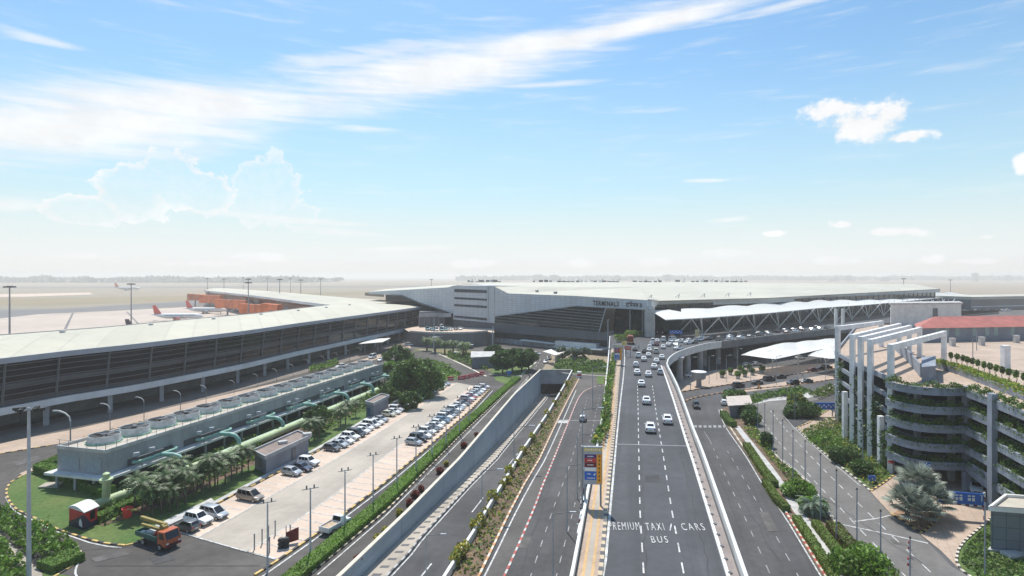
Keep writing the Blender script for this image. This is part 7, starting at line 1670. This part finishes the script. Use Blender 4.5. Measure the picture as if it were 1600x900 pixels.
# near cars in the left row
for kind, col, x, y, sgn, lab in (('hatchback', 'grey', 292, 828, -1, 'dark grey hatchback parked closest to the boom truck'), ('SUV', 'white', 310, 818, 1, 'white SUV between the dark grey hatchback and the grey minivan'),
        ('minivan', 'silver', 334, 808, 1, 'silver grey minivan, third car from the near end of the left row'), ('minivan', 'bronze', 391, 781, 1, 'bronze silver minivan parked alone between two gaps in the left row'),
        ('hatchback', 'silver', 456, 742, 1, 'silver hatchback in front of the larger pump house'), ('sedan', 'navy blue', 471, 735, 1, 'navy blue sedan between a silver hatchback and a boxy white SUV'), ('SUV', 'white', 482, 727, 1, 'boxy white SUV beside the navy sedan by the pump house')):
    car(kind, col, P(x, y, .05), V*sgn, lab)
row = resample(PP([(519, 704), (556, 682), (590, 661), (630, 637), (664, 618), (694, 602)], .05), 2.75)
kinds = [('hatchback', 'grey'), ('sedan', 'silver'), ('sedan', 'white'), ('SUV', 'white'), ('minivan', 'black'), ('sedan', 'white'), ('hatchback', 'white'), ('minivan', 'white'), ('sedan', 'white'), ('sedan', 'silver'), None, ('hatchback', 'cream'), ('sedan', 'white'), ('SUV', 'white'), ('sedan', 'black'), ('hatchback', 'white'), ('minivan', 'white'), ('sedan', 'silver'), ('SUV', 'white'), ('hatchback', 'white'), None, ('sedan', 'black'), ('minivan', 'silver'), ('sedan', 'grey'), ('SUV', 'white'), ('sedan', 'white'), ('hatchback', 'white'), ('sedan', 'silver')]
n = 0
for p, k in zip(row, kinds):
    if k is None: continue
    car(k[0], k[1], p, V if n % 5 else -V if n == 15 else V, f'{k[1]} {k[0]}, {ORD[n]} past the pump house in the left parking row', 'cars in the long left parking row', far=n > 8); n += 1
row = resample(PP([(648, 695), (668, 679), (690, 661), (714, 641), (738, 621), (757, 607)], .05), 2.7)
kinds = [('hatchback', 'silver'), ('SUV', 'black'), ('sedan', 'white'), ('SUV', 'white'), ('sedan', 'grey'), ('sedan', 'white'), ('hatchback', 'white'), ('sedan', 'light blue'), ('SUV', 'white'), ('minivan', 'silver'), ('sedan', 'grey'), ('SUV', 'white'), ('sedan', 'silver'), ('hatchback', 'white'), ('sedan', 'grey'), ('sedan', 'maroon'), ('SUV', 'white'), ('sedan', 'red'), ('hatchback', 'white'), ('sedan', 'silver'), ('sedan', 'white'), ('SUV', 'white'), ('sedan', 'maroon'), ('hatchback', 'white')]
for n, (p, k) in enumerate(zip(row, kinds)):
    car(k[0], k[1], p-V*.2, V, f'{k[1]} {k[0]}, {ORD[n]} in the right parking row', 'cars in the right parking row', far=n > 7)
# moving traffic on the elevated road
deck = [(1016, 674, 'sedan', 'white'), (1042.5, 661, 'sedan', 'white'), (1010, 631, 'sedan', 'white'), (1002, 604, 'sedan', 'white'), (995.5, 586, 'sedan', 'white'), (1013, 589, 'sedan', 'white'), (1031.5, 586, 'hatchback', 'silver'), (993.5, 574, 'hatchback', 'white'), (1022, 577, 'sedan', 'white'), (1025.5, 568, 'sedan', 'white'), (1034, 562, 'sedan', 'white'), (1006, 565, 'sedan', 'white'), (997.5, 560, 'SUV', 'white'), (1013, 558.5, 'sedan', 'white'), (1025, 553, 'minivan', 'cream'), (992, 549, 'sedan', 'grey'), (1007, 552.5, 'sedan', 'black'), (1014.5, 551, 'sedan', 'white'), (1015, 546, 'hatchback', 'white'), (1036, 546, 'sedan', 'white'), (1044, 542, 'sedan', 'white'), (1026, 541, 'sedan', 'maroon'), (1018, 541, 'sedan', 'silver'), (1020, 536.5, 'minivan', 'white'), (1027, 536, 'sedan', 'white'), (1036.5, 535, 'van', 'white'), (1050.5, 540, 'minivan', 'white'), (1051, 534.5, 'van', 'white'), (1061, 537, 'sedan', 'white'), (1067, 536, 'sedan', 'silver'), (1075, 539, 'sedan', 'white'), (1060, 548, 'sedan', 'white'), (1058, 542.5, 'sedan', 'silver'), (1078, 535.5, 'hatchback', 'white'), (1084, 538, 'sedan', 'grey'), (1093, 534.5, 'SUV', 'white'), (1104, 533, 'sedan', 'black'), (1110, 531.5, 'sedan', 'black'), (1097, 530, 'sedan', 'white')]
hd = (w1-w0).normalized()
for i, (x, y, k, c) in enumerate(deck):
    h = up_ if x < 1045 else (up_*.5+hd).normalized() if x < 1060 else hd
    lead = {0: 'white sedan nearest the camera on the elevated road', 1: 'white sedan near the right parapet, second nearest on the elevated road', 2: 'white sedan driving alone in the middle of the elevated road, farther up', 6: 'silver hatchback beside the right parapet where the traffic thickens', 14: 'beige minivan in the thick of the departures queue'}
    sgn = 1 if i not in (3,) else 1
    car(k, c, P(x, y-1.5, DECK+.03), h*sgn, lead.get(i, f'{c} {k} on the elevated road, {ORD[i]} up the queue'), 'cars on the elevated road', far=i > 3)
# cars along the departures kerb
j = 0; cols = ['white', 'black', 'grey', 'silver', 'white', 'navy blue', 'white', 'maroon', 'grey']
for rowi, off in enumerate((5.5, 10.5)):
    l = resample(offset([p for p in RE_out if 75 < p.x < 165], off), 7.5)
    for q, p in enumerate(l):
        if (q*5+rowi*3) % 7 == 0: continue
        car(['sedan', 'SUV', 'hatchback', 'sedan'][(q+rowi) % 4], cols[(q*2+rowi*3) % 9], Vector((p.x, p.y, DECK+.03)), hd, f'{cols[(q*2+rowi*3) % 9]} {["sedan", "SUV", "hatchback", "sedan"][(q+rowi) % 4]} under the scalloped canopy, {"outer" if rowi == 0 else "inner"} lane, {ORD[q]} along', 'cars under the departures canopy', far=True); j += 1
# lower carriageway, side roads and plaza
for kind, col, x, y, h, lab in (('hatchback', 'silver', 911, 657, up_, 'silver hatchback driving up the lower left carriageway'), ('SUV', 'black', 1088, 637, -up_, 'black SUV on the right carriageway below the arrivals road'),
        ('hatchback', 'white', 1131, 632, Vector((.3, 1, 0)), 'white hatchback stopped behind the guard cabin'), ('sedan', 'black', 1144, 613, Vector((1, .35, 0)), 'black sedan at the left end of the arrivals road'),
        ('SUV', 'black', 1154, 605, Vector((1, .4, 0)), 'black SUV just above the black sedan on the arrivals road'), ('sedan', 'grey', 1183, 600, Vector((1, .35, 0)), 'dark grey sedan on the arrivals road beside the plaza kerb'),
        ('minivan', 'black', 1202, 595, Vector((1, .35, 0)), 'black minivan on the arrivals road'), ('sedan', 'black', 1220, 591, Vector((1, .3, 0)), 'black sedan following the black minivan'), ('SUV', 'black', 1239, 601, Vector((-1, -.3, 0)), 'black SUV on the near lane below the traffic island'),
        ('sedan', 'grey', 1260, 598, Vector((-1, -.3, 0)), 'dark grey sedan on the near lane below the traffic island'), ('sedan', 'maroon', 1270, 580, Vector((1, .3, 0)), 'maroon car by the right edge of the plaza'), ('SUV', 'black', 1292, 576, Vector((1, .3, 0)), 'black SUV partly hidden by the car park columns'),
        ('sedan', 'black', 1282, 578, Vector((1, .3, 0)), 'black sedan between the maroon car and the car park'), ('sedan', 'white', 1080, 589, Vector((1, .1, 0)), 'white sedan parked in the shade under the elevated road'),
        ('hatchback', 'white', 1168, 572, Vector((1, .2, 0)), 'white hatchback at the tip of the large arrivals canopy'), ('sedan', 'silver', 1183, 571, Vector((1, .3, 0)), 'silver sedan under the large arrivals canopy'), ('sedan', 'white', 1250, 561, Vector((1, .3, 0)), 'white sedan under the right end of the large arrivals canopy'),
        ('van', 'white', 582, 560, -up_, 'white van on the road beside the glass pier'), ('sedan', 'white', 595, 564, -up_, 'white sedan half hidden by the dark tree near the cooling house end'), ('SUV', 'white', 532, 575, Vector((-.6, -1, 0)), 'white SUV parked beyond the hedge mass below the glass pier'),
        ('minivan', 'white', 640, 540, Vector((1, -.3, 0)), 'white minivan at the turn near the end of the glass pier'), ('sedan', 'silver', 634, 535, Vector((1, .4, 0)), 'silver car under the far end of the glass pier'),
        ('sedan', 'white', 853, 567, -up_, 'white sedan heading down the garden road beside the sail canopy'), ('sedan', 'black', 858, 561.5, -up_, 'black sedan behind the white sedan by the sail canopy'), ('sedan', 'grey', 833, 554, Vector((1, -.3, 0)), 'grey car on the road behind the round-headed trees'), ('sedan', 'white', 838, 554.5, Vector((1, -.3, 0)), 'white car crossing behind the round-headed trees'),
        ('sedan', 'white', 751, 558, Vector((1, 0, 0)), 'white car partly hidden beside the grey utility building'), ('hatchback', 'white', 1306, 608, up_, 'white car hidden behind the leftmost column'),):
    car(kind, col, P(x, y, .05), h, lab, None, True)
for i, (x, y, k, c) in enumerate(((906, 790, 'hatchback', 'white'), (911, 765, 'sedan', 'navy blue'), (904, 812, 'sedan', 'silver'), (901, 834, 'sedan', 'white'), (937, 690, 'sedan', 'white'), (940, 672, 'hatchback', 'navy blue'), (942, 656, 'sedan', 'white'), (945, 643, 'sedan', 'silver'), (946, 630, 'sedan', 'white'))):
    p = P(x, y, .05); p.x = max(p.x, 8.9)+1.0+.004*(p.y-60)*0; car(k, c, p, up_, f'{c} {k} under the left edge of the elevated road, {ORD[i]} along', 'cars tucked under the left edge of the elevated road', i > 3)
# parked on the podium, in the car park and on roofs
for i, (x, y, c, k) in enumerate(((668, 516, 'teal', 'van'), (675, 516.5, 'teal', 'SUV'), (682, 517, 'white', 'van'), (690, 517, 'teal', 'van'), (697, 516.5, 'teal', 'SUV'), (704, 516, 'silver', 'sedan'), (712, 515.5, 'grey', 'sedan'), (719, 515, 'white', 'sedan'), (690, 512.5, 'white', 'van'))):
    car(k, c, P(x, y, RZ+.05), Vector((.3, -1, 0)), f'{c} {k} on the podium below the stair block, {ORD[i]} along', 'vehicles on the parking podium', True)
car('SUV', 'white', P(1525, 768, .08), Vector((-.55, -.8, 0)), 'white SUV driving out of the car park ground floor')
car('hatchback', 'white', P(1552, 776, .08), Vector((-.55, -.8, 0)), 'white hatchback behind the SUV leaving the car park')
car('sedan', 'white', Vector((77.5, 86, 6.6)), Vector((-1, .2, 0)), 'white car showing between planters on a middle level of the car park', None, True)
car('SUV', 'silver', Vector((79, 91, 6.6)), Vector((-1, .2, 0)), 'silver car parked inside the car park behind the corner pier', None, True)
# cars far right, in the terminal forecourt
j = 0
for r_ in range(6):
    for q in range(15):
        if random.random() < .18 or j >= 60: continue
        x = 1486+q*8.2+random.uniform(-1.5, 1.5); y = 473.5+r_*3.2+random.uniform(-.3, .3); c = random.choice(['white', 'white', 'white', 'silver', 'grey', 'black', 'maroon']); k = random.choice(['sedan', 'SUV', 'hatchback', 'van'])
        z = DECK; car(k, c, P(x, y, z)+Vector((0, 0, .06)), Vector((1, random.uniform(-.2, .3), 0)), f'small distant {c} {k} in the far forecourt, {ORD[r_]} row, {ORD[q]} along', 'vehicles in the far right forecourt', True); j += 1
mb = MB(); fq = PP([(1470, 471.5), (1700, 471.5), (1760, 496), (1440, 496)], DECK-.05); mb.prism([(p.x, p.y) for p in fq], 0, DECK); o = mb.build('upper_forecourt', asph_old); o['kind'] = 'structure'
# white pickup on the service lane
pk = empty('pickup_truck', tuple(P(525, 827, .05)), math.atan2(80, 36), 'white open-bed pickup driving up the lane beside the striped kerb', 'pickup truck')
for x in (1.5, -1.5):
    for y in (-.8, .8): wheel(pk, x, y, .4, .26)
mb = MB(); mb.add([(.1, -.9, .5), (2.3, -.85, .5), (2.3, .85, .5), (.1, .9, .5), (.1, -.9, 1.15), (1.3, -.88, 1.12), (2.3, -.8, .95), (2.3, .8, .95), (1.3, .88, 1.12), (.1, .9, 1.15), (.25, -.72, 1.85), (.9, -.72, 1.85), (.9, .72, 1.85), (.25, .72, 1.85)],
    [(0, 1, 6, 5, 4), (3, 9, 8, 7, 2), (1, 2, 7, 6), (5, 6, 7, 8), (4, 5, 11, 10), (5, 8, 12, 11), (8, 9, 13, 12), (9, 4, 10, 13), (10, 11, 12, 13), (0, 4, 9, 3)]); mb.build('cab', paint('white'), pk)
mb = MB(); mb.add([(1.22, -.74, 1.18), (1.22, .74, 1.18), (.93, .66, 1.78), (.93, -.66, 1.78)], [(0, 1, 2, 3)]); mb.build('windscreen', carglass, pk)
mb = MB(); mb.add([(.085, -.7, 1.2), (.085, .7, 1.2), (.225, .64, 1.78), (.225, -.64, 1.78)], [(0, 1, 2, 3)]); mb.build('rear_window', carglass, pk)
mb = MB(); mb.box((-1.2, 0, .7), (2.5, 1.75, .3)); 
for s in (-1, 1): mb.box((-1.2, s*.87, 1.0), (2.5, .08, .5))
mb.box((-2.42, 0, 1.0), (.08, 1.75, .5)); mb.build('tray', offw, pk)
mb = MB(); mb.box((-1.2, 0, .93), (2.3, 1.6, .2)); mb.build('sand_load', mat('sand_load', (.5, .38, .27), .95, .15, 3), pk)
# red open truck at the head of the ramp
r = empty('loaded_truck', tuple(P(985, 537, DECK)), 1.35, 'dark red open truck at the head of the elevated road beside the shrubs', 'truck'); 
for x in (2.2, -2):
    for y in (-1, 1): wheel(r, x, y, .5, .3, False)
mb = MB(); mb.box((2.6, 0, 1.7), (1.6, 2.2, 2.0)); mb.build('cab', maroon, r); mb = MB(); mb.box((-.9, 0, 1.9), (5, 2.3, 1.9)); mb.box((-.9, 0, 3.0), (4.6, 1.9, .6)); mb.build('cargo_bed', mat('truck_red', (.26, .05, .03), .6, .25, 1), r); mb = MB(); mb.box((-3.42, 0, 1.0), (.08, 2.2, .25)); mb.build('bumper', sorange, r)
# golf-cart like service buggies with white roofs
for i, (x, y) in enumerate(((713, 557), (736, 545), (745, 538))):
    r = empty('service_buggy', tuple(P(x, y)), i*.8, f'small service cart with a white roof in the terminal garden, {ORD[i]} from the left', 'service cart', 'service carts in the terminal garden')
    for xx in (.9, -.9):
        for yy in (-.6, .6): wheel(r, xx, yy, .28, .2, False)
    mb = MB(); mb.box((0, 0, .55), (2.6, 1.3, .4)); mb.box((-.3, 0, .9), (.7, 1.2, .4)); mb.build('body', navy, r); mb = MB(); mb.box((0, 0, 2.05), (2.4, 1.5, .12)); mb.build('roof', white, r)
    for xx in (-1, 1):
        for yy in (-.6, .6): mb = MB(); mb.bar((xx, yy, .7), (xx, yy, 2.05), .06); mb.build('post', metal_g, r)

# ================================================================== PEOPLE
def person(loc, rz, label, top=shirt, legs=trous, walk=.25):
    r = empty('person', tuple(loc), rz, label, 'person'); bm = bmesh.new()
    J = {'pel': (0, 0, .95), 'che': (0, 0, 1.32), 'neck': (0, 0, 1.48), 'head0': (.01, 0, 1.56), 'head1': (.02, 0, 1.72)}
    E_ = [('pel', 'che'), ('che', 'neck'), ('neck', 'head0'), ('head0', 'head1')]; RD = {'pel': .15, 'che': .16, 'neck': .06, 'head0': .085, 'head1': .08}
    for s, nm in ((1, 'l'), (-1, 'r')):
        sw = walk*s; J.update({nm+'hip': (0, s*.09, .88), nm+'kn': (sw*.5+.03, s*.1, .48), nm+'an': (sw-.03, s*.1, .08), nm+'to': (sw+.12, s*.11, .05), nm+'sh': (0, s*.19, 1.42), nm+'el': (-sw*.4, s*.25, 1.15), nm+'wr': (-sw*.9+.06, s*.24, .92), nm+'ha': (-sw+.09, s*.23, .82)})
        E_ += [('pel', nm+'hip'), (nm+'hip', nm+'kn'), (nm+'kn', nm+'an'), (nm+'an', nm+'to'), ('che', nm+'sh'), (nm+'sh', nm+'el'), (nm+'el', nm+'wr'), (nm+'wr', nm+'ha')]
        RD.update({nm+'hip': .10, nm+'kn': .065, nm+'an': .045, nm+'to': .04, nm+'sh': .065, nm+'el': .045, nm+'wr': .032, nm+'ha': .035})
    keys = list(J); me = bpy.data.meshes.new('body'); me.from_pydata([J[k] for k in keys], [(keys.index(a), keys.index(b)) for a, b in E_], [])
    o = bpy.data.objects.new('body', me); COL.objects.link(o); md = o.modifiers.new('s', 'SKIN'); me.skin_vertices or me.attributes
    sv = me.skin_vertices[0].data if len(me.skin_vertices) else None
    if sv is None:
        bm2 = bmesh.new(); bm2.from_mesh(me); bm2.verts.layers.skin.verify(); bm2.to_mesh(me); bm2.free(); sv = me.skin_vertices[0].data
    for i, k in enumerate(keys): sv[i].radius = (RD[k], RD[k]); sv[i].use_root = (k == 'pel')
    ms = o.modifiers.new('u', 'SUBSURF'); ms.levels = 1; ms.render_levels = 1
    dg = bpy.context.evaluated_depsgraph_get(); me2 = bpy.data.meshes.new_from_object(o.evaluated_get(dg)); bpy.data.objects.remove(o)
    for q in (skin, top, legs, hairm): me2.materials.append(q)
    for p in me2.polygons:
        c = p.center; p.material_index = 3 if (c.z > 1.66 or (c.z > 1.58 and c.x < -.02)) else 0 if c.z > 1.47 else 2 if c.z < .93 and abs(c.y) < .19 else 1 if c.z > 1.05 else 0 if abs(c.y) > .18 else 1
        p.use_smooth = True
    o = bpy.data.objects.new('body', me2); COL.objects.link(o); o.parent = r; return r
person(P(827, 592), -1.6, 'pedestrian in dark clothes walking down the garden road toward the camera', trous, trous)
person(P(1254, 588), 3.0, 'pedestrian in a white shirt crossing the traffic island on the plaza')
person(P(998, 545, DECK), 1.2, 'person in a white shirt standing in the road at the head of the elevated road')
person(Vector((P(1463, 501, 21.8).x, P(1463, 501, 21.8).y-3.6, 21.55)), 0, 'worker in a white shirt standing on the red roof')
p1 = person(P(1426, 806, .12)+Vector((6, 0, 0)), 2.0, 'person in dark clothes near the fan palms') if False else None
for i, (x, y) in enumerate(((1023, 524.5), (1027, 523), (1035, 523.5))): person(P(x, y, DECK), i, f'traveller in light clothes standing at the foot of the corner column, {ORD[i]} from the left')
# motorcycle with rider on the arrivals road
r = empty('motorcycle', tuple(P(1186, 608)), .3, 'orange motorcycle on the arrivals road with its rider', 'motorcycle')
for x in (-.65, .65): mb = MB(); mb.tube([(x, -.06, .31), (x, .06, .31)], .31, 12); mb.build('wheel', rubber, r)
mb = MB(); mb.bar((-.6, 0, .45), (.4, 0, .6), .22); mb.bar((.65, 0, .3), (.4, 0, 1.0), .07); mb.bar((.4, -.3, 1.0), (.4, .3, 1.0), .05); mb.build('frame', sorange, r); mb = MB(); mb.box((-.3, 0, .8), (.8, .26, .1)); mb.build('seat', blk, r)
o = person(P(1186, 608)+Vector((-.1, 0, .0)), .3, 'rider in an orange top on the motorcycle on the arrivals road', sorange, trous, .05)

# far skyline, faint through the haze
random.seed(5)
for i in range(26):
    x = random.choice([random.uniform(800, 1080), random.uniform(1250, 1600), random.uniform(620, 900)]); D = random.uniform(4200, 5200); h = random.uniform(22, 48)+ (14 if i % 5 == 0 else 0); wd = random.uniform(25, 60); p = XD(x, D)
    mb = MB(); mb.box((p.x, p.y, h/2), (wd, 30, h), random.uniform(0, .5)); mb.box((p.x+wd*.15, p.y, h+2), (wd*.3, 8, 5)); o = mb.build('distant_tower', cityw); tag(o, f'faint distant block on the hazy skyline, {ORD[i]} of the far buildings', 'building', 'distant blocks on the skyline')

# ================================================================== HAZE
mb = MB(); mb.box((0, 6400, 30), (17000, 13800, 82)); hz = mb.build('haze', None if False else MATS.setdefault('haze', bpy.data.materials.new('haze'))); hz['kind'] = 'stuff'; tag(hz, 'pale dusty haze over the airfield', 'haze', None, 'stuff')
hm_ = MATS['haze']; hm_.use_nodes = True; nt = hm_.node_tree; nt.nodes.clear(); ou = nt.nodes.new('ShaderNodeOutputMaterial'); vv = nt.nodes.new('ShaderNodeVolumePrincipled')
vv.inputs['Color'].default_value = (.97, .95, .92, 1); vv.inputs['Density'].default_value = .00024; vv.inputs['Anisotropy'].default_value = .2; nt.links.new(vv.outputs[0], ou.inputs['Volume'])
